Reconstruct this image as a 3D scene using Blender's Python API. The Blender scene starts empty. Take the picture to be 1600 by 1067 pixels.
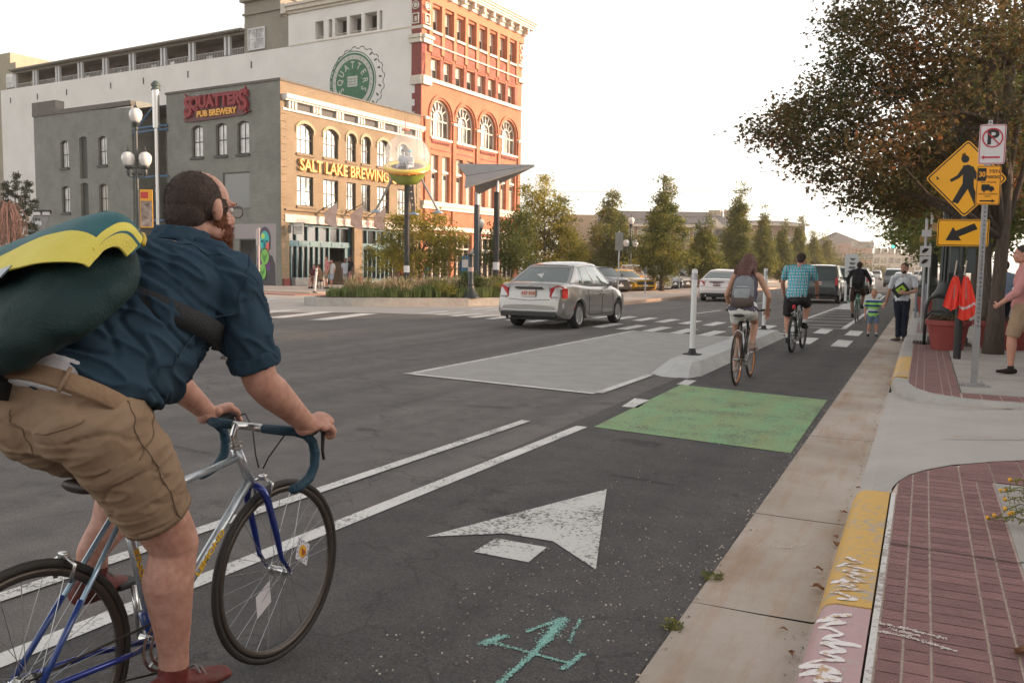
import bpy,bmesh,math,random,os
from math import sin,cos,pi,radians
from mathutils import Vector as V3,Matrix,noise
from mathutils.geometry import tessellate_polygon
random.seed(7)
SC = bpy.context.scene
COL = SC.collection
# ---------------------------------------------------------------- camera
FPX = 1350.0;CAMH = 1.5
camd = bpy.data.cameras.new('camera');cam = bpy.data.objects.new('camera',camd);COL.objects.link(cam)
camd.sensor_width = 36.0;camd.lens = 36.0*FPX/1600.0;camd.clip_start = 0.05;camd.clip_end = 4000
CR = Matrix.Rotation(radians(25.4),3,'Z') @ Matrix.Rotation(radians(90-4.97),3,'X') @ Matrix.Rotation(radians(0.9),3,'Z')
cam.matrix_world = Matrix.Translation((0,0,CAMH)) @ CR.to_4x4()
SC.camera = cam
# ---------------------------------------------------------------- sky and sun
SUN_AZ = 62.0;SUN_EL = 11.0
w = bpy.data.worlds.new('World');SC.world = w;w.use_nodes = True
nt = w.node_tree;nt.nodes.clear()
sky = nt.nodes.new('ShaderNodeTexSky');sky.sky_type = 'NISHITA';sky.sun_disc = False
sky.sun_elevation = radians(SUN_EL);sky.sun_rotation = radians(SUN_AZ)
sky.dust_density = 4.0;sky.air_density = 1.0;sky.ozone_density = 1.0;sky.altitude = 1300
hs = nt.nodes.new('ShaderNodeHueSaturation');hs.inputs['Saturation'].default_value = 0.22
bg = nt.nodes.new('ShaderNodeBackground');bg.inputs['Strength'].default_value = 0.15
wo = nt.nodes.new('ShaderNodeOutputWorld')
tn = nt.nodes.new('ShaderNodeMix');tn.data_type = 'RGBA';tn.blend_type = 'MULTIPLY';tn.inputs[0].default_value = 1.0;tn.inputs[7].default_value = (1.04,.99,.93,1)
nt.links.new(sky.outputs[0],hs.inputs['Color']);nt.links.new(hs.outputs[0],tn.inputs[6]);nt.links.new(tn.outputs[2],bg.inputs[0]);nt.links.new(bg.outputs[0],wo.inputs[0])
sl = bpy.data.lights.new('sun','SUN');sl.energy = 2.3;sl.angle = radians(0.6);sl.color = (1.0,0.62,0.36)
sun = bpy.data.objects.new('sun',sl);COL.objects.link(sun)
sd = V3((sin(radians(SUN_AZ))*cos(radians(SUN_EL)),cos(radians(SUN_AZ))*cos(radians(SUN_EL)),sin(radians(SUN_EL))))
sun.rotation_euler = sd.to_track_quat('Z','Y').to_euler()
SC.view_settings.view_transform = 'Standard';SC.view_settings.look = 'None'
SC.view_settings.exposure = 1.6;SC.view_settings.gamma = 1.0
# ---------------------------------------------------------------- helpers: where things stand
def ray(px,py):return CR @ V3(((px-800)/FPX,-(py-533.5)/FPX,-1))
def G(px,py,z=0.0):
 d = ray(px,py);t = (z-CAMH)/d.z
 return V3((d.x*t,d.y*t,z))
def Dp(px,py,dep):
 return V3((0,0,CAMH)) + ray(px,py)*dep
def Q(px,py,x):
 d = ray(px,py);return V3((0,0,CAMH)) + d*(x/d.x)
# ---------------------------------------------------------------- materials
def srgb(r,g,b):
 f = lambda c:(c/255/12.92) if c/255 <= .04045 else ((c/255+.055)/1.055)**2.4
 return (f(r),f(g),f(b))
_M = {}
def M(name,col=(.5,.5,.5),rough=.6,metal=0.,var=0.,vs=4.,bump=0.,bs=40.,col2=None,emit=0.,alpha=1.,coat=0.,spec=.5,trans=0.,isl=0.,stretch=None,detail=6,ior=None,world=False):
 if name in _M:return _M[name]
 m = bpy.data.materials.new(name);m.use_nodes = True;_M[name] = m
 n = m.node_tree;L = n.links;p = n.nodes['Principled BSDF']
 p.inputs['Base Color'].default_value = (*col,1);p.inputs['Roughness'].default_value = rough
 p.inputs['Metallic'].default_value = metal;p.inputs['Specular IOR Level'].default_value = spec
 if coat:p.inputs['Coat Weight'].default_value = coat;p.inputs['Coat Roughness'].default_value = .06
 if trans:p.inputs['Transmission Weight'].default_value = trans
 if ior:p.inputs['IOR'].default_value = ior
 if alpha < 1:p.inputs['Alpha'].default_value = alpha
 if emit:p.inputs['Emission Color'].default_value = (*col,1);p.inputs['Emission Strength'].default_value = emit
 if var or bump or isl or col2:
  if world:
   g = n.nodes.new('ShaderNodeNewGeometry');src = g.outputs['Position']
  else:
   t = n.nodes.new('ShaderNodeTexCoord');src = t.outputs['Object']
  if stretch:
   mp = n.nodes.new('ShaderNodeMapping');mp.inputs['Scale'].default_value = stretch;L.new(src,mp.inputs[0]);src = mp.outputs[0]
 if var or col2:
  nz = n.nodes.new('ShaderNodeTexNoise');nz.inputs['Scale'].default_value = vs;nz.inputs['Detail'].default_value = detail;nz.inputs['Roughness'].default_value = .65
  L.new(src,nz.inputs['Vector'])
  cr = n.nodes.new('ShaderNodeValToRGB');e = cr.color_ramp.elements
  c2 = col2 or tuple(min(1,c*(1+var)) for c in col);c1 = tuple(c*(1-var) for c in col) if not col2 else col
  e[0].position = .32;e[0].color = (*c1,1);e[1].position = .68;e[1].color = (*c2,1)
  L.new(nz.outputs['Fac'],cr.inputs[0]);L.new(cr.outputs[0],p.inputs['Base Color'])
 if isl:
  gi = n.nodes.new('ShaderNodeNewGeometry')
  hv = n.nodes.new('ShaderNodeHueSaturation')
  mr = n.nodes.new('ShaderNodeMapRange');mr.inputs[3].default_value = 1-isl;mr.inputs[4].default_value = 1+isl
  L.new(gi.outputs['Random Per Island'],mr.inputs[0]);L.new(mr.outputs[0],hv.inputs['Value'])
  if p.inputs['Base Color'].is_linked:L.new(p.inputs['Base Color'].links[0].from_socket,hv.inputs['Color'])
  else:hv.inputs['Color'].default_value = (*col,1)
  L.new(hv.outputs[0],p.inputs['Base Color'])
 if bump:
  nb = n.nodes.new('ShaderNodeTexNoise');nb.inputs['Scale'].default_value = bs;nb.inputs['Detail'].default_value = 5
  L.new(src,nb.inputs['Vector'])
  b = n.nodes.new('ShaderNodeBump');b.inputs['Strength'].default_value = min(1,bump);b.inputs['Distance'].default_value = .02 if bump <= 1 else .02*bump
  L.new(nb.outputs['Fac'],b.inputs['Height']);L.new(b.outputs[0],p.inputs['Normal'])
 return m
def leafmat(name,c1,c2,tr=.35,vs=.6,c3=None):
 if name in _M:return _M[name]
 m = bpy.data.materials.new(name);m.use_nodes = True;_M[name] = m
 n = m.node_tree;L = n.links;p = n.nodes['Principled BSDF'];o = n.nodes['Material Output']
 p.inputs['Roughness'].default_value = .55;p.inputs['Specular IOR Level'].default_value = .3
 gi = n.nodes.new('ShaderNodeNewGeometry');nz = n.nodes.new('ShaderNodeTexNoise');nz.inputs['Scale'].default_value = vs;nz.inputs['Detail'].default_value = 3
 L.new(gi.outputs['Position'],nz.inputs['Vector'])
 ad = n.nodes.new('ShaderNodeMath');ad.operation = 'MULTIPLY_ADD';ad.inputs[1].default_value = .45
 sb = n.nodes.new('ShaderNodeMath');sb.operation = 'ADD';sb.inputs[1].default_value = -.22
 L.new(nz.outputs['Fac'],sb.inputs[0]);L.new(gi.outputs['Random Per Island'],ad.inputs[0]);L.new(sb.outputs[0],ad.inputs[2])
 cr = n.nodes.new('ShaderNodeValToRGB');e = cr.color_ramp.elements
 e[0].position = .25;e[0].color = (*c1,1);e[1].position = .72;e[1].color = (*c2,1)
 if c3:x = e.new(.95);x.color = (*c3,1)
 L.new(ad.outputs[0],cr.inputs[0]);L.new(cr.outputs[0],p.inputs['Base Color'])
 t = n.nodes.new('ShaderNodeBsdfTranslucent');L.new(cr.outputs[0],t.inputs[0])
 mx = n.nodes.new('ShaderNodeMixShader');mx.inputs[0].default_value = tr
 L.new(p.outputs[0],mx.inputs[1]);L.new(t.outputs[0],mx.inputs[2]);L.new(mx.outputs[0],o.inputs[0])
 return m
# ---------------------------------------------------------------- mesh building
class MB:
 def __init__(s):s.v = [];s.f = [];s.mi = []
 def add(s,vs,fs,mi=0):
  k = len(s.v);s.v += [V3(v) for v in vs];s.f += [tuple(i+k for i in f) for f in fs];s.mi += [mi]*len(fs);return s
 def box(s,c,d,rot=0.,mi=0,R=None):
  x,y,z = d[0]/2,d[1]/2,d[2]/2
  m = R or Matrix.Rotation(rot,3,'Z');c = V3(c)
  vs = [c + m @ V3((sx*x,sy*y,sz*z)) for sz in (-1,1) for sy in (-1,1) for sx in (-1,1)]
  return s.add(vs,[(0,2,3,1),(4,5,7,6),(0,1,5,4),(2,6,7,3),(0,4,6,2),(1,3,7,5)],mi)
 def bbox(s,c,d,b=.01,rot=0.,mi=0,R=None):
  m = R or Matrix.Rotation(rot,3,'Z');c = V3(c);h = [q/2 for q in d];b = min(b,min(h)*.9)
  bm = bmesh.new();bmesh.ops.create_cube(bm,size=1)
  for v in bm.verts:v.co = V3((v.co.x*d[0],v.co.y*d[1],v.co.z*d[2]))
  bmesh.ops.bevel(bm,geom=list(bm.edges),offset=b,segments=2,profile=.6,affect='EDGES')
  bm.verts.index_update()
  vs = [c + m @ v.co for v in bm.verts];fs = [tuple(v.index for v in f.verts) for f in bm.faces];bm.free()
  return s.add(vs,fs,mi)
 def tube(s,pts,r,n=8,mi=0,cap=True,closed=False):
  pts = [V3(p) for p in pts];N = len(pts);rr = r if isinstance(r,(list,tuple)) else [r]*N
  up = None;rings = []
  for i,p in enumerate(pts):
   a = pts[(i-1) % N] if (i > 0 or closed) else p;b = pts[(i+1) % N] if (i < N-1 or closed) else p
   t = (b-a)
   if t.length < 1e-9:t = V3((0,0,1))
   t.normalize()
   if up is None:up = t.orthogonal().normalized()
   up = up - t*up.dot(t)
   if up.length < 1e-6:up = t.orthogonal()
   up.normalize();w_ = t.cross(up)
   rings.append([p + (up*cos(2*pi*k/n) + w_*sin(2*pi*k/n))*rr[i] for k in range(n)])
  vs = [q for g in rings for q in g];fs = []
  for i in range(N if closed else N-1):
   j = (i+1) % N
   for k in range(n):
    l = (k+1) % n;fs.append((i*n+k,i*n+l,j*n+l,j*n+k))
  if cap and not closed:fs += [tuple(range(n))[::-1],tuple((N-1)*n+k for k in range(n))]
  return s.add(vs,fs,mi)
 def cyl(s,a,b,r,r2=None,n=16,mi=0):return s.tube([a,b],[r,r if r2 is None else r2],n,mi)
 def lathe(s,prof,c=(0,0,0),n=20,mi=0,R=None,sx=1.,sy=1.):
  c = V3(c);m = R or Matrix.Identity(3);vs = [];fs = []
  for r,z in prof:
   for k in range(n):vs.append(c + m @ V3((r*cos(2*pi*k/n)*sx,r*sin(2*pi*k/n)*sy,z)))
  for i in range(len(prof)-1):
   for k in range(n):
    l = (k+1) % n;fs.append((i*n+k,i*n+l,(i+1)*n+l,(i+1)*n+k))
  fs += [tuple(range(n))[::-1],tuple((len(prof)-1)*n+k for k in range(n))]
  return s.add(vs,fs,mi)
 def ball(s,c,r,n=12,mi=0,R=None):
  rx,ry,rz = r if isinstance(r,(list,tuple)) else (r,r,r)
  m = n//2+1;pr = [(max(1e-4,sin(pi*i/m)),-cos(pi*i/m)) for i in range(m+1)]
  c = V3(c);mm = R or Matrix.Identity(3);vs = [];fs = []
  for a,z in pr:
   for k in range(n):vs.append(c + mm @ V3((a*cos(2*pi*k/n)*rx,a*sin(2*pi*k/n)*ry,z*rz)))
  for i in range(len(pr)-1):
   for k in range(n):
    l = (k+1) % n;fs.append((i*n+k,i*n+l,(i+1)*n+l,(i+1)*n+k))
  fs += [tuple(range(n))[::-1],tuple((len(pr)-1)*n+k for k in range(n))]
  return s.add(vs,fs,mi)
 def prism(s,poly,d,org=(0,0,0),ax=(1,0,0),ay=(0,1,0),an=(0,0,1),mi=0,holes=()):
  org,ax,ay,an = V3(org),V3(ax),V3(ay),V3(an)
  loops = [list(poly)]+[list(h) for h in holes]
  flat = [p for l in loops for p in l]
  tris = tessellate_polygon([[V3((p[0],p[1],0)) for p in l] for l in loops])
  k = len(flat);P = lambda p,h:org + ax*p[0] + ay*p[1] + an*h
  vs = [P(p,0) for p in flat] + ([P(p,d) for p in flat] if d else [])
  fs = []
  for t in tris:
   if d:fs.append(tuple(i+k for i in t));fs.append(tuple(t)[::-1])
   else:fs.append(tuple(t))
  if d:
   o = 0
   for l in loops:
    n = len(l)
    for i in range(n):fs.append((o+i,o+(i+1) % n,o+k+(i+1) % n,o+k+i))
    o += n
  return s.add(vs,fs,mi)
 def loft(s,st,n=20,mi=0,round0=True,round1=True,pw=2.0):
  rings = [];C_ = [V3(a[0]) for a in st];N = len(st)
  def ring(c,rx,ry,sdv,t):
   sdv = V3(sdv);sdv = (sdv - t*sdv.dot(t)).normalized();f = t.cross(sdv);o = []
   for k in range(n):
    a = 2*pi*k/n;ca,sa = cos(a),sin(a)
    if pw != 2:q = 2/pw;ca = math.copysign(abs(ca)**q,ca);sa = math.copysign(abs(sa)**q,sa)
    o.append(c + sdv*rx*ca + f*ry*sa)
   return o
  T = []
  for i in range(N):
   t = C_[min(i+1,N-1)] - C_[max(i-1,0)];T.append(t.normalized())
  if round0:
   c,rx,ry,sv = st[0];m_ = min(rx,ry)
   for a in (85,60,30):rings.append(ring(V3(c)-T[0]*m_*sin(radians(a))*.9,rx*cos(radians(a)),ry*cos(radians(a)),sv,T[0]))
  for i in range(N):rings.append(ring(C_[i],st[i][1],st[i][2],st[i][3],T[i]))
  if round1:
   c,rx,ry,sv = st[-1];m_ = min(rx,ry)
   for a in (30,60,85):rings.append(ring(V3(c)+T[-1]*m_*sin(radians(a))*.9,rx*cos(radians(a)),ry*cos(radians(a)),sv,T[-1]))
  vs = [q for g in rings for q in g];fs = []
  for i in range(len(rings)-1):
   for k in range(n):
    l = (k+1) % n;fs.append((i*n+k,i*n+l,(i+1)*n+l,(i+1)*n+k))
  fs += [tuple(range(n))[::-1],tuple((len(rings)-1)*n+k for k in range(n))]
  return s.add(vs,fs,mi)
 def cone(s,a,b,r0,r1,n=14):
  a,b = V3(a),V3(b);t = (b-a)
  if t.length < 1e-6:return s.ball(a,max(r0,r1),n)
  sv = t.orthogonal();return s.loft([(a,r0,r0,sv),(b,r1,r1,sv)],n)
 def chain(s,pts,rad,n=12):
  for i in range(len(pts)-1):s.cone(pts[i],pts[i+1],rad[i],rad[i+1],n)
  return s
 def split(s,name,mat,parent,**k):
  par = list(range(len(s.v)))
  def f(i):
   while par[i] != i:par[i] = par[par[i]];i = par[i]
   return i
  for q in s.f:
   a = f(q[0])
   for i in q[1:]:par[f(i)] = a
  g = {}
  for q in s.f:g.setdefault(f(q[0]),[]).append(q)
  for fs in g.values():
   ids = sorted({i for q in fs for i in q});mp = {i:n for n,i in enumerate(ids)};m = MB();m.add([s.v[i] for i in ids],[tuple(mp[i] for i in q) for q in fs]);m.build(name,mat,parent,world=True,**k)
 def grid(s,rows,mi=0,flip=False):
  n = len(rows[0]);vs = [p for r in rows for p in r];fs = []
  for i in range(len(rows)-1):
   for k in range(n-1):
    q = (i*n+k,i*n+k+1,(i+1)*n+k+1,(i+1)*n+k);fs.append(q[::-1] if flip else q)
  return s.add(vs,fs,mi)
 def xf(s,m):
  for i,v in enumerate(s.v):s.v[i] = m @ v
  return s
 def mesh(s,name,mats,smooth=False):
  me = bpy.data.meshes.new(name);me.from_pydata([tuple(v) for v in s.v],[],s.f)
  for m in (mats if isinstance(mats,(list,tuple)) else [mats]):me.materials.append(m)
  if len(me.polygons) == len(s.mi):me.polygons.foreach_set('material_index',s.mi)
  if smooth:me.polygons.foreach_set('use_smooth',[True]*len(me.polygons))
  me.update();return me
 def build(s,name,mats,parent=None,smooth=False,world=False,label=None,angle=None,fix=True,xm=None):
  if xm:s.xf(xm)
  if world and parent is not None:
   bpy_update = world_of(parent).inverted();s.xf(bpy_update)
  me = s.mesh(name,mats,smooth)
  if fix:
   bm = bmesh.new();bm.from_mesh(me);bmesh.ops.recalc_face_normals(bm,faces=bm.faces);bm.to_mesh(me);bm.free()
  if angle:me.polygons.foreach_set('use_smooth',[True]*len(me.polygons));me.set_sharp_from_angle(angle=radians(angle))
  o = bpy.data.objects.new(name,me);COL.objects.link(o)
  if parent is not None:o.parent = parent
  if label:o['label'] = label
  return o
def world_of(o):
 m = Matrix.Translation(o.location) @ o.rotation_euler.to_matrix().to_4x4() @ Matrix.Diagonal((*o.scale,1))
 return (world_of(o.parent) @ m) if o.parent else m
def remesh(o,vox,smooth=6,fac=.5,disp=None,bump_seed=0):
 md = o.modifiers.new('r','REMESH');md.mode = 'VOXEL';md.voxel_size = vox;md.use_smooth_shade = True
 if smooth:ms = o.modifiers.new('s','SMOOTH');ms.iterations = smooth;ms.factor = fac
 dg = bpy.context.evaluated_depsgraph_get();dg.update()
 me = bpy.data.meshes.new_from_object(o.evaluated_get(dg));old = o.data
 mats = list(old.materials)
 o.modifiers.clear();o.data = me;me.name = old.name;bpy.data.meshes.remove(old)
 me.materials.clear()
 for m in mats:me.materials.append(m)
 me.polygons.foreach_set('material_index',[0]*len(me.polygons))
 if disp:
  me.update();nn = [v.normal.copy() for v in me.vertices]
  for v,q in zip(me.vertices,nn):v.co = v.co + q*disp(v.co)
 me.polygons.foreach_set('use_smooth',[True]*len(me.polygons));me.update()
 return o
def thing(name,label,cat,loc=(0,0,0),rz=0.,group=None):
 o = bpy.data.objects.new(name,None);COL.objects.link(o);o.location = loc;o.rotation_euler = (0,0,rz);o.empty_display_size = .2
 return tag(o,label,cat,group)
def tag(o,label,cat,group=None,kind=None):
 if label:o['label'] = label
 if cat:o['category'] = cat
 if group:o['group'] = group
 if kind:o['kind'] = kind
 return o
def struct(o):o['kind'] = 'structure';return o
def kids(o):return [c for c in COL.objects if c.parent == o]
def dup(o,loc=None,rz=None,label=None,parent=None,group=None,scale=None):
 c = o.copy();COL.objects.link(c)
 if parent is not None:c.parent = parent
 if loc is not None:c.location = loc
 if rz is not None:c.rotation_euler = (0,0,rz)
 if scale:c.scale = scale if isinstance(scale,tuple) else (scale,)*3
 if label:c['label'] = label
 if group:c['group'] = group
 for ch in kids(o):dup(ch,parent=c)
 return c
def text(mb,s,size,M4,depth=.02,bold=.0,sx=1.,align='CENTER',mi=0):
 cu = bpy.data.curves.new('t','FONT');cu.body = s;cu.size = size;cu.extrude = depth/2;cu.offset = bold;cu.align_x = align;cu.align_y = 'CENTER';cu.resolution_u = 3
 o = bpy.data.objects.new('t',cu);COL.objects.link(o)
 dg = bpy.context.evaluated_depsgraph_get();dg.update();me = o.evaluated_get(dg).to_mesh()
 vs = [M4 @ V3((v.co.x*sx,v.co.y,v.co.z)) for v in me.vertices];fs = [tuple(p.vertices) for p in me.polygons]
 mb.add(vs,fs,mi);bpy.data.objects.remove(o);bpy.data.curves.remove(cu);return mb
def frame4(org,ax,ay,az):
 m = Matrix.Identity(4)
 for i in range(3):m[i][0] = ax[i];m[i][1] = ay[i];m[i][2] = az[i];m[i][3] = org[i]
 return m
def ellipse(cx,cy,rx,ry=None,n=24,a0=0,a1=2*pi):
 ry = rx if ry is None else ry;full = abs(a1-a0-2*pi) < 1e-6
 return [(cx+rx*cos(a0+(a1-a0)*i/(n if full else n-1)),cy+ry*sin(a0+(a1-a0)*i/(n if full else n-1))) for i in range(n)]
UPZ = V3((0,0,1))
# ================================================================ ground materials
def asphalt(name,base,light,dark,speck=.5):
 m = M(name,base,.92);n = m.node_tree;L = n.links;p = n.nodes['Principled BSDF']
 g = n.nodes.new('ShaderNodeNewGeometry')
 def nz(sc,det=4,ro=.6):
  x = n.nodes.new('ShaderNodeTexNoise');x.inputs['Scale'].default_value = sc;x.inputs['Detail'].default_value = det;x.inputs['Roughness'].default_value = ro
  L.new(g.outputs['Position'],x.inputs['Vector']);return x.outputs['Fac']
 def ramp(src,st):
  r = n.nodes.new('ShaderNodeValToRGB');e = r.color_ramp.elements
  for i,(ps,c) in enumerate(st):
   q = e[i] if i < 2 else e.new(ps);q.position = ps;q.color = (*c,1)
  L.new(src,r.inputs[0]);return r.outputs[0]
 def mix(a,b,f,mode='MIX'):
  x = n.nodes.new('ShaderNodeMix');x.data_type = 'RGBA';x.blend_type = mode
  if hasattr(f,'default_value') or not isinstance(f,float):L.new(f,x.inputs[0])
  else:x.inputs[0].default_value = f
  for s_,k in ((a,6),(b,7)):
   if isinstance(s_,tuple):x.inputs[k].default_value = (*s_,1)
   else:L.new(s_,x.inputs[k])
  return x.outputs[2]
 big = ramp(nz(.35,5),[(.3,dark),(.7,base)])
 mid = ramp(nz(3.5,6,.7),[(.35,(.8,.8,.8)),(.65,(1.12,1.1,1.08))])
 c = mix(big,mid,1.0,'MULTIPLY')
 fine = ramp(nz(95,3,.8),[(.38,(.55,.55,.55)),(.5,(1,1,1)),(.63,(1.45,1.43,1.4))])
 c = mix(c,fine,.85,'MULTIPLY')
 v = n.nodes.new('ShaderNodeTexVoronoi');v.inputs['Scale'].default_value = 38;v.inputs['Randomness'].default_value = 1;L.new(g.outputs['Position'],v.inputs['Vector'])
 sp = ramp(v.outputs['Distance'],[(.07,(speck,)*3),(.14,(0,0,0))])
 c = mix(c,light,sp)
 ms = n.nodes.new('ShaderNodeMapping');ms.inputs['Scale'].default_value = (1.5,.06,1);L.new(g.outputs['Position'],ms.inputs[0]);zs = n.nodes.new('ShaderNodeTexNoise');zs.inputs['Scale'].default_value = 1.3;zs.inputs['Detail'].default_value = 6;L.new(ms.outputs[0],zs.inputs['Vector'])
 c = mix(c,ramp(zs.outputs['Fac'],[(.35,(.80,.80,.80)),(.65,(1.16,1.15,1.14))]),1.0,'MULTIPLY')
 # patches worn dark by tyres
 pt = ramp(nz(1.7,6,.75),[(.585,(0,0,0)),(.68,(.6,.6,.6))]);c = mix(c,tuple(q*.45 for q in dark),pt)
 ck = n.nodes.new('ShaderNodeTexVoronoi');ck.feature = 'DISTANCE_TO_EDGE';ck.inputs['Scale'].default_value = .42
 dz = n.nodes.new('ShaderNodeTexNoise');dz.inputs['Scale'].default_value = 2.2;dz.inputs['Detail'].default_value = 6;L.new(g.outputs['Position'],dz.inputs['Vector'])
 ad = n.nodes.new('ShaderNodeVectorMath');ad.operation = 'ADD';L.new(g.outputs['Position'],ad.inputs[0]);L.new(dz.outputs['Color'],ad.inputs[1]);L.new(ad.outputs[0],ck.inputs['Vector'])
 ckr = ramp(ck.outputs['Distance'],[(.0015,(.6,.6,.6)),(.006,(0,0,0))])
 c = mix(c,tuple(q*.4 for q in dark),ckr)
 L.new(c,p.inputs['Base Color'])
 b = n.nodes.new('ShaderNodeBump');b.inputs['Strength'].default_value = .7;b.inputs['Distance'].default_value = .006
 L.new(nz(110,3,.7),b.inputs['Height']);L.new(b.outputs[0],p.inputs['Normal'])
 return m
A_OLD = asphalt('old_asphalt',(.135,.125,.12),(.38,.37,.35),(.098,.092,.09))
A_NEW = asphalt('bike_lane_asphalt',(.082,.078,.077),(.34,.34,.33),(.062,.059,.059),.35)
def worn(name,paint,under,thr=.56,sc=60,wide=.5,rough=.75,tone=None):
 m = M(name,paint,rough);n = m.node_tree;L = n.links;p = n.nodes['Principled BSDF']
 g = n.nodes.new('ShaderNodeNewGeometry')
 a = n.nodes.new('ShaderNodeTexNoise');a.inputs['Scale'].default_value = sc;a.inputs['Detail'].default_value = 4;a.inputs['Roughness'].default_value = .7
 b = n.nodes.new('ShaderNodeTexNoise');b.inputs['Scale'].default_value = 2.5;b.inputs['Detail'].default_value = 5
 L.new(g.outputs['Position'],a.inputs['Vector']);L.new(g.outputs['Position'],b.inputs['Vector'])
 x = n.nodes.new('ShaderNodeMath');x.operation = 'MULTIPLY_ADD';x.inputs[1].default_value = wide;L.new(b.outputs['Fac'],x.inputs[0]);L.new(a.outputs['Fac'],x.inputs[2])
 r = n.nodes.new('ShaderNodeValToRGB');e = r.color_ramp.elements;t = thr+.5*wide
 e[0].position = min(.98,t);e[0].color = (*paint,1);e[1].position = min(1,t+.04);e[1].color = (*under,1)
 q = e.new(max(0,t-.22));q.color = (*[min(1,c*1.08) for c in paint],1)
 L.new(x.outputs[0],r.inputs[0]);out = r.outputs[0]
 if tone:
  mp = n.nodes.new('ShaderNodeMapping');mp.inputs['Scale'].default_value = (1.6,.5,1);L.new(g.outputs['Position'],mp.inputs[0]);z = n.nodes.new('ShaderNodeTexNoise');z.inputs['Scale'].default_value = 2.2;z.inputs['Detail'].default_value = 8;z.inputs['Roughness'].default_value = .7;L.new(mp.outputs[0],z.inputs['Vector'])
  q2 = n.nodes.new('ShaderNodeValToRGB');q2.color_ramp.elements[0].position = .38;q2.color_ramp.elements[0].color = (1,1,1,1);q2.color_ramp.elements[1].position = .72;q2.color_ramp.elements[1].color = (*tone,1);L.new(z.outputs['Fac'],q2.inputs[0])
  mx = n.nodes.new('ShaderNodeMix');mx.data_type = 'RGBA';mx.blend_type = 'MULTIPLY';mx.inputs[0].default_value = 1;L.new(out,mx.inputs[6]);L.new(q2.outputs[0],mx.inputs[7]);out = mx.outputs[2]
 L.new(out,p.inputs['Base Color'])
 bp = n.nodes.new('ShaderNodeBump');bp.inputs['Strength'].default_value = .4;bp.inputs['Distance'].default_value = .005;L.new(a.outputs['Fac'],bp.inputs['Height']);L.new(bp.outputs[0],p.inputs['Normal'])
 return m
WHITE = worn('road_paint_white',(.62,.61,.59),(.16,.155,.15),.575,60,.5,.75,(.8,.79,.78))
ARROWM = worn('arrow_paint',(.52,.515,.49),(.15,.145,.14),.545,42)
GREENM = worn('green_paint',(.17,.315,.155),(.10,.13,.085),.565,48,.5,.8,(1.35,.84,.78))
TEAL = worn('teal_spray',(.20,.50,.42),(.08,.085,.08),.50,55,.3)
CONC = M('concrete',(.36,.335,.305),.9,var=.14,vs=1.6,bump=.35,bs=90,world=True)
CONC2 = M('gutter_concrete',(.47,.41,.36),.9,col2=(.33,.265,.21),vs=.9,bump=.4,bs=110,world=True)
_n = CONC2.node_tree;_g = _n.nodes.new('ShaderNodeNewGeometry');_m = _n.nodes.new('ShaderNodeMapping');_m.inputs['Scale'].default_value = (5,.7,1);_z = _n.nodes.new('ShaderNodeTexNoise');_z.inputs['Scale'].default_value = 1.1;_z.inputs['Detail'].default_value = 8;_z.inputs['Roughness'].default_value = .68
_r = _n.nodes.new('ShaderNodeValToRGB');_r.color_ramp.elements[0].position = .48;_r.color_ramp.elements[0].color = (1,1,1,1);_r.color_ramp.elements[1].position = .70;_r.color_ramp.elements[1].color = (.90,.72,.56,1);_x = _n.nodes.new('ShaderNodeMix');_x.data_type = 'RGBA';_x.blend_type = 'MULTIPLY';_x.inputs[0].default_value = 1;_p = _n.nodes['Principled BSDF']
_n.links.new(_g.outputs['Position'],_m.inputs[0]);_n.links.new(_m.outputs[0],_z.inputs['Vector']);_n.links.new(_z.outputs['Fac'],_r.inputs[0]);_n.links.new(_p.inputs['Base Color'].links[0].from_socket,_x.inputs[6]);_n.links.new(_r.outputs[0],_x.inputs[7]);_n.links.new(_x.outputs[2],_p.inputs['Base Color'])
CONC3 = M('pad_concrete',(.33,.32,.305),.9,var=.12,vs=2.5,bump=.4,bs=130,world=True)
TANC = M('tan_concrete',(.48,.40,.34),.9,var=.12,vs=1,bump=.3,bs=60,world=True)
DIRT = M('joint_dirt',(.06,.05,.042),.95,var=.3,vs=30,world=True)
def sheet(name,poly,z,mat,up=0.):
 mb = MB();mb.prism(poly,up,(0,0,z));o = mb.build(name,mat,fix=bool(up))
 if not up:
  for p in o.data.polygons:
   if p.normal.z < 0:p.flip()
 return struct(o)
def quadrow(mb,ps,z):mb.add([V3((p[0],p[1],z)) for p in ps],[(0,1,2,3)])
sheet('ground',[(-1500,-300),(1500,-300),(1500,2500),(-1500,2500)],-.05,M('far_ground',(.22,.2,.17),.95,var=.2,vs=.05,world=True))
sheet('road',[(-140,-60),(-.86,-60),(-.86,900),(-140,900)],0,A_OLD)
mb = MB();random.seed(3)
edge = [(-2.98+.02*random.uniform(-1,1),y) for y in range(-8,12)]
redge = [(-.875+random.uniform(-.012,.012),y*.25) for y in range(-32,400)]
sheet('bike_lane',[(-3.0,-8),(-2.98,400)]+[(-.87,400)]+redge[::-1],.004,A_NEW)
# gutter of separate cast slabs with open joints
mb = MB();js = [-8,-3,.6,3.78,5.38,8.2,11.15]+[11.15+3.05*i for i in range(1,90)]
for a,b in zip(js[:-1],js[1:]):
 k = .03 if a in (.6,3.78) else 0
 rows = [[V3((x,a+.006+k*(x+.6),z)),V3((x,b-.006+k*0,z))] for x,z in ((-.872,.006),(-.6,-.001+.004),(-.36,.004),(-.33,.014))]
 mb.grid(rows)
struct(mb.build('gutter',CONC2))
sheet('gutter_base',[(-.9,-8),(-.3,-8),(-.3,300),(-.9,300)],-.012,DIRT)
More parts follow.
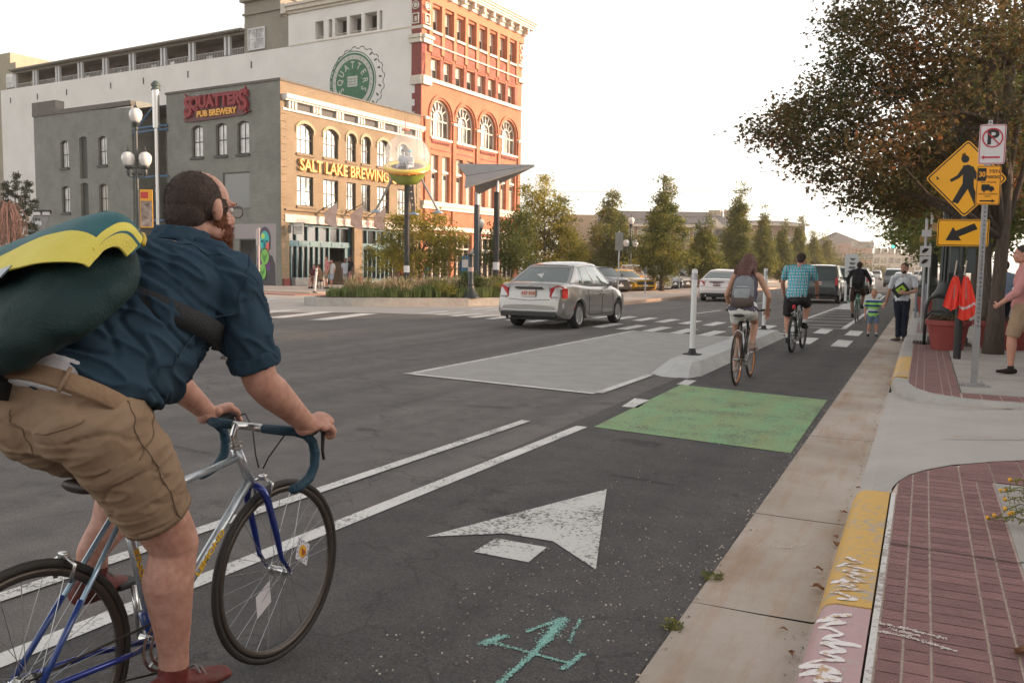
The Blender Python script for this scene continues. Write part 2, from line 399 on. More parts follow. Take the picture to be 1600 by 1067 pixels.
# ---------------------------------------------------------------- near kerb, painted
YEL = worn('kerb_yellow',(.57,.34,.08),(.40,.33,.24),.555,25,.5,.6)
PNK = worn('kerb_pink',(.44,.285,.285),(.42,.37,.34),.56,20,.5,.55)
GRY = M('kerb_concrete',(.37,.35,.32),.85,var=.15,vs=4,bump=.3,bs=80,world=True)
KP = [(-.35,.0),(-.335,.06),(-.315,.115),(-.295,.138),(-.26,.15),(-.125,.153),(-.118,-.02)]
def kerb(name,y0,y1,mat,xo=0.,s=1,zs=1.):
 rows = []
 n = max(2,int((y1-y0)/2)+1)
 for x,z in KP:rows.append([V3(((x+xo)*s,y0+(y1-y0)*i/(n-1),z*zs)) for i in range(n)])
 mb = MB();mb.grid(rows)
 for i in (0,n-1):mb.add([r[i] for r in rows],[tuple(range(len(rows)))])
 o = mb.build(name,mat,angle=50);return struct(o)
kerb('kerb_pink_section',-8,3.66,PNK);kerb('kerb_yellow_section',3.675,5.72,YEL)
# white scribble painted along the kerb top
random.seed(5)
for nm,x0,x1,y0,y1 in (('kerb_scribble_marking',-.292,-.17,1.9,3.62),('kerb_scribble_marking',-.275,-.165,3.72,4.36)):
 mb = MB();pts = [];y = y0;i = 0
 while y < y1:pts.append(((x1 if i % 2 else x0)+random.uniform(-.035,.035),y));y += random.uniform(.018,.075);i += 1
 za = lambda x:.1535+.0025*0 if x > -.262 else .1525-(-.262-x)*.42
 for a,b in zip(pts[:-1],pts[1:]):
  wa = random.uniform(.010,.022);n_ = 6;rw = []
  for k in range(n_+1):
   t_ = k/n_;x = a[0]+(b[0]-a[0])*t_;y = a[1]+(b[1]-a[1])*t_;w_ = wa*random.uniform(.6,1.15)*(1 if 0 < k < n_ else .6);rw.append([V3((x,y-w_,za(x)+.0006)),V3((x,y+w_,za(x)+.0007))])
  mb.grid(rw)
 struct(mb.build(nm,worn('scribble_white',(.74,.69,.67),(.5,.33,.2),.515,34,.6),fix=False))
# ---------------------------------------------------------------- pavers
def clip(poly,conv):
 out = poly;n = len(conv)
 for i in range(n):
  a,b = conv[i],conv[(i+1) % n];inp = out;out = []
  if not inp:return []
  side = lambda p:(b[0]-a[0])*(p[1]-a[1])-(b[1]-a[1])*(p[0]-a[0])
  for j in range(len(inp)):
   p,q = inp[j],inp[(j+1) % len(inp)];sp,sq = side(p),side(q)
   if sp >= 0:out.append(p)
   if sp*sq < 0:t = sp/(sp-sq);out.append((p[0]+(q[0]-p[0])*t,p[1]+(q[1]-p[1])*t))
 return out
BRK = M('paver_red',(.27,.145,.135),.9,col2=(.215,.112,.108),vs=7,bump=.5,bs=160,isl=.16,world=True)
MORT = M('paver_mortar',(.56,.44,.37),.95,var=.15,vs=20,bump=.3,bs=100,world=True)
NEARC = [(-.115,-8),(3.9,-8),(3.9,7.9),(2.2,7.65),(.95,7.33),(.73,7.2),(.52,7.03),(.24,6.75),(.08,6.5),(-.03,6.28),(-.09,6.02),(-.115,5.75)]
FARC = [(-.125,60),(-.125,12.0),(-.10,11.55),(-.02,11.12),(.15,10.75),(.43,10.52),(1.0,10.47),(6,10.47),(6,60)]
def pavers(name,cols,y0,y1,conv,z,extra=None):
 mb = MB();g = .0045
 for x0,x1,st,off in cols:
  y = y0+off;
  while y < y1:
   yy = y+st*random.uniform(.985,1.0)
   q = clip([(x0+g,y+g*.6),(x1-g,y+g*.6),(x1-g,yy-g*.6),(x0+g,yy-g*.6)],conv)
   if len(q) > 2:k = len(mb.v);mb.add([(p[0],p[1],z) for p in q],[tuple(range(len(q)))])
   y += st
 return struct(mb.build(name,BRK,fix=False))
sheet('near_pavement_bed',NEARC,.1465,MORT)
random.seed(11)
pavers('near_brick_paving',[(-.088,-.002,.1,0),(-.002,.09,.1,.03),(.09,.28,.1,.05),(.28,.372,.1,.02),(.372,.468,.1,.06)],.5,6.65,NEARC,.151)
pavers('near_brick_border',[(x,x+.19,.095,0) for x in [.29+.19*i for i in range(19)]],6.33,8.0,NEARC,.1525)
sheet('painted_edge_line',[(-.116,1),(-.092,1),(-.092,5.7),(-.116,5.7)],.1545,worn('edge_white',(.6,.58,.55),(.35,.3,.27),.54,30))
sheet('near_sidewalk_slab',[(.476,-8),(4,-8),(4,6.3),(.476,6.3)],.153,CONC)
mb = MB()
for y in (1.5,4.6):mb.add([(.476,y,.1555),(4,y,.1555),(4,y+.012,.1555),(.476,y+.012,.1555)],[(0,1,2,3)])
mb.add([(-.09,4.62,.1555),(.476,4.58,.1555),(.476,4.592,.1555),(-.09,4.632,.1555)],[(0,1,2,3)])
struct(mb.build('pavement_joint',DIRT,fix=False))
# driveway apron, dipping to the gutter
mb = MB();rows = []
for x,z in ((-.33,.014),(-.25,.035),(.2,.07),(1,.1),(6,.12)):rows.append([V3((x,y,z)) for y in (5.0,7,9,11.6)])
mb.grid(rows);struct(mb.build('driveway_apron',M('apron_concrete',(.42,.39,.36),.9,var=.1,vs=1.3,bump=.3,bs=90,world=True),fix=False))
mb = MB()
for a,b,w_ in (((.2,8.24),(2.2,8.8),.025),((.3,10.1),(2.5,10.75),.02)):
 mb.add([(a[0],a[1],.104),(b[0],b[1],.112),(b[0],b[1]+w_,.112),(a[0],a[1]+w_,.104)],[(0,1,2,3)])
struct(mb.build('rust_streak',worn('rust',(.36,.18,.08),(.38,.33,.29),.46,14),fix=False))
# rounded transition lip beside the yellow kerb
mb = MB();rows = []
cv = [(-.118,5.72),(-.118,5.85),(-.09,6.05),(-.03,6.3),(.08,6.53),(.24,6.78),(.52,7.06),(.73,7.23),(.95,7.35),(2.2,7.67),(3.95,7.93)]
outer = [(-.35,5.72),(-.33,5.9),(-.28,6.15),(-.18,6.45),(-.02,6.8),(.18,7.1),(.5,7.42),(.73,7.6),(.95,7.72),(2.2,8.05),(3.95,8.3)]
for t,z in ((0,.15),(.3,.13),(.7,.075),(1,.035)):rows.append([V3((a[0]*(1-t)+b[0]*t,a[1]*(1-t)+b[1]*t,z if t < .9 else (.014 if i < 3 else .06))) for i,(a,b) in enumerate(zip(cv,outer))])
mb.grid(rows);struct(mb.build('kerb_ramp',GRY,smooth=True))
# far sidewalk: kerb return, paving and slabs
KF = [(-.33,60),(-.33,12.3),(-.30,11.7),(-.2,11.1),(0,10.62),(.3,10.36),(.7,10.27),(1.2,10.25),(6,10.25)]
KI = [(-.125,60),(-.125,12.0),(-.10,11.55),(-.02,11.12),(.15,10.75),(.43,10.52),(.75,10.47),(1.2,10.46),(6,10.46)]
def kerb_return(name,r0,r1,mat):
 mb = MB();rows = []
 for t,z in ((0,.0),(.05,.07),(.12,.12),(.28,.145),(1,.153)):rows.append([V3((a[0]*(1-t)+b[0]*t,a[1]*(1-t)+b[1]*t,z)) for a,b in zip(KF[r0:r1],KI[r0:r1])])
 mb.grid(rows);return struct(mb.build(name,mat,smooth=True))
kerb_return('kerb_return',1,9,GRY)
kerb('far_kerb_yellow_section',12.3,15.3,YEL);kerb('far_kerb',15.32,300,GRY)
sheet('far_pavement_bed',FARC[:],.1465,MORT)
random.seed(12)
pavers('far_brick_paving',[(-.118,-.03,.1,0),(-.03,.06,.1,.03),(.06,.25,.1,.05),(.25,.34,.1,.02),(.34,.43,.1,.06)],10.3,18.2,FARC,.151)
pavers('far_brick_border',[(.44+.19*i,.63+.19*i,.095,0) for i in range(20)],10.45,10.95,FARC,.151)
sheet('sidewalk',[(.435,10.96),(9,10.96),(9,300),(.435,300)],.152,CONC)
sheet('sidewalk_edge_strip',[(-.12,18.2),(.435,18.2),(.435,300),(-.12,300)],.152,CONC3)
mb = MB()
for i in range(28):
 y = 12.6+1.75*i;mb.add([(.435,y,.1555),(9,y,.1555),(9,y+.015,.1555),(.435,y+.015,.1555)],[(0,1,2,3)])
for x in (2.2,3.9,5.6):mb.add([(x,10.96,.1555),(x+.015,10.96,.1555),(x+.015,90,.1555),(x,90,.1555)],[(0,1,2,3)])
mb.add([(.432,10.96,.1555),(.442,10.96,.1555),(.442,60,.1555),(.432,60,.1555)],[(0,1,2,3)])
struct(mb.build('sidewalk_joint',DIRT,fix=False))
for k,(y0,y1) in enumerate(((21.5,26),(29,33),(38,42),(50,55))):
 pavers('brick_band',[(-.1+.19*i,.09+.19*i,.1,.05*(i % 2)) for i in range(3)],y0,y1,[(-.12,0),(9,0),(9,99),(-.12,99)],.157)
# ---------------------------------------------------------------- concrete pad, island, left side
sheet('concrete_pad',[(-6.38,10.05),(-3.48,9.62),(-3.4,11.8),(-3.4,19.5),(-6.25,19.9)],.006,CONC3)
def strip(mb,a,b,w_,z=.0085):
 a,b = V3((*a,z)),V3((*b,z));d = (b-a).normalized();s_ = V3((-d.y,d.x,0))*w_/2
 n = max(1,int((b-a).length/3))
 for i in range(n):
  p,q = a+(b-a)*i/n,a+(b-a)*(i+1)/n;mb.add([p-s_,q-s_,q+s_,p+s_],[(0,1,2,3)])
mb = MB()
strip(mb,(-3.70,.2),(-3.43,7.58),.10);strip(mb,(-3.10,.2),(-2.845,7.56),.115)
strip(mb,(-6.4,10.06),(-3.47,9.63),.10,.010);strip(mb,(-6.33,10.1),(-6.22,19.95),.10,.0095);strip(mb,(-3.45,9.7),(-3.42,11.75),.11,.0105)
struct(mb.build('lane_line_marking',WHITE,fix=False))
mb = MB();quadrow(mb,[(-2.89,8.88),(-2.71,8.89),(-2.76,9.48),(-2.95,9.54)],.0085);quadrow(mb,[(-2.84,11.0),(-2.68,10.95),(-2.7,11.5),(-2.85,11.5)],.0085)
quadrow(mb,[(-2.84,11.9),(-2.80,11.9),(-2.78,19.6),(-2.82,19.6)],.0085)
struct(mb.build('lane_dash_marking',WHITE,fix=False))
sheet('green_bike_box',[(-2.74,7.59),(-.92,7.31),(-.95,10.58),(-2.78,10.96)],.0085,GREENM)
sheet('bike_arrow_marking',[(-2.41,4.01),(-2.05,4.27),(-1.76,4.27),(-1.4,3.96),(-1.87,5.47)],.0085,ARROWM)
sheet('bike_arrow_tail_marking',[(-2.06,3.91),(-1.74,3.90),(-1.75,4.16),(-2.06,4.17)],.0085,ARROWM)
def spray(name,strokes,z,mat,seed):
 rg = random.Random(seed);mb = MB();k = 0
 for pts,w_,dn in strokes:
  for a,b in zip(pts[:-1],pts[1:]):
   L_ = math.hypot(b[0]-a[0],b[1]-a[1])
   for i in range(int(L_*w_*dn*1.0)):
    t_ = rg.random();x = a[0]+(b[0]-a[0])*t_+rg.gauss(0,w_*.27);y = a[1]+(b[1]-a[1])*t_+rg.gauss(0,w_*.27);r = rg.uniform(.0012,.0042);k += 1;zz = z+(k % 40)*.00002
    q = rg.random()*3;mb.add([(x+r*cos(q+c*1.2566),y+r*1.3*sin(q+c*1.2566),zz) for c in range(5)],[(0,1,2,3,4)])
 return struct(mb.build(name,mat,fix=False))
T1_ = M('teal_paint',(.24,.48,.42),.8,isl=.3);D_ = 52000
spray('teal_survey_marking',[([(-1.31,2.5),(-1.295,2.98),(-1.31,3.28)],.026,D_),([(-1.30,3.05),(-1.315,3.33)],.05,D_*.9),([(-1.40,3.14),(-1.32,3.33)],.02,D_),([(-1.21,3.12),(-1.25,3.36)],.016,D_*.6),([(-1.5,2.98),(-1.13,2.95)],.018,D_*.8),([(-1.51,2.95),(-1.46,3.06)],.04,D_),([(-1.145,2.89),(-1.125,3.05)],.028,D_)],.0085,T1_,2)
spray('chalk_cross_marking',[([(-.11,3.53),(.0,3.52),(.14,3.49)],.022,D_*.7),([(-.1,3.45),(.02,3.44),(.17,3.385)],.022,D_*.7),([(-.05,3.49),(.05,3.47)],.03,D_*.5)],.1546,M('chalk_white',(.62,.56,.52),.9),4)
SC_ = M('tyre_scuff',(.035,.033,.032),.9);rgs = random.Random(8)
for k in range(15):
 x,y = (rgs.uniform(-7,-3.2),rgs.uniform(4.5,9.6)) if k > 3 else (rgs.uniform(-2.8,-1),rgs.uniform(4.6,7.2));a = rgs.uniform(-.5,.5);l = rgs.uniform(.15,.6)
 if not (abs(x+3.0) < .3 or abs(x+3.5) < .2):spray('tyre_scuff_marking',[([(x,y),(x+l*cos(a),y+l*sin(a)*.5)],rgs.uniform(.06,.16),9000)],.0088,SC_,30+k)
spray('gutter_paint_smear',[([(-.78,4.75),(-.6,4.78),(-.5,4.9)],.05,D_*.12)],.0085,M('chalk_white',(0,0,0)),5)
# zebra crossing in two rows
mb = MB()
for i in range(18):
 x = -1.48-.735*i;o_ = -.42*(x+1.5)*.85
 if -3.5 < x < -2.7:quadrow(mb,[(x-.16,20.6+o_),(x+.16,20.6+o_),(x+.16,20.9+o_),(x-.16,20.9+o_)],.0085);
 else:quadrow(mb,[(x-.16,18.35+o_),(x+.16,18.25+o_),(x+.16,20.05+o_),(x-.16,20.15+o_)],.0085 if x > -3.4 else .0115)
 quadrow(mb,[(x-.16,21.7+o_),(x+.16,21.6+o_),(x+.16,23.4+o_),(x-.16,23.5+o_)],.0085)
struct(mb.build('zebra_crossing_marking',WHITE,fix=False))
mb = MB();strip(mb,(-3.32,24.2),(-3.2,38.5),.12);strip(mb,(-1.85,24.0),(-1.85,33),.13);strip(mb,(-1.85,33),(-2.25,60),.13);strip(mb,(-3.3,24.15),(-1.85,24.05),.1)
for i in range(9):
 y = 25.2+1.9*i;strip(mb,(-3.24,y),(-1.9,y+.25),.12,.0088)
strip(mb,(-6.9,29),(-6.7,32),.12);strip(mb,(-6.8,38),(-6.6,41),.12)
struct(mb.build('buffer_hatch_marking',WHITE,fix=False))
mb = MB()
for k in range(12):
 x = -14.6-1.5*k;quadrow(mb,[(x,18.2-.02*k),(x+.45,18.5),(x-.35,22.0+.25*k*.2),(x-.8,21.7+.25*k*.2)],.0085)
for k in range(10):
 x = -22-2.0*k;quadrow(mb,[(x,26.5),(x+.5,26.7),(x-.1,28.8),(x-.6,28.6)],.0105)
struct(mb.build('side_street_crossing_marking',WHITE,fix=False))
def island(name,prof_w,x,y0,y1,h,mat,nose=.7):
 mb = MB();a = prof_w/2;b = a-.14
 vs = [(x-a,y0+.25,0),(x-a*.3,y0,0),(x+a*.7,y0-.02,0),(x+a,y0+.3,0),(x+a,y1-.2,0),(x+a*.6,y1+.05,0),(x-a*.6,y1,0),(x-a,y1-.3,0)]
 vt = [(x-b,y0+nose+.1,h),(x-b*.3,y0+nose-.1,h),(x+b*.7,y0+nose-.12,h),(x+b,y0+nose+.1,h),(x+b,y1-nose*.7,h),(x+b*.6,y1-nose*.6,h),(x-b*.6,y1-nose*.6,h),(x-b,y1-nose*.7,h)]
 mb.add(vs+vt,[tuple(range(8))[::-1],tuple(range(8,16))]+[(i,(i+1) % 8,8+(i+1) % 8,8+i) for i in range(8)])
 return struct(mb.build(name,mat))
ISL = M('island_concrete',(.46,.46,.45),.85,var=.1,vs=3,bump=.3,bs=80,world=True)
island('kerb_island',.72,-3.12,11.72,20.4,.17,ISL)
island('kerb_island_far',.8,-2.75,36.5,60,.15,ISL)
# apron and pavements on the far left
sheet('concrete_apron',[(-15.4,22.2),(-10.9,22.9),(-10.9,36),(-22,47),(-32.5,47),(-33,26.5),(-24,21.5),(-18,20.3)],.005,M('far_apron',(.40,.36,.33),.9,var=.1,vs=.8,world=True))
sheet('pub_sidewalk',[(-34.9,33.5),(-26.5,33.2),(-24.5,36),(-21,60),(-16,130),(-22,200),(-55,200),(-80,36),(-60,34)],0,TANC,.12)
sheet('pub_sidewalk_ramp',[(-30,32.0),(-26,31.5),(-25,33.3),(-30,33.6)],.0,M('ramp_red',(.36,.2,.16),.9,var=.15,vs=2,world=True),.05)
PL = [(-19.9,24.6),(-19.0,24.2),(-17.2,26.2),(-15.2,28.2),(-14.3,30.2),(-14.2,33.5),(-16,38),(-19,41),(-22,41),(-22.5,34)]
sheet('planter_kerb',PL,0,GRY,.30)
cx_,cy_ = -18,32
sheet('planter_soil',[(cx_+(x-cx_)*.93,cy_+(y-cy_)*.94) for x,y in PL],.0,M('soil',(.08,.06,.045),.95,var=.3,vs=8,world=True),.325)
sheet('median',[(-10.9,33),(-10.9,420),(-15.3,420),(-15.3,50),(-15.2,36.5),(-13.5,33.2),(-12.2,32.0)],0,M('median_concrete',(.45,.33,.26),.9,var=.12,vs=.7,world=True),.14)
sheet('median_paving',[(-11.3,35),(-11.3,420),(-14.9,420),(-14.9,37)],.146,M('median_tan',(.46,.38,.32),.9,var=.14,vs=1.5,world=True))
# ================================================================ the two main buildings
PB = G(440,450);FA = radians(5.2)
UU = V3((sin(FA),cos(FA),0));VV = V3((-cos(FA),sin(FA),0))
class Wal:
 def __init__(s,org,ax,n):s.o = V3(org);s.ax = V3(ax);s.n = V3(n)
 def p(s,a,z,d=0.):return s.o + s.ax*a + UPZ*z + s.n*d
 def box(s,mb,a0,a1,z0,z1,d0,d1,mi=0):
  vs = [s.p(a,z,d) for d in (d0,d1) for z in (z0,z1) for a in (a0,a1)]
  return mb.add(vs,[(0,1,3,2),(4,6,7,5),(0,4,5,1),(2,3,7,6),(0,2,6,4),(1,5,7,3)],mi)
 def prism(s,mb,poly,d0,d1,mi=0,holes=()):return mb.prism(poly,d1-d0,s.p(0,0,d0),s.ax,UPZ,s.n,mi,holes)
 def wall(s,mb,poly,holes,depth):
  loops = [poly]+holes;flat = [p for l in loops for p in l]
  tr = tessellate_polygon([[V3((p[0],p[1],0)) for p in l] for l in loops])
  mb.add([s.p(*p) for p in flat],[tuple(t) for t in tr])
  for h in holes:
   n = len(h);mb.add([s.p(*p) for p in h]+[s.p(*p,-depth) for p in h],[(i,(i+1) % n,n+(i+1) % n,n+i) for i in range(n)])
 def mat(s):return frame4(s.p(0,0,0),s.ax,UPZ,s.n)
def arch(a0,a1,z0,z1,rise,n=9):
 if not rise:return [(a0,z0),(a1,z0),(a1,z1),(a0,z1)]
 c = (a0+a1)/2;hw = (a1-a0)/2
 if rise >= hw*.98:return [(a0,z0),(a1,z0)]+[(c+hw*cos(pi*i/(n*2)),z1-rise+rise*sin(pi*i/(n*2))) for i in range(n*2+1)]
 R_ = (hw*hw+rise*rise)/(2*rise);cz = z1-R_;t = math.asin(hw/R_)
 return [(a0,z0),(a1,z0)]+[(c+R_*sin(t-2*t*i/n),cz+R_*cos(t-2*t*i/n)) for i in range(n+1)]
PANE = M('window_glass',(.20,.19,.175),.07,metal=.75,var=.75,vs=.9,world=True)
SKYP = M('painted_sky_pane',(.58,.57,.54),.15,spec=.9,var=.35,vs=1.6,world=True)  # pale base colour stands in for the sky reflected in the panes
PANED = M('dark_window_glass',(.02,.022,.024),.12,spec=.4)
PANEW = M('blind_and_painted_reflection',(.46,.42,.35),.25,spec=.8,var=.08,vs=1.2,world=True)  # blinds on the tower, painted cream reflection on the pub front
def brickmat(name,c1,c2,mort,ax,sc=1.0,rough=.85,msz=.012,blotch=.25):
 m = M(name,c1,rough);n = m.node_tree;L = n.links;p = n.nodes['Principled BSDF']
 g = n.nodes.new('ShaderNodeNewGeometry');d = n.nodes.new('ShaderNodeVectorMath');d.operation = 'DOT_PRODUCT';d.inputs[1].default_value = ax
 sp = n.nodes.new('ShaderNodeSeparateXYZ');cb = n.nodes.new('ShaderNodeCombineXYZ')
 L.new(g.outputs['Position'],d.inputs[0]);L.new(g.outputs['Position'],sp.inputs[0]);L.new(d.outputs['Value'],cb.inputs[0]);L.new(sp.outputs[2],cb.inputs[1])
 b = n.nodes.new('ShaderNodeTexBrick');b.inputs['Scale'].default_value = sc;b.inputs['Brick Width'].default_value = .24;b.inputs['Row Height'].default_value = .08
 b.inputs['Mortar Size'].default_value = msz;b.inputs['Color1'].default_value = (*c1,1);b.inputs['Color2'].default_value = (*c2,1);b.inputs['Mortar'].default_value = (*mort,1)
 L.new(cb.outputs[0],b.inputs['Vector'])
 z = n.nodes.new('ShaderNodeTexNoise');z.inputs['Scale'].default_value = .8;z.inputs['Detail'].default_value = 7;z.inputs['Roughness'].default_value = .7;L.new(g.outputs['Position'],z.inputs['Vector'])
 r = n.nodes.new('ShaderNodeMapRange');r.inputs[3].default_value = 1-blotch;r.inputs[4].default_value = 1+blotch;r.inputs[1].default_value = .3;r.inputs[2].default_value = .7;L.new(z.outputs['Fac'],r.inputs[0])
 h = n.nodes.new('ShaderNodeHueSaturation');L.new(b.outputs[0],h.inputs['Color']);L.new(r.outputs[0],h.inputs['Value']);L.new(h.outputs[0],p.inputs['Base Color'])
 bp = n.nodes.new('ShaderNodeBump');bp.inputs['Strength'].default_value = .5;bp.inputs['Distance'].default_value = .01;bp.invert = True;L.new(b.outputs['Fac'],bp.inputs['Height']);L.new(bp.outputs[0],p.inputs['Normal'])
 return m
GRYB = brickmat('grey_painted_brick',(.205,.212,.188),(.235,.242,.215),(.185,.19,.17),VV,blotch=.2)
TANB = brickmat('tan_painted_brick',(.235,.175,.11),(.275,.205,.13),(.20,.145,.09),UU,blotch=.14)
REDB = brickmat('orange_red_brick',(.44,.135,.07),(.52,.175,.09),(.36,.19,.12),UU,blotch=.18)
DRED = brickmat('dark_red_brick',(.30,.085,.06),(.42,.15,.10),(.22,.10,.08),UU,blotch=.4)
SIDR = M('oxblood_paint',(.22,.05,.045),.8,var=.15,vs=2,world=True)
WHTB = M('whitewashed_wall',(.70,.67,.63),.9,col2=(.80,.77,.73),vs=.45,bump=.5,bs=9,world=True,detail=9)
STONE = M('cream_stone',(.62,.56,.48),.8,var=.08,vs=3,bump=.2,bs=20,world=True)
TRIM = M('dark_window_trim',(.045,.047,.045),.6)
CRM = M('cream_window_frame',(.55,.50,.42),.6)
TEALP = M('teal_storefront_paint',(.05,.14,.17),.45,var=.2,vs=3)
BEIG = M('beige_stucco',(.27,.245,.20),.9,var=.12,vs=.8,bump=.2,bs=30,world=True)
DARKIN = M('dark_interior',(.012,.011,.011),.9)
def window(root,W,a0,a1,z0,z1,rise=0.,dep=.2,frame=TRIM,pane=PANE,nv=1,nh=1,sill=None,fw=.07,name='window'):
 o_ = arch(a0,a1,z0,z1,rise);c = ((a0+a1)/2,(z0+z1)/2)
 mb = MB();inn = arch(a0+fw,a1-fw,z0+fw,z1-fw,max(0,rise-(fw if rise >= (a1-a0)/2*.98 else fw*.3)))
 W.prism(mb,o_,-dep,-dep+.07,0,[inn])
 for i in range(nv):x = a0+(a1-a0)*(i+1)/(nv+1);W.box(mb,x-.022,x+.022,z0+fw*.9,z1-fw*1.2,-dep+.01,-dep+.055)
 for i in range(nh):z = z0+(z1-z0-rise*.3)*(i+1)/(nh+1);W.box(mb,a0+fw*.9,a1-fw*.9,z-.03,z+.03,-dep+.005,-dep+.062)
 f = mb.build(name,frame,root,world=True)
 pb = MB();W.prism(pb,inn,-dep+.02,-dep+.03);pb.build('pane',pane,f,world=True)
 if sill:
  s_ = MB();W.box(s_,a0-.08,a1+.08,z0-.14,z0-.003,-.02,.09);s_.build('sill',sill,f,world=True)
 return o_
# ---- pub
WRNG = random.Random(14)
pub = thing('pub_building','two storey brick pub with tan street front and grey painted side wall','building',PB)
WF = Wal(PB,UU,-VV);WS = Wal(PB,VV,-UU)
H1 = 12.08
wins = []
fw = [(1.32,2.70),(3.61,4.95),(5.73,6.64),(7.20,8.09),(8.81,10.1),(11.0,12.2)]
holes = []
for a0,a1 in fw:
 holes += [arch(a0,a1,8.07,9.85,.32),arch(a0,a1,4.95,6.74,0)]
shop = [[(.66,.02),(6.5,.02),(6.5,3.88),(.66,3.88)],[(7.3,.02),(12.9,.02),(12.9,3.88),(7.3,3.88)]]
mb = MB();WF.wall(mb,[(0,0),(13.68,0),(13.68,H1),(0,H1)],holes+shop,.24);mb.build('front_wall',TANB,pub,world=True)
for a0,a1 in fw:
 window(pub,WF,a0,a1,8.07,9.85,.32,nv=2,nh=1,sill=TANB);window(pub,WF,a0,a1,4.95,6.74,0,nv=2,nh=1,sill=TANB)
 for z0,z1 in ((8.15,9.55),(5.03,6.66)):q = WRNG.uniform(.45,.7);mb = MB();WF.box(mb,a0+.08,a0+(a1-a0)*q,z0,z1-WRNG.choice((0,.5)),-.175,-.172);mb.build('painted_reflection',PANEW,pub,world=True)  # cream cards paint a bright reflection over part of each pane
mb = MB()
for a0,a1 in fw:
 o1 = arch(a0-.13,a1+.13,9.3,10.06,.42);i1 = arch(a0-.02,a1+.02,9.3,9.87,.33);WF.prism(mb,o1,0.002,.07,0,[[(max(a0-.02,min(a1+.02,x)),max(9.301,z)) for x,z in i1]])
mb.split('hood_mould',M('tan_mould',(.40,.31,.2),.85,var=.1,vs=3),pub)
mb = MB()
for k in range(24):z = .5+.44*k;WF.box(mb,-.03,.42,z+.03,z+.42,.002,.045) if z < 10.2 else None;WF.box(mb,13.2,13.66,z+.03,z+.42,.002,.045) if z < 10.2 else None
mb.split('quoin',TANB,pub)
side_w = [(6.69,7.76,8.0,9.98),(4.55,5.53,8.0,9.98),(2.6,3.65,8.0,9.98)]
back_w = [(20.71,21.68,7.95,9.88),(16.36,17.32,7.95,9.93),(20.7,21.66,4.79,6.69),(16.37,17.34,4.79,6.7)]
doors = [(18.55,19.43,7.13,10.02),(18.52,19.41,4.05,6.84)]
big = [(2.57,4.95,4.71,6.95)];gw = [(2.1,3.55,.7,2.9)]
mb = MB()
WS.wall(mb,[(0,0),(10.1,0),(10.1,H1),(0,H1)],[arch(a,b,c,d,.18) for a,b,c,d in side_w]+[arch(a,b,c,d,0) for a,b,c,d in big+gw],.3)
WS.wall(mb,[(13.65,0),(24.83,0),(24.83,11.95),(13.65,11.6)],[arch(a,b,c,d,.18) for a,b,c,d in back_w]+[arch(a,b,c,d,.12) for a,b,c,d in doors],.3)
WR = Wal(PB+UU*2.6,VV,-UU)
WR.wall(mb,[(10.0,0),(13.75,0),(13.75,11.3),(10.0,11.3)],[arch(11.9,12.9,4.2,8.0,0),arch(10.6,11.2,4.2,8,0)],.3)
for a in (10.1,13.65):mb.add([PB+VV*a,PB+VV*a+UU*2.6,PB+VV*a+UU*2.6+UPZ*H1,PB+VV*a+UPZ*H1],[(0,1,2,3)])
mb.add([PB+VV*24.83,PB+VV*24.83+UU*13.6,PB+VV*24.83+UU*13.6+UPZ*11.9,PB+VV*24.83+UPZ*11.95],[(0,1,2,3)])
mb.build('side_wall',GRYB,pub,world=True,fix=False)
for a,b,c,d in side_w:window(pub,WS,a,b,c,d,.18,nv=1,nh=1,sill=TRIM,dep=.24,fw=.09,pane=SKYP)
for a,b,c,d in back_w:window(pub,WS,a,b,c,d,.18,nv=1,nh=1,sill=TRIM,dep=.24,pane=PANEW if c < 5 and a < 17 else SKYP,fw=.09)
for a,b,c,d in big+gw:window(pub,WS,a,b,c,d,0,nv=0,nh=0,dep=.12,frame=M('grey_trim',(.09,.095,.09),.6),pane=M('grey_board',(.20,.205,.20),.3) if c > 4 else PANED)
for a,b,c,d in doors:
 mb = MB();WS.prism(mb,arch(a,b,c,d,.12),-.28,-.2);WS.box(mb,a+.12,b-.12,c+.2,d-.9,-.2,-.17);mb.build('door',TRIM,pub,world=True)
for a,b in ((11.9,12.9),(10.6,11.2)):
 mb = MB();WR.prism(mb,arch(a,b,4.2,8.0,0),-.2,-.1);mb.build('recess_window',PANED,pub,world=True)
mb = MB()
WS.box(mb,-.08,10.15,H1,H1+.14,-.3,.07);WS.box(mb,13.6,24.9,11.75,11.95+.1,-.3,.07);WS.box(mb,22.0,24.9,12.03,12.75,-.6,.06);WF.box(mb,0,13.7,H1+.0,H1+.10,-.3,.075)
mb.split('parapet_cap',M('cap_grey',(.12,.11,.10),.8,var=.2,vs=3),pub)
mb = MB();mb.add([WS.p(a,11.5,-d) for a,d in ((0.1,.1),(24.8,.1),(24.8,13.6),(.1,13.6))],[(0,1,2,3)]);mb.build('roof',M('roof_felt',(.1,.1,.1),.9),pub,world=True)
mb = MB();WF.box(mb,.12,13.66,11.08,11.34,0.002,.42);WF.box(mb,.15,13.66,10.98,11.08,.002,.30);WF.box(mb,.12,13.66,10.42,10.56,.002,.10)
for k in range(7):
 for j in range(3):a = .55+k*2.05+j*.26;WF.box(mb,a-.075,a+.075,10.56,10.98,.002,.22)
mb.split('cornice',M('white_trim',(.60,.57,.52),.7,var=.08,vs=4),pub)
mb = MB()
for k in range(6):a = 1.35+k*2.05;WF.box(mb,a,a+1.15,10.60,10.94,.002,.03)
mb.split('frieze_panel',M('grey_panel',(.10,.10,.10),.8),pub)
mb = MB();WF.box(mb,.25,13.4,3.9,4.38,.002,.10);mb.build('fascia_board',M('fascia_white',(.56,.50,.44),.6,var=.1,vs=2),pub,world=True)
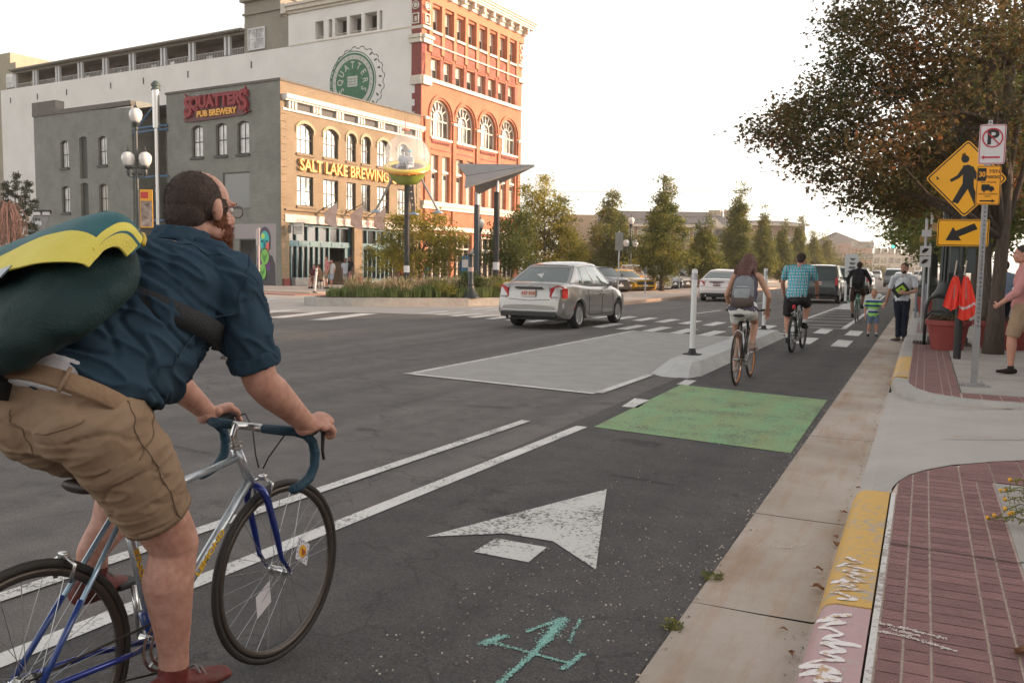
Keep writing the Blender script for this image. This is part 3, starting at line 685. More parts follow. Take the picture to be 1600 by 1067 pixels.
mb = MB();WF.box(mb,.25,13.6,4.60,4.70,.002,.16);mb.build('ledge',TANB,pub,world=True)
RLET = M('faded_red_letters',(.62,.16,.12),.6)
mb = MB()
for a,t in ((4.7,'SQUATTERS'),(8.6,'PUB BREWERY')):mb = MB();text(mb,t,.34,frame4(WF.p(a,4.14,.108),UU,UPZ,-VV),.012,0,1.1);mb.build('fascia_lettering',RLET,pub,world=True,fix=False)
def storefront(a0,a1,nup):
 mb = MB();D0,D1 = -.5,-.38
 for z0,z1 in ((2.5,2.86),(3.74,3.88),(.02,.5)):WF.box(mb,a0,a1 if z0 > 1 else a0+(a1-a0)*.62,z0,z1,D0,D1+.06)
 for i in range(nup+1):x = a0+(a1-a0)*i/nup;WF.box(mb,x-.05,x+.05,2.86,3.74,D0,D1)
 nl = 8
 for i in range(nl+1):x = a0+.06+(a1-a0-.12)*.66*i/nl;WF.box(mb,x-.045,x+.045,.5,2.5,D0+.01,D1)
 WF.box(mb,a1-.5,a1,.02,2.5,D0+.01,D1);WF.box(mb,a0,a0+.1,.02,2.5,D0+.02,D1+.03)
 for i in range(nup):x = a0+(a1-a0)*(i+.5)/nup;WF.box(mb,x-.38,x+.38,2.56,2.80,D1+.06,D1+.09)
 f = mb.build('storefront',TEALP,pub,world=True)
 mb = MB();WF.box(mb,a0,a1,2.86,3.74,-.56,-.52);WF.box(mb,a0,a0+(a1-a0)*.66,.5,2.5,-.56,-.52);mb.build('pane',PANED,f,world=True)
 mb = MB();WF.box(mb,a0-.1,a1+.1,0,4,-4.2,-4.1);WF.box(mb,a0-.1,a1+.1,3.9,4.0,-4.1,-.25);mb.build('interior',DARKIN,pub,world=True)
storefront(.66,6.5,6);storefront(7.3,12.9,6)
mb = MB();WF.box(mb,.1,.62,0.0,.55,.05,.10);WF.box(mb,6.5,7.3,.0,.6,.003,.08);mb.build('brick_base',SIDR,pub,world=True)
mb = MB();WF.box(mb,.9,3.7,.13,.62,-.1,.25);mb.build('stone_bench_step',CONC3,pub,world=True)
# mural on the grey wall
def flat(name,W,poly,d,mat,root):mb = MB();W.prism(mb,poly,d,d+.004);return mb.build(name,mat,root,world=True)
flat('mural_ground',WS,[(.42,.02),(2.05,.02),(2.05,3.8),(.42,3.8)],.004,M('mural_grey',(.34,.31,.31),.8),pub)
flat('mural_ground_band',WS,[(2.05,2.92),(6.5,2.92),(6.5,3.8),(2.05,3.8)],.004,M('mural_grey',(0,0,0)),pub)
mu = [('mural_shoulders',[(.45,.05),(2.05,.05),(2.05,1.2),(1.9,1.75),(1.55,2.0),(.75,1.9),(.5,1.4)],(.07,.065,.075)),
 ('mural_coat',[(.95,1.0),(1.95,.9),(2.0,1.75),(1.55,2.3),(.95,2.0)],(.17,.06,.22)),
 ('mural_hair',[(.88,2.3)]+[(1.33+.48*cos(t),2.95+.68*sin(t)) for t in [pi*i/10 for i in range(11)]]+[(1.78,2.1),(1.6,1.9)],(.10,.07,.12)),
 ('mural_face',ellipse(1.35,2.75,.39,.62),(.06,.52,.48)),
 ('mural_shade',[(.97,2.75),(1.2,2.65),(1.28,2.35),(1.1,2.1),(.98,2.4)],(.75,.16,.13)),
 ('mural_forehead_spot',ellipse(1.47,3.07,.15,.17),(.52,.72,.14)),
 ('mural_eye',[(1.05,2.80),(1.28,2.84),(1.28,2.72),(1.08,2.70)],(.02,.14,.18)),('mural_eye',[(1.42,2.84),(1.66,2.80),(1.64,2.68),(1.44,2.72)],(.02,.14,.18)),
 ('mural_nose',[(1.30,2.75),(1.42,2.75),(1.44,2.42),(1.24,2.42)],(.02,.2,.25)),
 ('mural_moustache',[(1.0,2.22),(1.35,2.42),(1.7,2.22),(1.35,2.28)],(.05,.16,.06)),
 ('mural_beard',ellipse(1.32,1.82,.36,.46,12),(.24,.55,.12)),('mural_hop',ellipse(1.5,.95,.30,.48,12),(.22,.55,.12))]
for k,(n_,poly,c) in enumerate(mu):flat(n_,WS,poly,.009+.0045*k,M('paint_'+n_,c,.7),pub)
mb = MB()
for cx,cz,r in ((1.32,1.82,.34),(1.5,.95,.28)):
 for i in range(4):
  for s_ in (-1,1):
   mb.prism([(cx+s_*(-r*.8+i*r*.35),cz+r*.9-i*.12),(cx+s_*(-r*.8+i*r*.35)+.03,cz+r*.9-i*.12),(cx+s_*(r*.1+i*r*.2)+.03,cz-r*.9+i*.1),(cx+s_*(r*.1+i*r*.2),cz-r*.9+i*.1)],.002,WS.p(0,0,.066),WS.ax,UPZ,WS.n)
mb.split('mural_scales',M('hop_line',(.05,.2,.06),.7),pub)
# ---- signs on the pub
sg = thing('neon_sign','red and gold neon pub sign high on the grey side wall','sign',WS.p(5.3,10.4,.1))
mb = MB();W2 = Wal(WS.p(0,0,0),WS.ax,WS.n)
M4 = frame4(WS.p(5.35,11.28,.22),-VV,UPZ,-UU)
text(mb,'QUATTER',1.0,M4,.10,.05,1.0);text(mb,'S',1.65,frame4(WS.p(7.75,11.05,.22),-VV,UPZ,-UU),.10,.05,1.0);text(mb,'S',1.65,frame4(WS.p(2.85,11.1,.22),-VV,UPZ,-UU),.10,.05,1.0);mb.build('letters',M('neon_red',(.24,.006,.016),.6),sg,world=True,fix=False)
mb = MB();text(mb,'QUATTER',1.0,frame4(WS.p(5.35,11.28,.14),-VV,UPZ,-UU),.06,.11,1.0);text(mb,'S',1.65,frame4(WS.p(7.75,11.05,.14),-VV,UPZ,-UU),.06,.11,1.0);text(mb,'S',1.65,frame4(WS.p(2.85,11.1,.14),-VV,UPZ,-UU),.06,.11,1.0);mb.build('letter_outline',M('neon_outline',(.16,.01,.03),.5),sg,world=True,fix=False)
mb = MB();WS.prism(mb,[(2.3,10.5),(3.1,10.95),(7.4,10.95),(8.35,10.42),(8.3,10.25),(7.4,10.2),(3.0,10.3)],.04,.12);mb.build('backing_panel',M('sign_dark',(.10,.015,.02),.5),sg,world=True)
mb = MB();text(mb,'PUB BREWERY',.52,frame4(WS.p(5.25,10.6,.17),-VV,UPZ,-UU),.06,.015,1.05);mb.build('gold_letters',M('gold_letters',(.80,.38,.03),.4),sg,world=True,fix=False)
mb = MB()
for a in (2.5,8.1):
 mb.tube([WS.p(a+.25*cos(t*.7)*(-1 if a > 5 else 1),11.15+.75*sin(t),.2) for t in [i*.35-2 for i in range(12)]],.055,6)
mb.build('scroll',M('neon_red',(0,0,0)),sg,world=True)
lt = thing('letter_sign','yellow raised letters reading salt lake brewing on the tan front','sign',WF.p(1.4,7.0,.05))
mb = MB();text(mb,'SALT LAKE BREWING CO.',1.0,frame4(WF.p(1.36,7.36,.16),UU,UPZ,-VV),.12,.022,.885,'LEFT')
mb.build('letters',M('yellow_letters',(.62,.26,.015),.45),lt,world=True,fix=False)
# wall flags
for k,a in enumerate((3.2,5.6,7.9)):
 fl = thing('wall_flag',['pink flag on a slanted pole, nearest the mural corner','pink flag on a slanted pole between the other two flags','pink flag on a slanted pole nearest the flying saucer'][k],'flag',WF.p(a,4.75),group='flags slanting from the pub front')
 mb = MB();mb.tube([WF.p(a-.3,4.6,.05),WF.p(a+.35,5.35,1.2)],.025,6);mb.build('pole',TRIM,fl,world=True)
 rows = []
 for i in range(8):
  t = i/7;rows.append([WF.p(a+.35-.05*j+.04*sin(i*1.3+j),5.3-.15*j*.9-t*1.65*(1-.12*j),1.15-.16*j+.03*sin(i+j*2)) for j in range(6)])
 mb = MB();mb.grid(rows);mb.build('cloth',M('pink_cloth',(.62,.40,.36),.85,col2=(.65,.56,.50),vs=6),fl,world=True,fix=False,smooth=True)
hs_ = thing('hanging_sign','small square white sign hanging from a bracket on the pub corner','sign',WF.p(.9,3.3,.5))
mb = MB();WF.box(mb,.62,.72,3.25,3.75,.05,.12);mb.tube([WF.p(.6,3.85,.1),WF.p(.6,3.85,1.3)],.02,6);mb.build('bracket',TRIM,hs_,world=True)
mb = MB();c = WF.p(.6,3.5,.8);mb.box(c,(.75,.04,.62),rot=-FA);mb.build('board',M('board_white',(.6,.58,.54),.6),hs_,world=True)
mb = MB();text(mb,'CALL BEER\nTO GO',.14,frame4(WF.p(.6,3.52,.8)-UU*.024,-VV*-1*-1,UPZ,-UU),.004,0);mb.build('lettering',TRIM,hs_,world=True,fix=False)
# steel flue on the side wall
fl = thing('exhaust_flue','tall steel flue with blue braces standing in the wall recess','flue',WS.p(10.65,0,.25))
mb = MB();mb.cyl(WS.p(10.72,10.0,.3),WS.p(10.72,12.4,.3),.22,n=20);mb.cyl(WS.p(10.72,1.0,.3),WS.p(10.72,10.0,.3),.12,n=20)
for k in range(10):mb.cyl(WS.p(10.72,1.2+k*.95,.3),WS.p(10.72,1.27+k*.95,.3),.135,n=20)
mb.build('pipe',M('steel_flue',(.62,.60,.58),.35,metal=.7),fl,world=True,angle=40)
mb = MB();mb.lathe([(.30,12.4),(.24,12.5),(.24,12.62),(.3,12.66),(.3,12.75),(.15,12.95),(.02,13.0)],WS.p(10.72,0,.3));mb.build('cap',M('cap_green',(.05,.08,.07),.5),fl,world=True,angle=40)
mb = MB()
for z in (4.1,6.95,9.9,10.15):mb.tube([WS.p(9.9,z,.1),WS.p(10.7,z,.3),WS.p(13.2,z-.05,.2)],.07,6)
mb.tube([WS.p(10.8,11.5,.3),WS.p(13.0,10.0,.2)],.07,6);mb.split('brace',M('brace_blue',(.06,.14,.25),.5),fl)
# ---------------------------------------------------------------- brick tower
tw = thing('brick_tower_building','tall red brick corner building with arched windows and white side wall','building',WF.p(13.7,0,0))
WT = Wal(PB,UU,-VV);T0,T1 = 13.72,27.95
ws = [14.84+1.545*i for i in range(8)];holes = []
for a in ws:holes += [arch(a,a+1.1,15.02,16.5,0),arch(a,a+1.1,18.4,20.1,0)]
ac = [16.15+3.26*i for i in range(4)]
for c in ac:holes += [arch(c-1.29,c+1.29,10.86,13.66,1.29),arch(c-1.2,c-.28,6.18,9.6,0),arch(c+.22,c+1.2,6.18,9.6,0)]
gf = [(14.5,17.6),(18.0,20.5),(21.6,24.2),(24.8,27.2)]
for a,b in gf:holes.append(arch(a,b,.02,3.9,0))
mb = MB();WT.wall(mb,[(T0,0),(T1,0),(T1,21.2),(T0,21.2)],holes,.42);mb.build('front_wall',REDB,tw,world=True)
# far side, side wall, back
WW = Wal(PB+UU*T0,VV,-UU)
ops = [(9.35,10.21),(8.47,8.85),(7.02,8.2),(5.6,6.75),(4.11,5.29),(3.6,3.88)]
mb = MB();WW.wall(mb,[(.0,0),(53.6,0),(53.6,18.62),(13.05,18.45),(13.05,21.0),(0,21.0)],[arch(a,b,18.66,20.0,0) for a,b in ops],.9)
mb.add([PB+UU*T0+VV*13.05+UPZ*18,PB+UU*T1+VV*13.05+UPZ*18,PB+UU*T1+VV*13.05+UPZ*21,PB+UU*T0+VV*13.05+UPZ*21],[(0,1,2,3)])
mb.build('side_wall',WHTB,tw,world=True,fix=False)
mb = MB();mb.add([PB+UU*T1+UPZ*0,PB+UU*T1+VV*53+UPZ*0,PB+UU*T1+VV*53+UPZ*18.6,PB+UU*T1+VV*13+UPZ*18.6,PB+UU*T1+VV*13+UPZ*21.2,PB+UU*T1+UPZ*21.2],[(0,1,2,3,4,5)])
mb.build('far_wall',REDB,tw,world=True,fix=False)
mb = MB();mb.add([WW.p(0,21.0,0),WW.p(13,21.0,0),WW.p(13,21.0,-14.2),WW.p(0,21.0,-14.2)],[(0,1,2,3)]);mb.add([WW.p(13,18.4,0),WW.p(53.6,18.4,0),WW.p(53.6,18.4,-14.2),WW.p(13,18.4,-14.2)],[(0,1,2,3)]);mb.build('roof',M('roof_felt'),tw,world=True)
mb = MB();WW.box(mb,3.4,10.4,18.5,20.3,-1.6,-1.5);mb.build('loggia_back',DARKIN,tw,world=True)
mb = MB()
for a,b in ops:
 WW.box(mb,a,b,18.86,18.90,-.25,-.21)
 for k in range(int((b-a)/.12)):WW.box(mb,a+.06+k*.12,a+.08+k*.12,18.67,18.87,-.24,-.22)
mb.build('loggia_railing',CRM,tw,world=True)
for a in ws:
 for z0,z1 in ((15.02,16.5),(18.4,20.1)):
  window(tw,WT,a,a+1.1,z0,z1,0,dep=.36,frame=CRM,pane=PANE,nv=0,nh=1,fw=.1)
  # blind in the upper sash
  mb = MB();WT.box(mb,a+.13,a+.97,z0+(z1-z0)*.52,z1-.12,-.325,-.315);mb.build('blind',PANEW,tw,world=True)
for c in ac:
 mb = MB();o_ = arch(c-1.29,c+1.29,10.86,13.66,1.29);i_ = arch(c-1.14,c+1.14,10.98,13.52,1.14)
 WT.prism(mb,o_,-.36,-.24,0,[i_]);WT.prism(mb,arch(c-.62,c+.62,10.98,12.95,.62),-.34,-.27,0,[arch(c-.5,c+.5,11.0,12.83,.5)])
 WT.box(mb,c-1.14,c+1.14,12.1,12.22,-.335,-.26);WT.box(mb,c-.06,c+.06,10.98,12.1,-.335,-.26)
 for t in (35,62,90,118,145):
  t = radians(t);p0 = WT.p(c+.55*cos(t),12.35+.55*sin(t),-.3);p1 = WT.p(c+1.16*cos(t),12.35+1.16*sin(t),-.3);mb.tube([p0,p1],.05,4)
 f = mb.build('arched_window',CRM,tw,world=True)
 mb = MB();WT.prism(mb,i_,-.35,-.34);mb.build('pane',PANE,f,world=True)
 mb = MB();WT.prism(mb,arch(c-.46,c-.02,11.0,12.75,.2),-.325,-.31);mb.build('blind',PANEW,f,world=True)
 mb = MB();WT.box(mb,c-1.36,c+1.36,10.70,10.86,-.05,.14);mb.build('sill',STONE,f,world=True)
 mb = MB();WT.prism(mb,arch(c-1.62,c+1.62,12.3,14.02,1.62),.002,.11,0,[arch(c-1.42,c+1.42,12.301,13.8,1.42)]);mb.build('arch_mould',REDB,tw,world=True)
 for a0,a1 in ((c-1.2,c-.28),(c+.22,c+1.2)):
  window(tw,WT,a0,a1,6.18,8.35,0,dep=.34,frame=CRM,pane=PANE,nv=0,nh=1,fw=.1);window(tw,WT,a0,a1,8.5,9.6,0,dep=.34,frame=CRM,pane=PANEW,nv=0,nh=0,fw=.1)
  mb = MB();WT.box(mb,a0,a1,8.34,8.51,-.34,-.1);mb.build('transom',STONE,tw,world=True)
  mb = MB();WT.box(mb,a0+.12,a1-.12,6.3,7.9,-.30,-.295);mb.build('blind',PANEW,tw,world=True)
mb = MB()
for c in ac:
 WT.box(mb,c-1.2,c+1.2,10.55,10.70,.002,.09)
 for k in range(11):WT.box(mb,c-1.15+k*.215,c-1.05+k*.215,10.4,10.55,.002,.08)
 WT.box(mb,c-1.25,c+1.25,9.95,10.03,.002,.05)
mb.build('brick_corbel',DRED,tw,world=True)
mb = MB()
for i in range(9):a = ws[0]-.25+1.545*i if i else ws[0]-.3;WT.box(mb,ws[0]-.445+1.545*i+.03,ws[0]-.445+1.545*i+.415,16.62+.2,20.3,.003,.16)
WT.box(mb,T0+.02,T1,20.3,20.95,.003,.17);mb.split('pilaster',M('smooth_brick',(.50,.19,.10),.8,var=.08,vs=3),tw)
mb = MB()
for i in range(8):WT.box(mb,ws[i]-.03,ws[i]+1.13,16.62,18.1,.003,.06)
for a in [T0]+[x+1.12 for x in ws]:WT.box(mb,a,a+.40,15.0,16.6,.003,.05)
mb.split('spandrel',DRED,tw)
for c in ac:pass
mb = MB()
for a in (14.03,17.6,20.86,24.12,27.35):WT.box(mb,a,a+.42,4.6,12.0,.003,.14)
mb.split('pier',REDB,tw)
mb = MB()
WT.box(mb,T0-.12,T1+.1,14.72,15.0,.003,.18)
WT.box(mb,T0+.02,T1,17.32,17.42,.003,.2);
for i in range(8):WT.box(mb,ws[i]-.06,ws[i]+1.16,18.22,18.4,.05,.2)
WT.box(mb,T0-.1,T0+1.0,17.3,17.8,.003,.28);WT.box(mb,T0-.15,T0+1.05,17.62,17.86,.003,.4);WT.box(mb,T0-.08,T0+1.0,18.3,18.5,.01,.2);WT.box(mb,T0-.08,T0+.95,14.4,15.02,.02,.24)
WW.box(mb,-.1,.95,17.3,17.8,.003,.28);WW.box(mb,-.15,1.0,17.62,17.86,.003,.36);WW.box(mb,-.08,.95,18.3,18.5,.01,.1);WW.box(mb,-.08,.9,14.4,15.02,.02,.2)
WT.box(mb,T1-.9,T1+.12,17.0,17.35,.003,.3);WT.box(mb,T1-.9,T1+.1,18.3,18.5,.01,.2)
WT.box(mb,T0,T1+.15,5.85,6.16,.003,.3);WT.box(mb,T0,T1+.1,5.6,5.85,.003,.2);WT.box(mb,T0,T1+.15,4.05,4.4,.003,.35)
for k in range(4):a = (17.6,20.86,24.12,14.03)[k];WT.box(mb,a-.03,a+.45,12.0,12.2,.003,.2)
WT.box(mb,T1-.6,T1+.12,12.0,12.2,.003,.2)
mb.split('stone_band',STONE,tw)
mb = MB()
WW.box(mb,-.02,.55,6,14.4,.003,.08)
for k in range(9):WW.box(mb,.55,.8,6.2+k*.9,6.6+k*.9,.003,.08)
WW.box(mb,-.02,.85,15.02,17.3,.004,.09);WW.box(mb,-.02,.85,17.86,18.3,.004,.09);WW.box(mb,-.02,.85,18.5,21.2,.004,.09);WT.box(mb,T0-.09,T0+.35,15.02,17.3,.002,.05)
mb.split('corner_return',SIDR,tw)
mb = MB()
for W_,s_ in ((WW,1),(WT,0)):
 o_ = 0 if s_ else T0
 for a in (.45,):
  W_.prism(mb,ellipse(o_+a,19.9,.30),.13,.2,0,[ellipse(o_+a,19.9,.24)]);W_.prism(mb,ellipse(o_+a,19.9,.17),.13,.18)
  W_.box(mb,o_+a-.3,o_+a+.3,19.28,19.36,.13,.2);W_.box(mb,o_+a-.3,o_+a+.3,18.62,18.7,.13,.2);W_.box(mb,o_+a-.3,o_+a-.22,18.7,19.28,.13,.2);W_.box(mb,o_+a+.22,o_+a+.3,18.7,19.28,.13,.2)
  W_.box(mb,o_+a-.1,o_+a+.1,18.8,19.15,.13,.16);W_.prism(mb,ellipse(o_+a,20.75,.30),.13,.2,0,[ellipse(o_+a,20.75,.24)])
WT.box(mb,T1-.7,T1-.1,18.6,18.7,.1,.2);WT.prism(mb,ellipse(T1-.4,19.9,.28),.1,.2,0,[ellipse(T1-.4,19.9,.2)]);WT.prism(mb,ellipse(T1-.4,19.1,.28),.1,.2,0,[ellipse(T1-.4,19.1,.2)])
mb.split('corner_ornament',STONE,tw)
mb = MB()
for d0,z0,z1 in ((.25,20.95,21.25),(.35,21.25,21.45),(.88,21.62,21.8),(.98,21.8,21.95),(1.08,21.95,22.05)):WT.box(mb,T0-.35,T1+d0*.7,z0,z1,0,d0)
WT.box(mb,T0-.3,T1+.55,21.45,21.62,0,.8)
WT.box(mb,T1-.2,T1+.8,21.6,22.0,-14,0)
for k in range(11):a = T0+.3+k*1.36;WT.box(mb,a,a+.28,21.05,21.46,.2,.72);WT.box(mb,a+.02,a+.26,20.9,21.05,.2,.45)
WW.box(mb,-.1,13.05,20.9,21.1,.003,.15);WW.box(mb,-.1,13.0,21.1,21.4,.003,.35);WW.box(mb,-.1,13.0,21.4,21.6,.003,.5);WW.box(mb,13.0,13.5,20.95,21.7,-1,.4)
WW.box(mb,.9,13.1,18.46,18.54,.003,.05)
mb.split('cornice',STONE,tw)
mb = MB()
for a,b in gf:
 for z0,z1 in ((3.7,3.9),(2.7,2.85),(.02,.5)):WT.box(mb,a,b,z0,z1,-.4,-.25)
 for k in range(4):x = a+(b-a)*k/3;WT.box(mb,x-.06,x+.06,.5,3.7,-.395,-.26)
mb.split('shop_frame',CRM,tw)
mb = MB()
for a,b in gf:WT.box(mb,a,b,.02,3.9,-.5,-.45)
mb.build('shop_glass',PANED,tw,world=True)
mb = MB();r = random.Random(4)
for a in (51.84,47.14,42.32,35.53,30.84,24.9,17.19):WW.box(mb,a-.05,a+.05,17.2,17.75,.003,.05)
mb.split('wall_anchor',TRIM,tw)
# painted round logo
LG = M('logo_green',(.055,.17,.10),.85,var=.25,vs=3,world=True);LW = M('logo_white',(.52,.51,.47),.85,var=.08,vs=3,world=True);LK = M('logo_line',(.05,.07,.065),.85)
cx,cz = 6.45,15.13
def ring(r0,r1,d,mat,nm,c=(cx,cz),nn=48):
 mb = MB();WW.prism(mb,ellipse(*c,r0,n=nn),d,d+.003,0,[ellipse(*c,r1,n=nn)] if r1 else ());mb.build(nm,mat,tw,world=True)
cr_ = []
for i in range(120):
 t = 2*pi*i/120;rr = 2.62+.075*(1 if (i//3) % 2 else -1);cr_.append((cx-.42+rr*cos(t),cz-.05+rr*sin(t)*.98))
mb = MB();WW.prism(mb,[p for p in cr_],.004,.007,0,[[(cx-.42+(p[0]-cx+.42)*.975,cz-.05+(p[1]-cz+.05)*.975) for p in cr_]]);mb.build('logo_cap_outline',LK,tw,world=True)
mb = MB()
for i in range(17):
 t = -pi+.25+i*.28-1.2;p = lambda r_,tt:(cx-.3+r_*cos(tt),cz+r_*sin(tt))
 WW.prism(mb,[p(2.25,t),p(2.5,t+.02),p(2.5,t+.08),p(2.25,t+.05)],.008,.011)
mb.build('logo_crimp',LK,tw,world=True)
ring(2.28,2.21,.012,LG,'logo_thin_ring');ring(2.13,1.98,.012,LG,'logo_ring');ring(1.98,1.66,.012,LW,'logo_white_ring');ring(1.66,None,.012,LG,'logo_disc')
mb = MB()
for s_,t0,t1,r_,sz in (('SQUATTERS',208,-28,1.22,.72),('PUB BREWERY * SALT LAKE CITY UTAH',205,-25,1.82,.2)):
 for i,ch in enumerate(s_):
  t = radians(t0+(t1-t0)*i/(len(s_)-1));ex = VV*-1
  pos = WW.p(cx,cz,.0175)+ex*(r_*cos(t))+UPZ*(r_*sin(t));rt = t-pi/2
  ax = ex*cos(rt)+UPZ*sin(rt);ay = -ex*sin(rt)+UPZ*cos(rt)
  if ch != ' ' and r_ < 1.5:text(mb,ch,sz,frame4(pos,ax,ay,-UU),.003,.012,.85)
mb.build('logo_letters',LW,tw,world=True,fix=False)
mb = MB()
for s_,t0,t1,r_,sz in (('SALT LAKE BREWING',190,-10,1.82,.24),):
 for i,ch in enumerate(s_):
  if ch == ' ':continue
  t = radians(t0+(t1-t0)*i/(len(s_)-1));ex = VV*-1;pos = WW.p(cx,cz,.0175)+ex*(r_*cos(t))+UPZ*(r_*sin(t));rt = t-pi/2
  text(mb,ch,sz,frame4(pos,ex*cos(rt)+UPZ*sin(rt),-ex*sin(rt)+UPZ*cos(rt),-UU),.003,0)
mb.build('logo_small_letters',LG,tw,world=True,fix=False)
mb = MB();WW.box(mb,cx-.48,cx+.48,cz-.35,cz+.42,.0165,.0185);mb.build('logo_centre',LW,tw,world=True)
mb = MB();
for z in (.2,-.0):
 for k in range(6):WW.box(mb,cx-.36+k*.135,cx-.30+k*.135,cz+z-.06,cz+z+.08,.019,.021)
WW.box(mb,cx-.36,cx+.4,cz-.22,cz-.17,.019,.021);mb.build('logo_centre_print',LG,tw,world=True)
# rooftop gallery with paired white posts
WG = Wal(PB+UU*(T0+.05),VV,-UU)
rg = thing('rooftop_gallery','long rooftop gallery with paired white posts above the white wall','building',WG.p(33,18.6,0))
mb = MB();WG.box(mb,18.05,51.5,18.55,20.4,-2.2,-2.1);mb.build('back_wall',M('gallery_wall',(.17,.14,.12),.9,var=.2,vs=1,world=True),rg,world=True)
mb = MB();r = random.Random(1)
for k in range(13):a = 19.3+k*2.5;WG.box(mb,a,a+.75,18.75+.1,19.9,-2.1,-2.06)
mb.split('gallery_window',PANE,rg)
mb = MB()
for k,a in enumerate([51.25,48.07,47.61,44.28,43.84,40.7,40.2,36.88,36.41,33.0,32.49,28.64,28.19,24.93,24.45,20.5,20.02]):WG.box(mb,a-.11,a+.11,18.6,20.12,-.35,-.13)
mb.split('post',M('post_white',(.58,.58,.58),.7),rg)
mb = MB();WG.box(mb,18.1,51.5,19.06,19.1,-.3,-.26)
for k in range(166):a = 18.15+.2*k;WG.box(mb,a,a+.03,18.6,19.06,-.295,-.265)
mb.build('railing',M('rail_white',(.5,.5,.48),.7),rg,world=True)
mb = MB();WG.box(mb,18.05,51.6,20.12,20.26,-.4,-.1);WG.box(mb,18.05,51.7,20.36,20.48,-3,.35)
for k in range(84):a = 18.1+.4*k;WG.box(mb,a,a+.1,20.26,20.36,-2,.3)
mb.build('roof',M('gallery_roof',(.24,.22,.18),.85),rg,world=True)
pent = thing('beige_penthouse','beige rendered rooftop block with a white window','building',WG.p(15.5,18.4,0))
mb = MB();WG.box(mb,13.1,18.05,18.4,20.82,-6,-.02);WG.box(mb,14.0,18.05,20.82,22.5,-6,-.05);WG.box(mb,13.9,18.15,21.45,21.6,-6.1,.1);WG.box(mb,13.8,18.25,22.5,22.9,-6.2,.3);WG.box(mb,15.5,17.5,22.9,25.5,-5,-.05);mb.build('wall',BEIG,pent,world=True)
for k in range(9):
 a = 22+k*3.3
 if k in (0,2,4,5,8):mb = MB();WG.box(mb,a,a+2.4,20.5,20.95,-6,-2.6);mb.build('roof_block',BEIG,rg,world=True)
window(pent,Wal(WG.p(0,0,.02),VV,-UU),15.62,17.58,18.62,20.36,0,dep=0.0,frame=M('white_frame',(.6,.6,.6),.6),pane=PANE,nv=1,nh=1,fw=.12)
pent2 = thing('beige_rear_block','beige stepped block at the far left end of the rooftop','building',WG.p(54,0,0))
mb = MB();WG.box(mb,51.7,66,0,21.4,-8,-.5);WG.box(mb,53.2,66,21.4,22.6,-8,-.8);WG.box(mb,46.4,51.7,20.5,21.1,-8,-3);mb.build('wall',M('rear_beige',(.36,.31,.23),.9,var=.1,vs=1,world=True),pent2,world=True)
mb = MB();WG.box(mb,51.8,53.4,18.9,20.3,-.5,-.4);mb.build('window',PANE,pent2,world=True)
# ================================================================ vehicles (local: +Y forward, rear bumper at y=0)
def lerp_tab(tab,y):
 if y <= tab[0][0]:return tab[0][1]
 for (a,p),(b,q) in zip(tab[:-1],tab[1:]):
  if y <= b:return p+(q-p)*(y-a)/(b-a) if b > a else q
 return tab[-1][1]
TYRE = M('tyre_rubber',(.018,.018,.018),.85,bump=.2,bs=60);RIMM = M('alloy_rim',(.50,.50,.50),.3,metal=.8);CGL = M('car_glass',(.17,.20,.19),.04,metal=.65,coat=.6)
BLKP = M('black_plastic',(.02,.02,.02),.5);TAIL = M('tail_lamp_red',(.45,.008,.015),.3,coat=.25);LAMPG = M('headlamp_glass',(.55,.55,.55),.08,metal=.4,coat=1);CHR = M('chrome',(.7,.7,.7),.12,metal=1)
PLT = M('licence_plate',(.62,.52,.46),.5);PLTX = M('plate_ink',(.45,.12,.08),.6);CINT = M('car_interior',(.05,.05,.05),.9)
def wheel(parent,x,y,r,wd,out,rim=RIMM,ns=5):
 s = 1 if x > 0 else -1;mb = MB()
 R = Matrix.Rotation(pi/2*s,3,'Y')
 mb.lathe([(r*.66,-wd/2),(r*.9,-wd/2),(r*.985,-wd*.36),(r,-wd*.2),(r,wd*.2),(r*.985,wd*.36),(r*.9,wd/2),(r*.68,wd/2),(r*.64,wd*.42),(r*.64,-wd*.3)],(x,y,r),28,R=R)
 w_ = mb.build('wheel',TYRE,parent,angle=40)
 mb = MB();mb.lathe([(r*.69,wd*.44),(r*.66,wd*.5),(r*.62,wd*.44),(r*.58,wd*.2),(r*.58,-wd*.1),(.01,-wd*.1)],(x,y,r),28,R=R)
 for k in range(ns):
  a = 2*pi*k/ns+.3
  for o_ in (-.13,.13):
   p0 = V3((x+s*wd*.33,y+cos(a+o_*1.8)*r*.12,r+sin(a+o_*1.8)*r*.12));p1 = V3((x+s*wd*.40,y+cos(a+o_*.7)*r*.62,r+sin(a+o_*.7)*r*.62));mb.tube([p0,p1],[r*.06,r*.05],5)
 mb.cyl((x+s*wd*.2,y,r),(x+s*wd*.42,y,r),r*.16,n=12)
 rm = mb.build('rim',rim,w_,angle=40)
 mb = MB();mb.lathe([(r*.56,wd*.06),(.01,wd*.06)],(x,y,r),20,R=R);mb.build('brake_shadow_disc',BLKP,w_)
 return w_
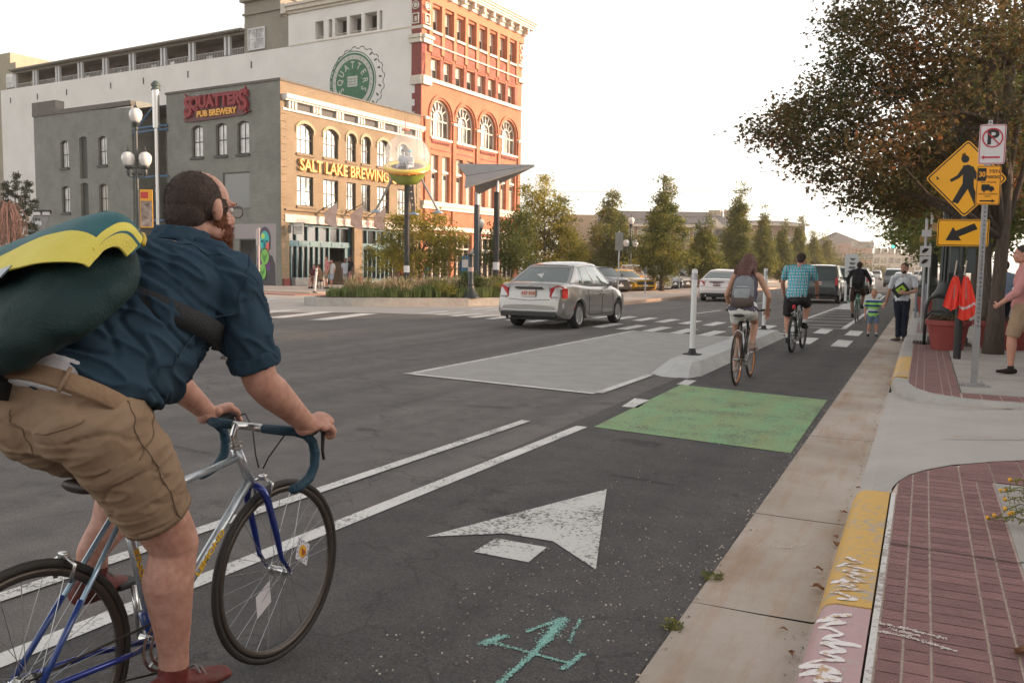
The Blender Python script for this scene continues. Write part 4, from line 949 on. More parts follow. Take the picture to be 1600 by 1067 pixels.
def car(name,label,cat,S,loc,rz,group=None):
 t = thing(name,label,cat,loc,rz,group);L,W = S['L'],S['W']/2;r = S.get('wr',.31);ya,yf = S['ax'];deck = S['deck'];half = S['half'];belt = S['belt']
 paint = S['paint'];zr = S.get('rock',.22)
 # ---- lower body
 ys = set([0,.02,.05,.1,.16,.25,L-.25,L-.16,L-.1,L-.05,L-.02,L]);y = 0
 while y < L:ys.add(round(y,3));y += .16
 for a in (ya,yf):
  for k in range(-8,9):ys.add(round(a+(r+.055)*sin(k/8*pi/2),3))
 ys = sorted(ys);rows = []
 for y in ys:
  z0 = lerp_tab(S.get('low',[(0,.34),(.15,.26),(.6,zr),(L-.6,zr),(L-.15,.24),(L,.34)]),y);dz = 0
  for a in (ya,yf):
   d = abs(y-a)
   if d < r+.056:z0 = max(z0,r+math.sqrt(max(0,(r+.055)**2-d*d)))
  w_ = W*lerp_tab(half,y);zd = lerp_tab(deck,y);zm = z0+(zd-z0)*.45;sh = S.get('shoulder',.10)
  fl = 0.0
  for a in (ya,yf):fl = max(fl,.022*max(0,1-abs(y-a)/(r+.22)))
  row = [(w_-.16,z0+.0),(w_-.03+fl,z0),(w_-.005+fl,min(z0+.05,zd-.05)),(w_+.004+fl*.7,max(z0+.03,min(.52,zd-.04))),(w_-.004,max(z0+.06,min(.74,zd-.03))),(w_-.03,max(zd-.09,z0+.08)),(w_-.055,max(zd-.035,z0+.09)),(w_-sh,zd),(w_*.5,zd+.022),(0,zd+.03)]
  rows.append([V3((x,y,z)) for x,z in row]+[V3((-x,y,z)) for x,z in row[-2::-1]])
 mb = MB();mb.grid(rows)
 n = len(rows[0]);mb.add(rows[0],[tuple(range(n))]);mb.add(rows[-1],[tuple(range(n))[::-1]])
 body = mb.build('body',paint,t,angle=38)
 mb = MB();mb.box((0,L/2,.30),(W*1.7,L*.86,.2));mb.build('underbody',BLKP,t)
 # ---- greenhouse
 yb0,yb1,yf1,yf0 = S['cab'];zb,zt = belt,S['H'];wb,wt = W*S.get('wb',.90),W*S.get('wt',.70)
 zbr = S.get('belt_r',zb);zrr = S.get('roof_r',zt-.04)
 def side(u,h,s,off=0.):
  y0 = yb0+(yf0-yb0)*u;y1 = yb1+(yf1-yb1)*u;z0 = zbr+(zb-zbr)*u;z1 = zrr+(zt-zrr)*math.sin(min(1,u*1.6)*pi/2)-.03*max(0,u-.75)*4
  hh = h;x = wb+(wt-wb)*(hh**1.25);taper = 1-.10*max(0,(abs(u-.45)-.3))*2
  return V3((s*(x*taper+off),y0+(y1-y0)*hh,z0+(z1-z0)*hh))
 def front(v,h,rear,off=0.):
  u = 0 if rear else 1;a = side(u,h,-1);b = side(u,h,1);p = a.lerp(b,v);bul = 4*v*(1-v)*(.10 if not rear else .06);p.y += (-(bul+off) if rear else bul+off);return p
 mb = MB();nh = 6
 for s in (-1,1):mb.grid([[side(i/14,h/nh,s) for i in range(15)] for h in range(nh+1)])
 for rear in (0,1):mb.grid([[front(i/8,h/nh,rear) for i in range(9)] for h in range(nh+1)])
 gl = mb.build('windows',S.get('glass',CGL),t,smooth=True)
 mb = MB();rows = []
 for i in range(15):
  u = i/14;a,b = side(u,1,-1),side(u,1,1);rows.append([a.lerp(b,j/8)+V3((0,0,.012+.045*(1-(2*j/8-1)**4)*(1 if 0 < i < 14 else .55))) for j in range(9)])
 for j in range(9):
  b_ = 4*(j/8)*(1-j/8);rows[0][j].y -= .06*b_;rows[-1][j].y += .10*b_
 mb.grid(rows)
 lo = lambda u,s:side(u,.93,s,.012)
 for s in (-1,1):mb.grid([[side(i/14,.92,s,.014) for i in range(15)],[side(i/14,1.0,s,.008)+V3((0,0,.014)) for i in range(15)]])
 for rear in (0,1):mb.grid([[front(j/8,.93,rear,.01) for j in range(9)],[front(j/8,1,rear,.004)+V3((0,0,.02)) for j in range(9)]])
 mb.build('roof',S.get('roofp',paint),t,smooth=True)
 mb = MB()
 for s in (-1,1):
  for u0,u1,ub0,ub1 in S['pillars']:
   rows = []
   for i in range(5):
    f = i/4;rows.append([side(ub0+(u0-ub0)*h/nh+((ub1-ub0)+((u1-u0)-(ub1-ub0))*h/nh)*f,h/nh*.96,s,.010 if 0 < i < 4 else .004) for h in range(nh+1)])
   mb.grid(rows)
  mb.grid([[side(i/14,0,s,.012)-V3((0,0,.02)) for i in range(15)],[side(i/14,.06,s,.012) for i in range(15)]])
 for rear in (0,1):
  for v0,v1 in ((0,.05),(.95,1)):mb.grid([[front(v,h/nh*.97,rear,.008) for h in range(nh+1)] for v in (v0,(v0+v1)/2,v1)])
  mb.grid([[front(j/8,0,rear,.01)-V3((0,0,.02)) for j in range(9)],[front(j/8,.05,rear,.008) for j in range(9)]])
 mb.build('pillar',paint,t,smooth=True)
 # ---- wheels
 for y in (ya,yf):
  for s in (-1,1):wheel(t,s*(W-.115),y,r,.2,s,S.get('rim',RIMM))
 # ---- details
 zd = lambda y:lerp_tab(deck,y);hw = lambda y:W*lerp_tab(half,y)
 mb = MB()
 for y in S.get('seams',(ya+.52,(ya+yf)/2+.1,yf-.42)):
  for s in (-1,1):mb.tube([(s*(hw(y)+.002),y,.3),(s*(hw(y)+.007),y,.52),(s*(hw(y)-.002),y,.74),(s*(hw(y)-.03),y,zd(y)-.09)],.006,4)
 for s in (-1,1):mb.tube([(s*(hw(y)+.004),y,.29) for y in (ya+.55,(ya+yf)/2,yf-.45)],.012,4)
 if len(mb.v):mb.build('door_seam',BLKP,t)
 for y in S.get('handles',((ya+yf)/2+.02,yf-.55-.45)):
  for s in (-1,1):mb = MB();mb.bbox((s*(hw(y)+.01),y,zd(y)-.19),(.035,.17,.035),.012);mb.build('door_handle',S.get('handle_m',paint),t)
 for s in (-1,1):
  mb = MB();ym = yf0-.28;mb.bbox((s*(wb+.09),ym,zb+.09),(.17,.12,.13),.04);mb.tube([(s*(wb-.05),ym+.03,zb+.03),(s*(wb+.07),ym,zb+.06)],.02,6);mb.build('wing_mirror',S.get('mirror',paint),t,smooth=True)
 for kind,fn in S.get('parts',[]):fn(t,S)
 return t
def sticker(name,mat,t,poly,y,rear=True,d=.02,z=0):
 mb = MB();mb.prism(poly,d,(0,y,0),(1,0,0),(0,0,1),(0,-1,0) if rear else (0,1,0));return mb.build(name,mat,t)
def seda_paint(n,c,metal=.5,rough=.28):return M('car_paint_'+n,c,rough,metal=metal,coat=.8)
SIL = seda_paint('silver',(.34,.325,.31));
def rear_sedan(plate=PLT,ink=PLTX,tx='A57 4XK',lamp=((.50,.72),(.72,.98)),zl=(.66,.92),trim=CHR,bump=.42):
 def f(t,S):
  W = S['W']/2
  for s in (-1,1):
   mb = MB();x0 = W*.60;x1 = W*.945
   pr = [(x0,.74),(x0+.02,.92),(x1-.12,.985),(x1-.02,.95),(x1,.78),(x1-.03,.68),(x0+.05,.69)]
   # wraps round the corner
   vs = [];
   for off,inset in ((0.0,0),(.03,0)):
    for x,z in pr:k = max(0,(x-x0)/(x1-x0));vs.append((s*x,.03+.0-off+.17*k**3,z))
   n = len(pr);mb.add(vs,[tuple(range(n)),tuple(range(n,2*n))[::-1]]+[(i,(i+1) % n,n+(i+1) % n,n+i) for i in range(n)])
   l = mb.build('tail_light',TAIL,t,angle=30)
   mb = MB();mb.prism([(s*(x0+.07),.705),(s*(x1-.10),.705),(s*(x1-.09),.74),(s*(x0+.06),.745)],.006,(0,.0,0),(1,0,0),(0,0,1),(0,-1,0));mb.build('reverse_lamp',LAMPG,l)
   mb = MB();mb.grid([[V3((s*(W*lerp_tab(S['half'],.08+q*.05)+.008),.08+q*.05,z)) for q in range(5)] for z in (.70,.80,.92)]);mb.build('tail_light_side',TAIL,t,fix=False)
  sticker('number_plate',plate,t,[(-.17,.72),(.17,.72),(.17,.88),(-.17,.88)],.0)
  mb = MB();text(mb,tx,.095,frame4((0,-.023,.80),(1,0,0),(0,0,1),(0,-1,0)),.003,.004);mb.build('plate_lettering',ink,t,fix=False)
  sticker('trunk_trim',BLKP,t,[(-.34,.905),(.34,.905),(.33,.945),(-.33,.945)],.005,d=.025)
  mb = MB();mb.tube([(x,-.05 if abs(x) < .7 else .06,bump) for x in (-W*.86,-.6,-.3,0,.3,.6,W*.86)],.014,5);mb.build('bumper_strip',trim,t)
  mb = MB();rows = []
  for z,o_ in ((.34,.0),(.38,.055),(.56,.06),(.61,.02),(.62,-.03)):
   rows.append([V3((W*.97*sin(a),.07-o_-.0+.14*(1-cos(a*.95)),z)) for a in [radians(-82+164*i/14) for i in range(15)]])
  mb.grid(rows);mb.build('rear_bumper',S['paint'],t,smooth=True)
  mb = MB();mb.box((0,.06,.345),(W*1.6,.18,.09));mb.build('bumper_lower',BLKP,t)
  mb = MB();mb.tube([(-W*.55,-.02,.27),(-W*.55,.3,.27)],.035,10);mb.build('exhaust_pipe',CHR,t)
  mb = MB();mb.tube([(x,.03-.0,z) for x,z in ((-W*.62,.68),(-W*.62+.02,1.0),(-W*.5,1.02))],.006,4);mb.tube([(W*.58,.03,.68),(W*.60,1.0,1.0)][:1]+[(W*.58,.03,.95)],.006,4);mb.tube([(-W*.6,.01,.67),(0,.0,.64),(W*.6,.01,.67)],.007,4);mb.build('boot_seam',BLKP,t)
 return ('rear',f)
def badge(t,S):
 mb = MB();mb.prism([(-.07,.985),(-.03,.995),(.07,.99),(.03,.975)],.01,(0,.03,0),(1,0,0),(0,0,1),(0,-1,0));mb.build('badge',CHR,t)
 mb = MB();mb.prism([(-.09,1.22),(.10,1.25),(.03,1.13)],.006,(0,.83,0),(1,0,0),(0,-.2,1),(0,-1,0));mb.build('window_sticker',M('sticker_white',(.7,.7,.7),.6),t)
 mb = MB();mb.box((S['W']/2*.985,.62,.5),(.02,.09,.04));mb.build('side_marker',TAIL,t)
sedan = dict(L=4.31,W=1.70,H=1.47,ax=(.94,3.42),belt=.93,belt_r=1.02,roof_r=1.40,wr=.30,
 deck=[(0,.52),(.015,.75),(.04,.93),(.10,1.0),(.25,1.03),(.7,1.03),(1.6,.97),(3.1,.94),(3.7,.84),(4.05,.72),(4.22,.62),(4.31,.50)],
 half=[(0,.84),(.05,.89),(.15,.94),(.4,.98),(.9,1),(3.3,1),(3.8,.95),(4.1,.86),(4.31,.70)],cab=(.52,1.18,2.45,3.22),wb=.91,wt=.68,
 pillars=[(-.0,.10,0,.17),(.43,.47,.50,.55),(.97,1.0,.95,1.0),(.16,.175,.27,.285)],paint=SIL,parts=[rear_sedan(),('b',badge)])
car('silver_sedan','silver compact sedan crossing the road with dull red tail lights','car',sedan,(-8.55,18.9,0),radians(-2)).scale = (1.08,)*3
alt = dict(sedan);alt.update(L=4.85,W=1.83,H=1.47,ax=(1.05,3.83),wr=.33,deck=[(0,.52),(.015,.75),(.04,.95),(.10,1.02),(.3,1.06),(.7,1.05),(1.8,.98),(3.5,.95),(4.2,.84),(4.6,.72),(4.78,.6),(4.85,.5)],
 half=[(0,.84),(.05,.89),(.15,.94),(.4,.98),(.9,1),(3.8,1),(4.3,.95),(4.6,.86),(4.85,.70)],cab=(.55,1.35,2.75,3.6),belt_r=1.04,paint=seda_paint('pearl',(.60,.54,.52),.2),
 parts=[rear_sedan(M('plate_maroon',(.2,.05,.07),.5),M('plate_white_ink',(.6,.6,.6),.5),'B28 7QZ')])
car('white_sedan','pearl white sedan ahead of the silver one, seen between two posts','car',alt,(-8.75,40.6,0),radians(2))
# ---- sport utility vehicles
def rear_suv(col=BLKP,glass=True,tx='C41 9LM',rail=True):
 def f(t,S):
  W = S['W']/2;H = S['H']
  for s in (-1,1):
   mb = MB();mb.bbox((s*W*.87,.03,1.02),(.13,.08,.34),.02);mb.build('tail_light',TAIL,t)
   if rail:mb = MB();mb.tube([(s*W*.66,.5,H+.03),(s*W*.66,.6,H+.08),(s*W*.66,2.4,H+.08),(s*W*.66,2.5,H+.03)],.02,6);mb.build('roof_rail',BLKP,t)
  sticker('number_plate',PLT,t,[(-.17,.86),(.17,.86),(.17,1.02),(-.17,1.02)],.0,d=.04)
  mb = MB();text(mb,tx,.09,frame4((0,-.043,.94),(1,0,0),(0,0,1),(0,-1,0)),.003,.003);mb.build('plate_lettering',PLTX,t,fix=False)
  mb = MB();mb.bbox((0,.02,.52),(W*1.9,.22,.22),.05);mb.build('rear_bumper',S.get('bumperm',BLKP),t)
  mb = MB();mb.tube([(-W*.8,.0,.7),(-W*.8,.02,1.15)],.008,4);mb.tube([(W*.78,.0,.7),(W*.78,.02,1.15)],.008,4);mb.build('tailgate_seam',BLKP,t)
  mb = MB();mb.tube([(-.02,.05,1.2),(.25,.03,1.16)],.01,4);mb.build('rear_wiper',BLKP,t)
 return ('r',f)
suv = dict(L=4.75,W=1.86,H=1.76,ax=(.95,3.75),belt=1.12,wr=.37,rock=.36,deck=[(0,.75),(.02,1.0),(.05,1.1),(.15,1.14),(1,1.14),(3.3,1.12),(3.5,1.08),(4.4,1.0),(4.65,.85),(4.75,.7)],
 half=[(0,.9),(.05,.93),(.2,.97),(.8,1),(4,.98),(4.5,.9),(4.75,.8)],cab=(.06,.38,2.75,3.35),wb=.93,wt=.76,roof_r=1.72,low=[(0,.45),(.3,.38),(.6,.36),(4.2,.36),(4.75,.45)],
 pillars=[(0,.05,0,.06),(.26,.31,.27,.33),(.60,.64,.62,.66),(.97,1,.96,1)],glass=M('car_glass_dark',(.03,.045,.045),.05,metal=.2,coat=.5),paint=seda_paint('dark_green',(.018,.026,.024),.3),parts=[rear_suv()])
car('dark_suv','dark green sport utility vehicle parked beside the plaid cyclist','car',suv,(-4.45,42.3,0),0)
s2 = dict(suv);s2.update(paint=seda_paint('black',(.015,.015,.016),.2),L=5.0,H=1.72,roofp=seda_paint('pale_roof',(.5,.5,.48),.3));car('black_suv','black sport utility vehicle with a pale roof parked ahead of the dark green one','car',s2,(-4.25,50.5,0),0)
s3 = dict(suv);s3.update(paint=seda_paint('silver_suv',(.35,.36,.36)),H=1.68,L=4.6);car('silver_suv','silver sport utility vehicle parked beyond the cyclist in black','car',s3,(-4.1,60,0),0)
s4 = dict(alt);s4.update(paint=seda_paint('white_c',(.6,.6,.58),.1));car('white_hatchback','white car parked farthest along the cycle lane buffer','car',s4,(-4.3,70,0),0)
# facing traffic / far cars
def front_parts(grille,grille_poly=((-.5,.42),(.5,.42),(.6,.62),(-.6,.62)),lampx=(.55,.92),zl=(.62,.76),plate=True,low=True):
 def f(t,S):
  W = S['W']/2;L = S['L']
  mb = MB();mb.prism(list(grille_poly),.05,(0,L-.03,0),(1,0,0),(0,0,1),(0,1,0));g_ = mb.build('grille',grille,t)
  mb = MB();xs = [p[0] for p in grille_poly];zs = [p[1] for p in grille_poly];mb.ball((0,L+.03,sum(zs)/len(zs)),(.07,.012,.05));mb.build('badge',CHR,g_)
  for s in (-1,1):
   mb = MB();x0,x1 = W*lampx[0],W*lampx[1];pr = [(x0,zl[0]),(x0,zl[1]-.02),(x1-.05,zl[1]+.02),(x1,zl[1]),(x1-.02,zl[0]+.02)];vs = []
   for off in (0,.03):
    for x,z in pr:k = (x-x0)/(x1-x0);vs.append((s*x,L+.0+off-.30*k**2,z))
   n = 5;mb.add(vs,[tuple(range(n)),tuple(range(n,2*n))[::-1]]+[(i,(i+1) % n,n+(i+1) % n,n+i) for i in range(n)]);mb.build('headlight',LAMPG,t)
  mb = MB();rows = []
  for z,o_ in ((.22,-.04),(.3,.03),(.5,.05),(.56,.0)):
   rows.append([V3((W*.95*sin(a),L-.06+o_-.2*(1-cos(a*.95)),z)) for a in [radians(-82+164*i/14) for i in range(15)]])
  mb.grid(rows);mb.build('front_bumper',S['paint'],t,smooth=True)
  if low:
   mb = MB();mb.prism([(-.55,.26),(.55,.26),(.62,.38),(-.62,.38)],.04,(0,L-.02,0),(1,0,0),(0,0,1),(0,1,0));mb.build('lower_intake',BLKP,t)
  if plate:
   mb = MB();mb.prism([(-.16,.40),(.16,.40),(.16,.52),(-.16,.52)],.03,(0,L+.02,0),(1,0,0),(0,0,1),(0,1,0));mb.build('number_plate',M('plate_pale',(.6,.6,.6),.5),t)
 return ('f',f)
def park(name,label,S,px,x,y,rz=-132,**k):return car(name,label,'car',S,(x-S['L']*sin(radians(-rz)),y-S['L']*cos(radians(-rz)),0),radians(rz),'cars parked nose out behind the median')
cpe = dict(sedan);cpe.update(L=4.7,W=1.9,H=1.38,ax=(.95,3.67),wr=.34,belt=.90,belt_r=.98,deck=[(0,.6),(.02,.85),(.1,.97),(.6,1.0),(1.5,.95),(2.9,.93),(3.9,.88),(4.45,.78),(4.62,.7),(4.7,.55)],
 half=[(0,.88),(.2,.96),(.9,1),(3.6,.98),(4.4,.92),(4.7,.78)],cab=(.5,1.35,2.2,2.95),paint=seda_paint('yellow',(.78,.44,.02),.1,.2),
 parts=[front_parts(BLKP,((-.55,.50),(.55,.50),(.62,.62),(.52,.70),(-.52,.70),(-.62,.62)),(.66,.94),(.66,.76))])
hb = dict(sedan);hb.update(L=4.4,W=1.8,H=1.52,ax=(.8,3.4),cab=(.1,.5,2.3,3.15),belt=.98,deck=[(0,.6),(.03,.95),(.1,1.0),(1,1.0),(3,.98),(3.8,.9),(4.2,.78),(4.35,.65),(4.4,.55)],half=[(0,.88),(.2,.96),(.9,1),(3.4,.98),(4.1,.9),(4.4,.75)],
 paint=seda_paint('plum_grey',(.12,.11,.12),.5),parts=[front_parts(BLKP,((-.5,.42),(.5,.42),(.62,.68),(-.62,.68)),(.5,.95),(.72,.84))])
jp = dict(suv);jp.update(L=4.4,H=1.66,W=1.8,ax=(.8,3.5),paint=seda_paint('white_a',(.62,.62,.60),.0),parts=[front_parts(BLKP,((-.45,.7),(.45,.7),(.48,.92),(-.48,.92)),(.56,.86),(.74,.9),low=False)])
park('dark_hatchback','dark hatchback parked nose out beside the yellow sports car',hb,0,-16.2,49.0)
park('yellow_sports_car','bright yellow sports car with a black grille parked nose out',cpe,0,-15.3,51.0)
park('white_suv','white boxy car parked right beside the yellow sports car',jp,0,-15.4,55.0)
g2 = dict(sedan);g2.update(paint=seda_paint('grey_b',(.16,.155,.15)),parts=[front_parts(BLKP,lampx=(.6,.95))]);park('grey_sedan','grey sedan parked nose out behind the median tree trunk',g2,0,-15.4,58.3)
v2 = dict(hb);v2.update(paint=seda_paint('white_d',(.5,.5,.49),.1));park('white_crossover','small white car parked nose out right of the nearest median tree',v2,0,-15.4,61.8)
p2 = dict(suv);p2.update(paint=seda_paint('white_e',(.60,.60,.59),.1),L=5.3,H=1.95,W=2.0,belt=1.2,ax=(1.1,4.2),cab=(.1,.4,3.0,3.7),deck=[(0,.85),(.02,1.1),(.15,1.2),(3.6,1.2),(4.9,1.15),(5.2,1.0),(5.3,.8)],half=[(0,.9),(.2,.97),(.8,1),(4.8,.97),(5.3,.85)],low=[(0,.5),(.6,.4),(4.7,.4),(5.3,.5)],parts=[front_parts(CHR,((-.6,.75),(.6,.75),(.6,1.05),(-.6,1.05)),(.68,.93),(.85,1.05),low=False)])
park('white_pickup','large white truck parked nose out, tallest of the parked row',p2,0,-15.2,68.0)
p3 = dict(suv);p3.update(paint=seda_paint('grey_c',(.10,.11,.12)),parts=[front_parts(BLKP,((-.5,.7),(.5,.7),(.5,.95),(-.5,.95)),(.6,.9),(.8,.95),low=False)]);park('grey_suv','dark grey sport utility vehicle parked next to the large white truck',p3,0,-15.2,72.5)
# second row in the lot
for i,(x,y,c,nm) in enumerate(((-22,62,(.5,.5,.5),'pale saloon roof showing over the yellow sports car'),(-23,74,(.35,.35,.36),'silver car in the back row behind the white boxy car'),(-23,86,(.55,.54,.52),'white car in the back row behind the large white truck'))):
 q = dict(suv if i == 1 else sedan);q.update(paint=seda_paint('lot%d' % i,c),parts=[front_parts(BLKP,lampx=(.6,.9))]);car('parked_car',nm,'car',q,(x,y,0),radians(-70),'cars in the back row of the lot')
# far traffic
q = dict(suv);q.update(paint=seda_paint('grey_d',(.12,.13,.13)),H=1.85,parts=[front_parts(BLKP,((-.5,.7),(.5,.7),(.5,.95),(-.5,.95)),(.6,.9),(.8,.95),low=False)]);car('grey_van','dark grey van far down the street by the traffic lights','van',q,(-2.9,96,0),0)
q = dict(alt);q.update(paint=seda_paint('white_f',(.62,.62,.6),.1),parts=[rear_sedan()]);car('far_white_car','small white car far down the street right of the dark van','car',q,(-1.7,82,0),0)
for i,(x,y,dl) in enumerate(((.0,130,'pale distant vehicle right of the far white car'),(1.0,165,'small dark distant car farthest right on the hazy street'),(-1.2,185,'tiny white vehicle at the end of the street under the lights'),(-7,120,'distant dark vehicle in the left lane beyond the van'),(-8,170,'tiny pale car in the left lane far beyond'))):
 q = dict(alt if i % 2 else suv);q.update(paint=seda_paint('far%d' % i,((.55,.55,.54),(.3,.3,.32),(.6,.59,.57),(.2,.2,.22),(.5,.5,.5))[i]),parts=[])
 car('distant_car',dl,'car',q,(x,y,0),0,'distant cars')
# ================================================================ street furniture
PWH = M('delineator_white',(.62,.62,.60),.5);IRON = M('green_black_iron',(.018,.024,.022),.45,spec=.6);BLK = M('matt_black',(.015,.015,.015),.6);GALV = M('galvanised_steel',(.42,.43,.44),.4,metal=.7,var=.1,vs=8)
def delineator(x,y,z,label,h=1.3,r=.045,tilt=0.):
 t = thing('delineator_post',label,'post',(x,y,z),group='white flexible posts')
 t.rotation_euler = (0,tilt,0)
 mb = MB();mb.lathe([(r,.06),(r,h-.02),(r*.8,h),(.005,h+.004)],n=16);mb.build('tube',PWH,t,angle=50)
 mb = MB();mb.lathe([(r*1.05,h-.16),(r*1.05,h-.06)],n=16);mb.build('reflector_band',M('reflect_band',(.5,.5,.52),.25,metal=.3),t,angle=50)
 mb = MB();mb.lathe([(.14,0),(.13,.018),(.07,.03),(.055,.06),(.05,.1),(.0,.1)],n=8);mb.box((0,0,.008),(.26,.18,.016));mb.build('base',BLK,t,angle=30);return t
delineator(-3.22,13.35,.17,'white flexible post on the near end of the concrete island',1.33)
delineator(-3.22,20.0,.16,'white flexible post at the far end of the island between the two cyclists',1.38)
delineator(-3.0,39.3,.15,'white flexible post in front of the dark parked vehicle',.95)
delineator(-2.7,58,.15,'white flexible post far along the buffer beyond the cyclist in black',1.1)
delineator(-25.6,32.4,.13,'white leaning post on the corner by the pub',1.15,.05,.12)
delineator(-26.9,44.3,.12,'white post behind the planter grasses',1.1,.05)
t = thing('bike_lane_sign','small white sign on a post beside the dark parked vehicles','sign',(-2.9,40.6,.15))
mb = MB();mb.cyl((0,0,0),(0,0,1.15),.035,n=10);mb.build('post',PWH,t)
mb = MB();mb.prism([(-.26,1.1),(.26,1.1),(.3,1.2),(.28,2.0),(.2,2.12),(-.26,2.1),(-.3,2.0)],.03,(0,-.04,0),(1,0,0),(0,0,1),(0,-1,0));mb.build('plate',M('sign_white',(.55,.55,.55),.5),t)
mb = MB()
for k in range(4):mb.prism([(-.18+.05*k,1.3+.18*k),(.15-.03*k,1.27+.18*k),(.17,1.38+.18*k),(-.1,1.4+.18*k)],.004,(0,-.071,0),(1,0,0),(0,0,1),(0,-1,0))
mb.build('arrow_symbol',M('sign_grey',(.12,.12,.12),.5),t)
mb = MB();mb.lathe([(.3,0),(.26,.03),(.06,.05),(.05,.12)],n=12);mb.build('base',M('base_green',(.05,.14,.10),.6),t)
# ---- parking sign on a perforated post
YSG = M('sign_yellow',(.98,.46,.015),.4);YSG2 = M('sign_orange',(.95,.40,.02),.4);SRED = M('sign_red',(.5,.03,.06),.5);WSG = M('sign_face_white',(.66,.64,.64),.45);KSG = M('sign_black',(.012,.012,.012),.5)
sp_ = thing('parking_sign','no parking and loading time signs on a perforated steel post','sign',(.60,11.75,.153),radians(14))
mb = MB();hx = .025
for i in range(30):
 z = .05+.1*i;mb.box((-hx*.76,0,z),(.0125,.05,.1)) if 0 else None
for s in (-1,1):
 mb.box((s*hx,0,1.55),(.004,.05,3.1))
mb.box((0,hx-.002,1.55),(.046,.004,3.1))
# front face with real round holes
for i in range(60):
 z0 = .02+.052*i;mb.prism([(-.023,z0),(.023,z0),(.023,z0+.052),(-.023,z0+.052)],.004,(0,-.026,0),(1,0,0),(0,0,1),(0,1,0),0,[ellipse(0,z0+.026,.0115,n=8)])
mb.build('post',GALV,sp_)
mb = MB();mb.box((0,0,.35),(.062,.062,.7));mb.build('sleeve',GALV,sp_)
mb = MB();mb.box((0,0,.008),(.3,.26,.016));
for sx in (-1,1):
 for sy in (-1,1):mb.cyl((sx*.11,sy*.09,.016),(sx*.11,sy*.09,.035),.014,n=6)
mb.build('foot_plate',GALV,sp_)
def rrect(w_,h_,r,cx=0,cz=0,n=4):
 o = []
 for sx,sz,a in ((1,1,0),(-1,1,90),(-1,-1,180),(1,-1,270)):
  for i in range(n+1):t_ = radians(a+90*i/n);o.append((cx+sx*(w_/2-r)+r*cos(t_),cz+sz*(h_/2-r)+r*sin(t_)))
 return o
def face(t,name,poly,y,mat,holes=(),d=.003):mb = MB();mb.prism(poly,d,(0,y,0),(1,0,0),(0,0,1),(0,-1,0),0,holes);return mb.build(name,mat,t)
def ftext(t,s,size,x,z,y,mat,name='lettering',sx=1.,bold=0.):mb = MB();text(mb,s,size,frame4((x,y,z),(1,0,0),(0,0,1),(0,-1,0)),.002,bold,sx);return mb.build(name,mat,t,fix=False)
c1 = 2.86;W1,H1_ = .29,.46
a = face(sp_,'no_parking_plate',rrect(W1,H1_,.03,.03,c1),-.03,WSG)
face(sp_,'red_border',rrect(W1-.012,H1_-.012,.026,.03,c1),-.0335,SRED,[rrect(W1-.03,H1_-.03,.02,.03,c1)],.001)
ftext(sp_,'P',.24,.03,c1+.075,-.0345,KSG,'letter_p',1.1,.006)
face(sp_,'red_ring',ellipse(.03,c1+.075,.115,n=32),-.0355,SRED,[ellipse(.03,c1+.075,.098,n=32)],.001)
mb = MB();mb.tube([(-.05,-.0365,c1+.155),(.11,-.0365,c1-.005)],.0085,4);mb.build('red_slash',SRED,sp_)
face(sp_,'red_arrow',[(-.09,c1-.15),(-.05,c1-.125),(-.05,c1-.14),(.12,c1-.14),(.12,c1-.16),(-.05,c1-.16),(-.05,c1-.175)],-.0335,SRED)
c2 = 2.385
face(sp_,'loading_plate',rrect(.265,.455,.02,.015,c2),-.03,YSG2);face(sp_,'black_border',rrect(.255,.445,.017,.015,c2),-.0335,KSG,[rrect(.243,.433,.014,.015,c2)],.001)
face(sp_,'number_block',rrect(.09,.15,.008,-.06,c2+.125),-.0335,KSG,(),.001);ftext(sp_,'30',.085,-.06,c2+.125,-.035,YSG2,'number',.85,.002)
ftext(sp_,'MIN',.065,.075,c2+.16,-.034,KSG);ftext(sp_,'PARKING',.05,.06,c2+.095,-.034,KSG,sx=.72,bold=.001);ftext(sp_,'ALL HOURS',.032,.015,c2+.035,-.034,KSG)
face(sp_,'truck_symbol',[(-.06,c2-.06),(-.06,c2+.01),(.03,c2+.01),(.03,c2-.01),(.06,c2-.01),(.08,c2-.035),(.08,c2-.06)],-.0335,KSG)
for x in (-.03,.045):face(sp_,'wheel_symbol',ellipse(x,c2-.065,.014,n=10),-.0345,KSG)
ftext(sp_,'TRUCK LOADING\nONLY',.026,.015,c2-.115,-.034,KSG);face(sp_,'black_arrow',[(-.07,c2-.19),(-.07,c2-.175),(.06,c2-.175),(.06,c2-.163),(.10,c2-.183),(.06,c2-.202),(.06,c2-.19)],-.0335,KSG)
# ---- pedestrian crossing sign
pd = thing('pedestrian_sign','yellow diamond walking person sign above a yellow arrow plate on a dark pole','sign',(.50,15.4,.153),radians(16))
mb = MB();mb.tube([(0.02,.03,0),(0.02,.03,3.2)],.042,12);mb.build('pole',IRON,pd,angle=50)
mb = MB();mb.box((-.08,.04,1.65),(.13,.03,.6));mb.box((.16,.04,1.65),(.13,.03,.6));mb.build('bracket_panel',M('dark_sign_back',(.06,.075,.075),.5),pd)
cz = 2.82;hd = .60
def rdia(h,r=.05,cx=0):
 o = []
 for k in range(4):
  a0 = 90*k
  for i in range(4):
   t_ = radians(a0-45+90*i/3);c_ = (h-r*1.414);o.append((cx+c_*cos(radians(a0))+r*cos(t_),cz+c_*sin(radians(a0))+r*sin(t_)))
 return o
face(pd,'diamond_plate',rdia(hd),-.02,YSG,(),.004);face(pd,'black_border',rdia(hd-.025,.04),-.0245,KSG,[rdia(hd-.05,.03)],.0012)
mb = MB()
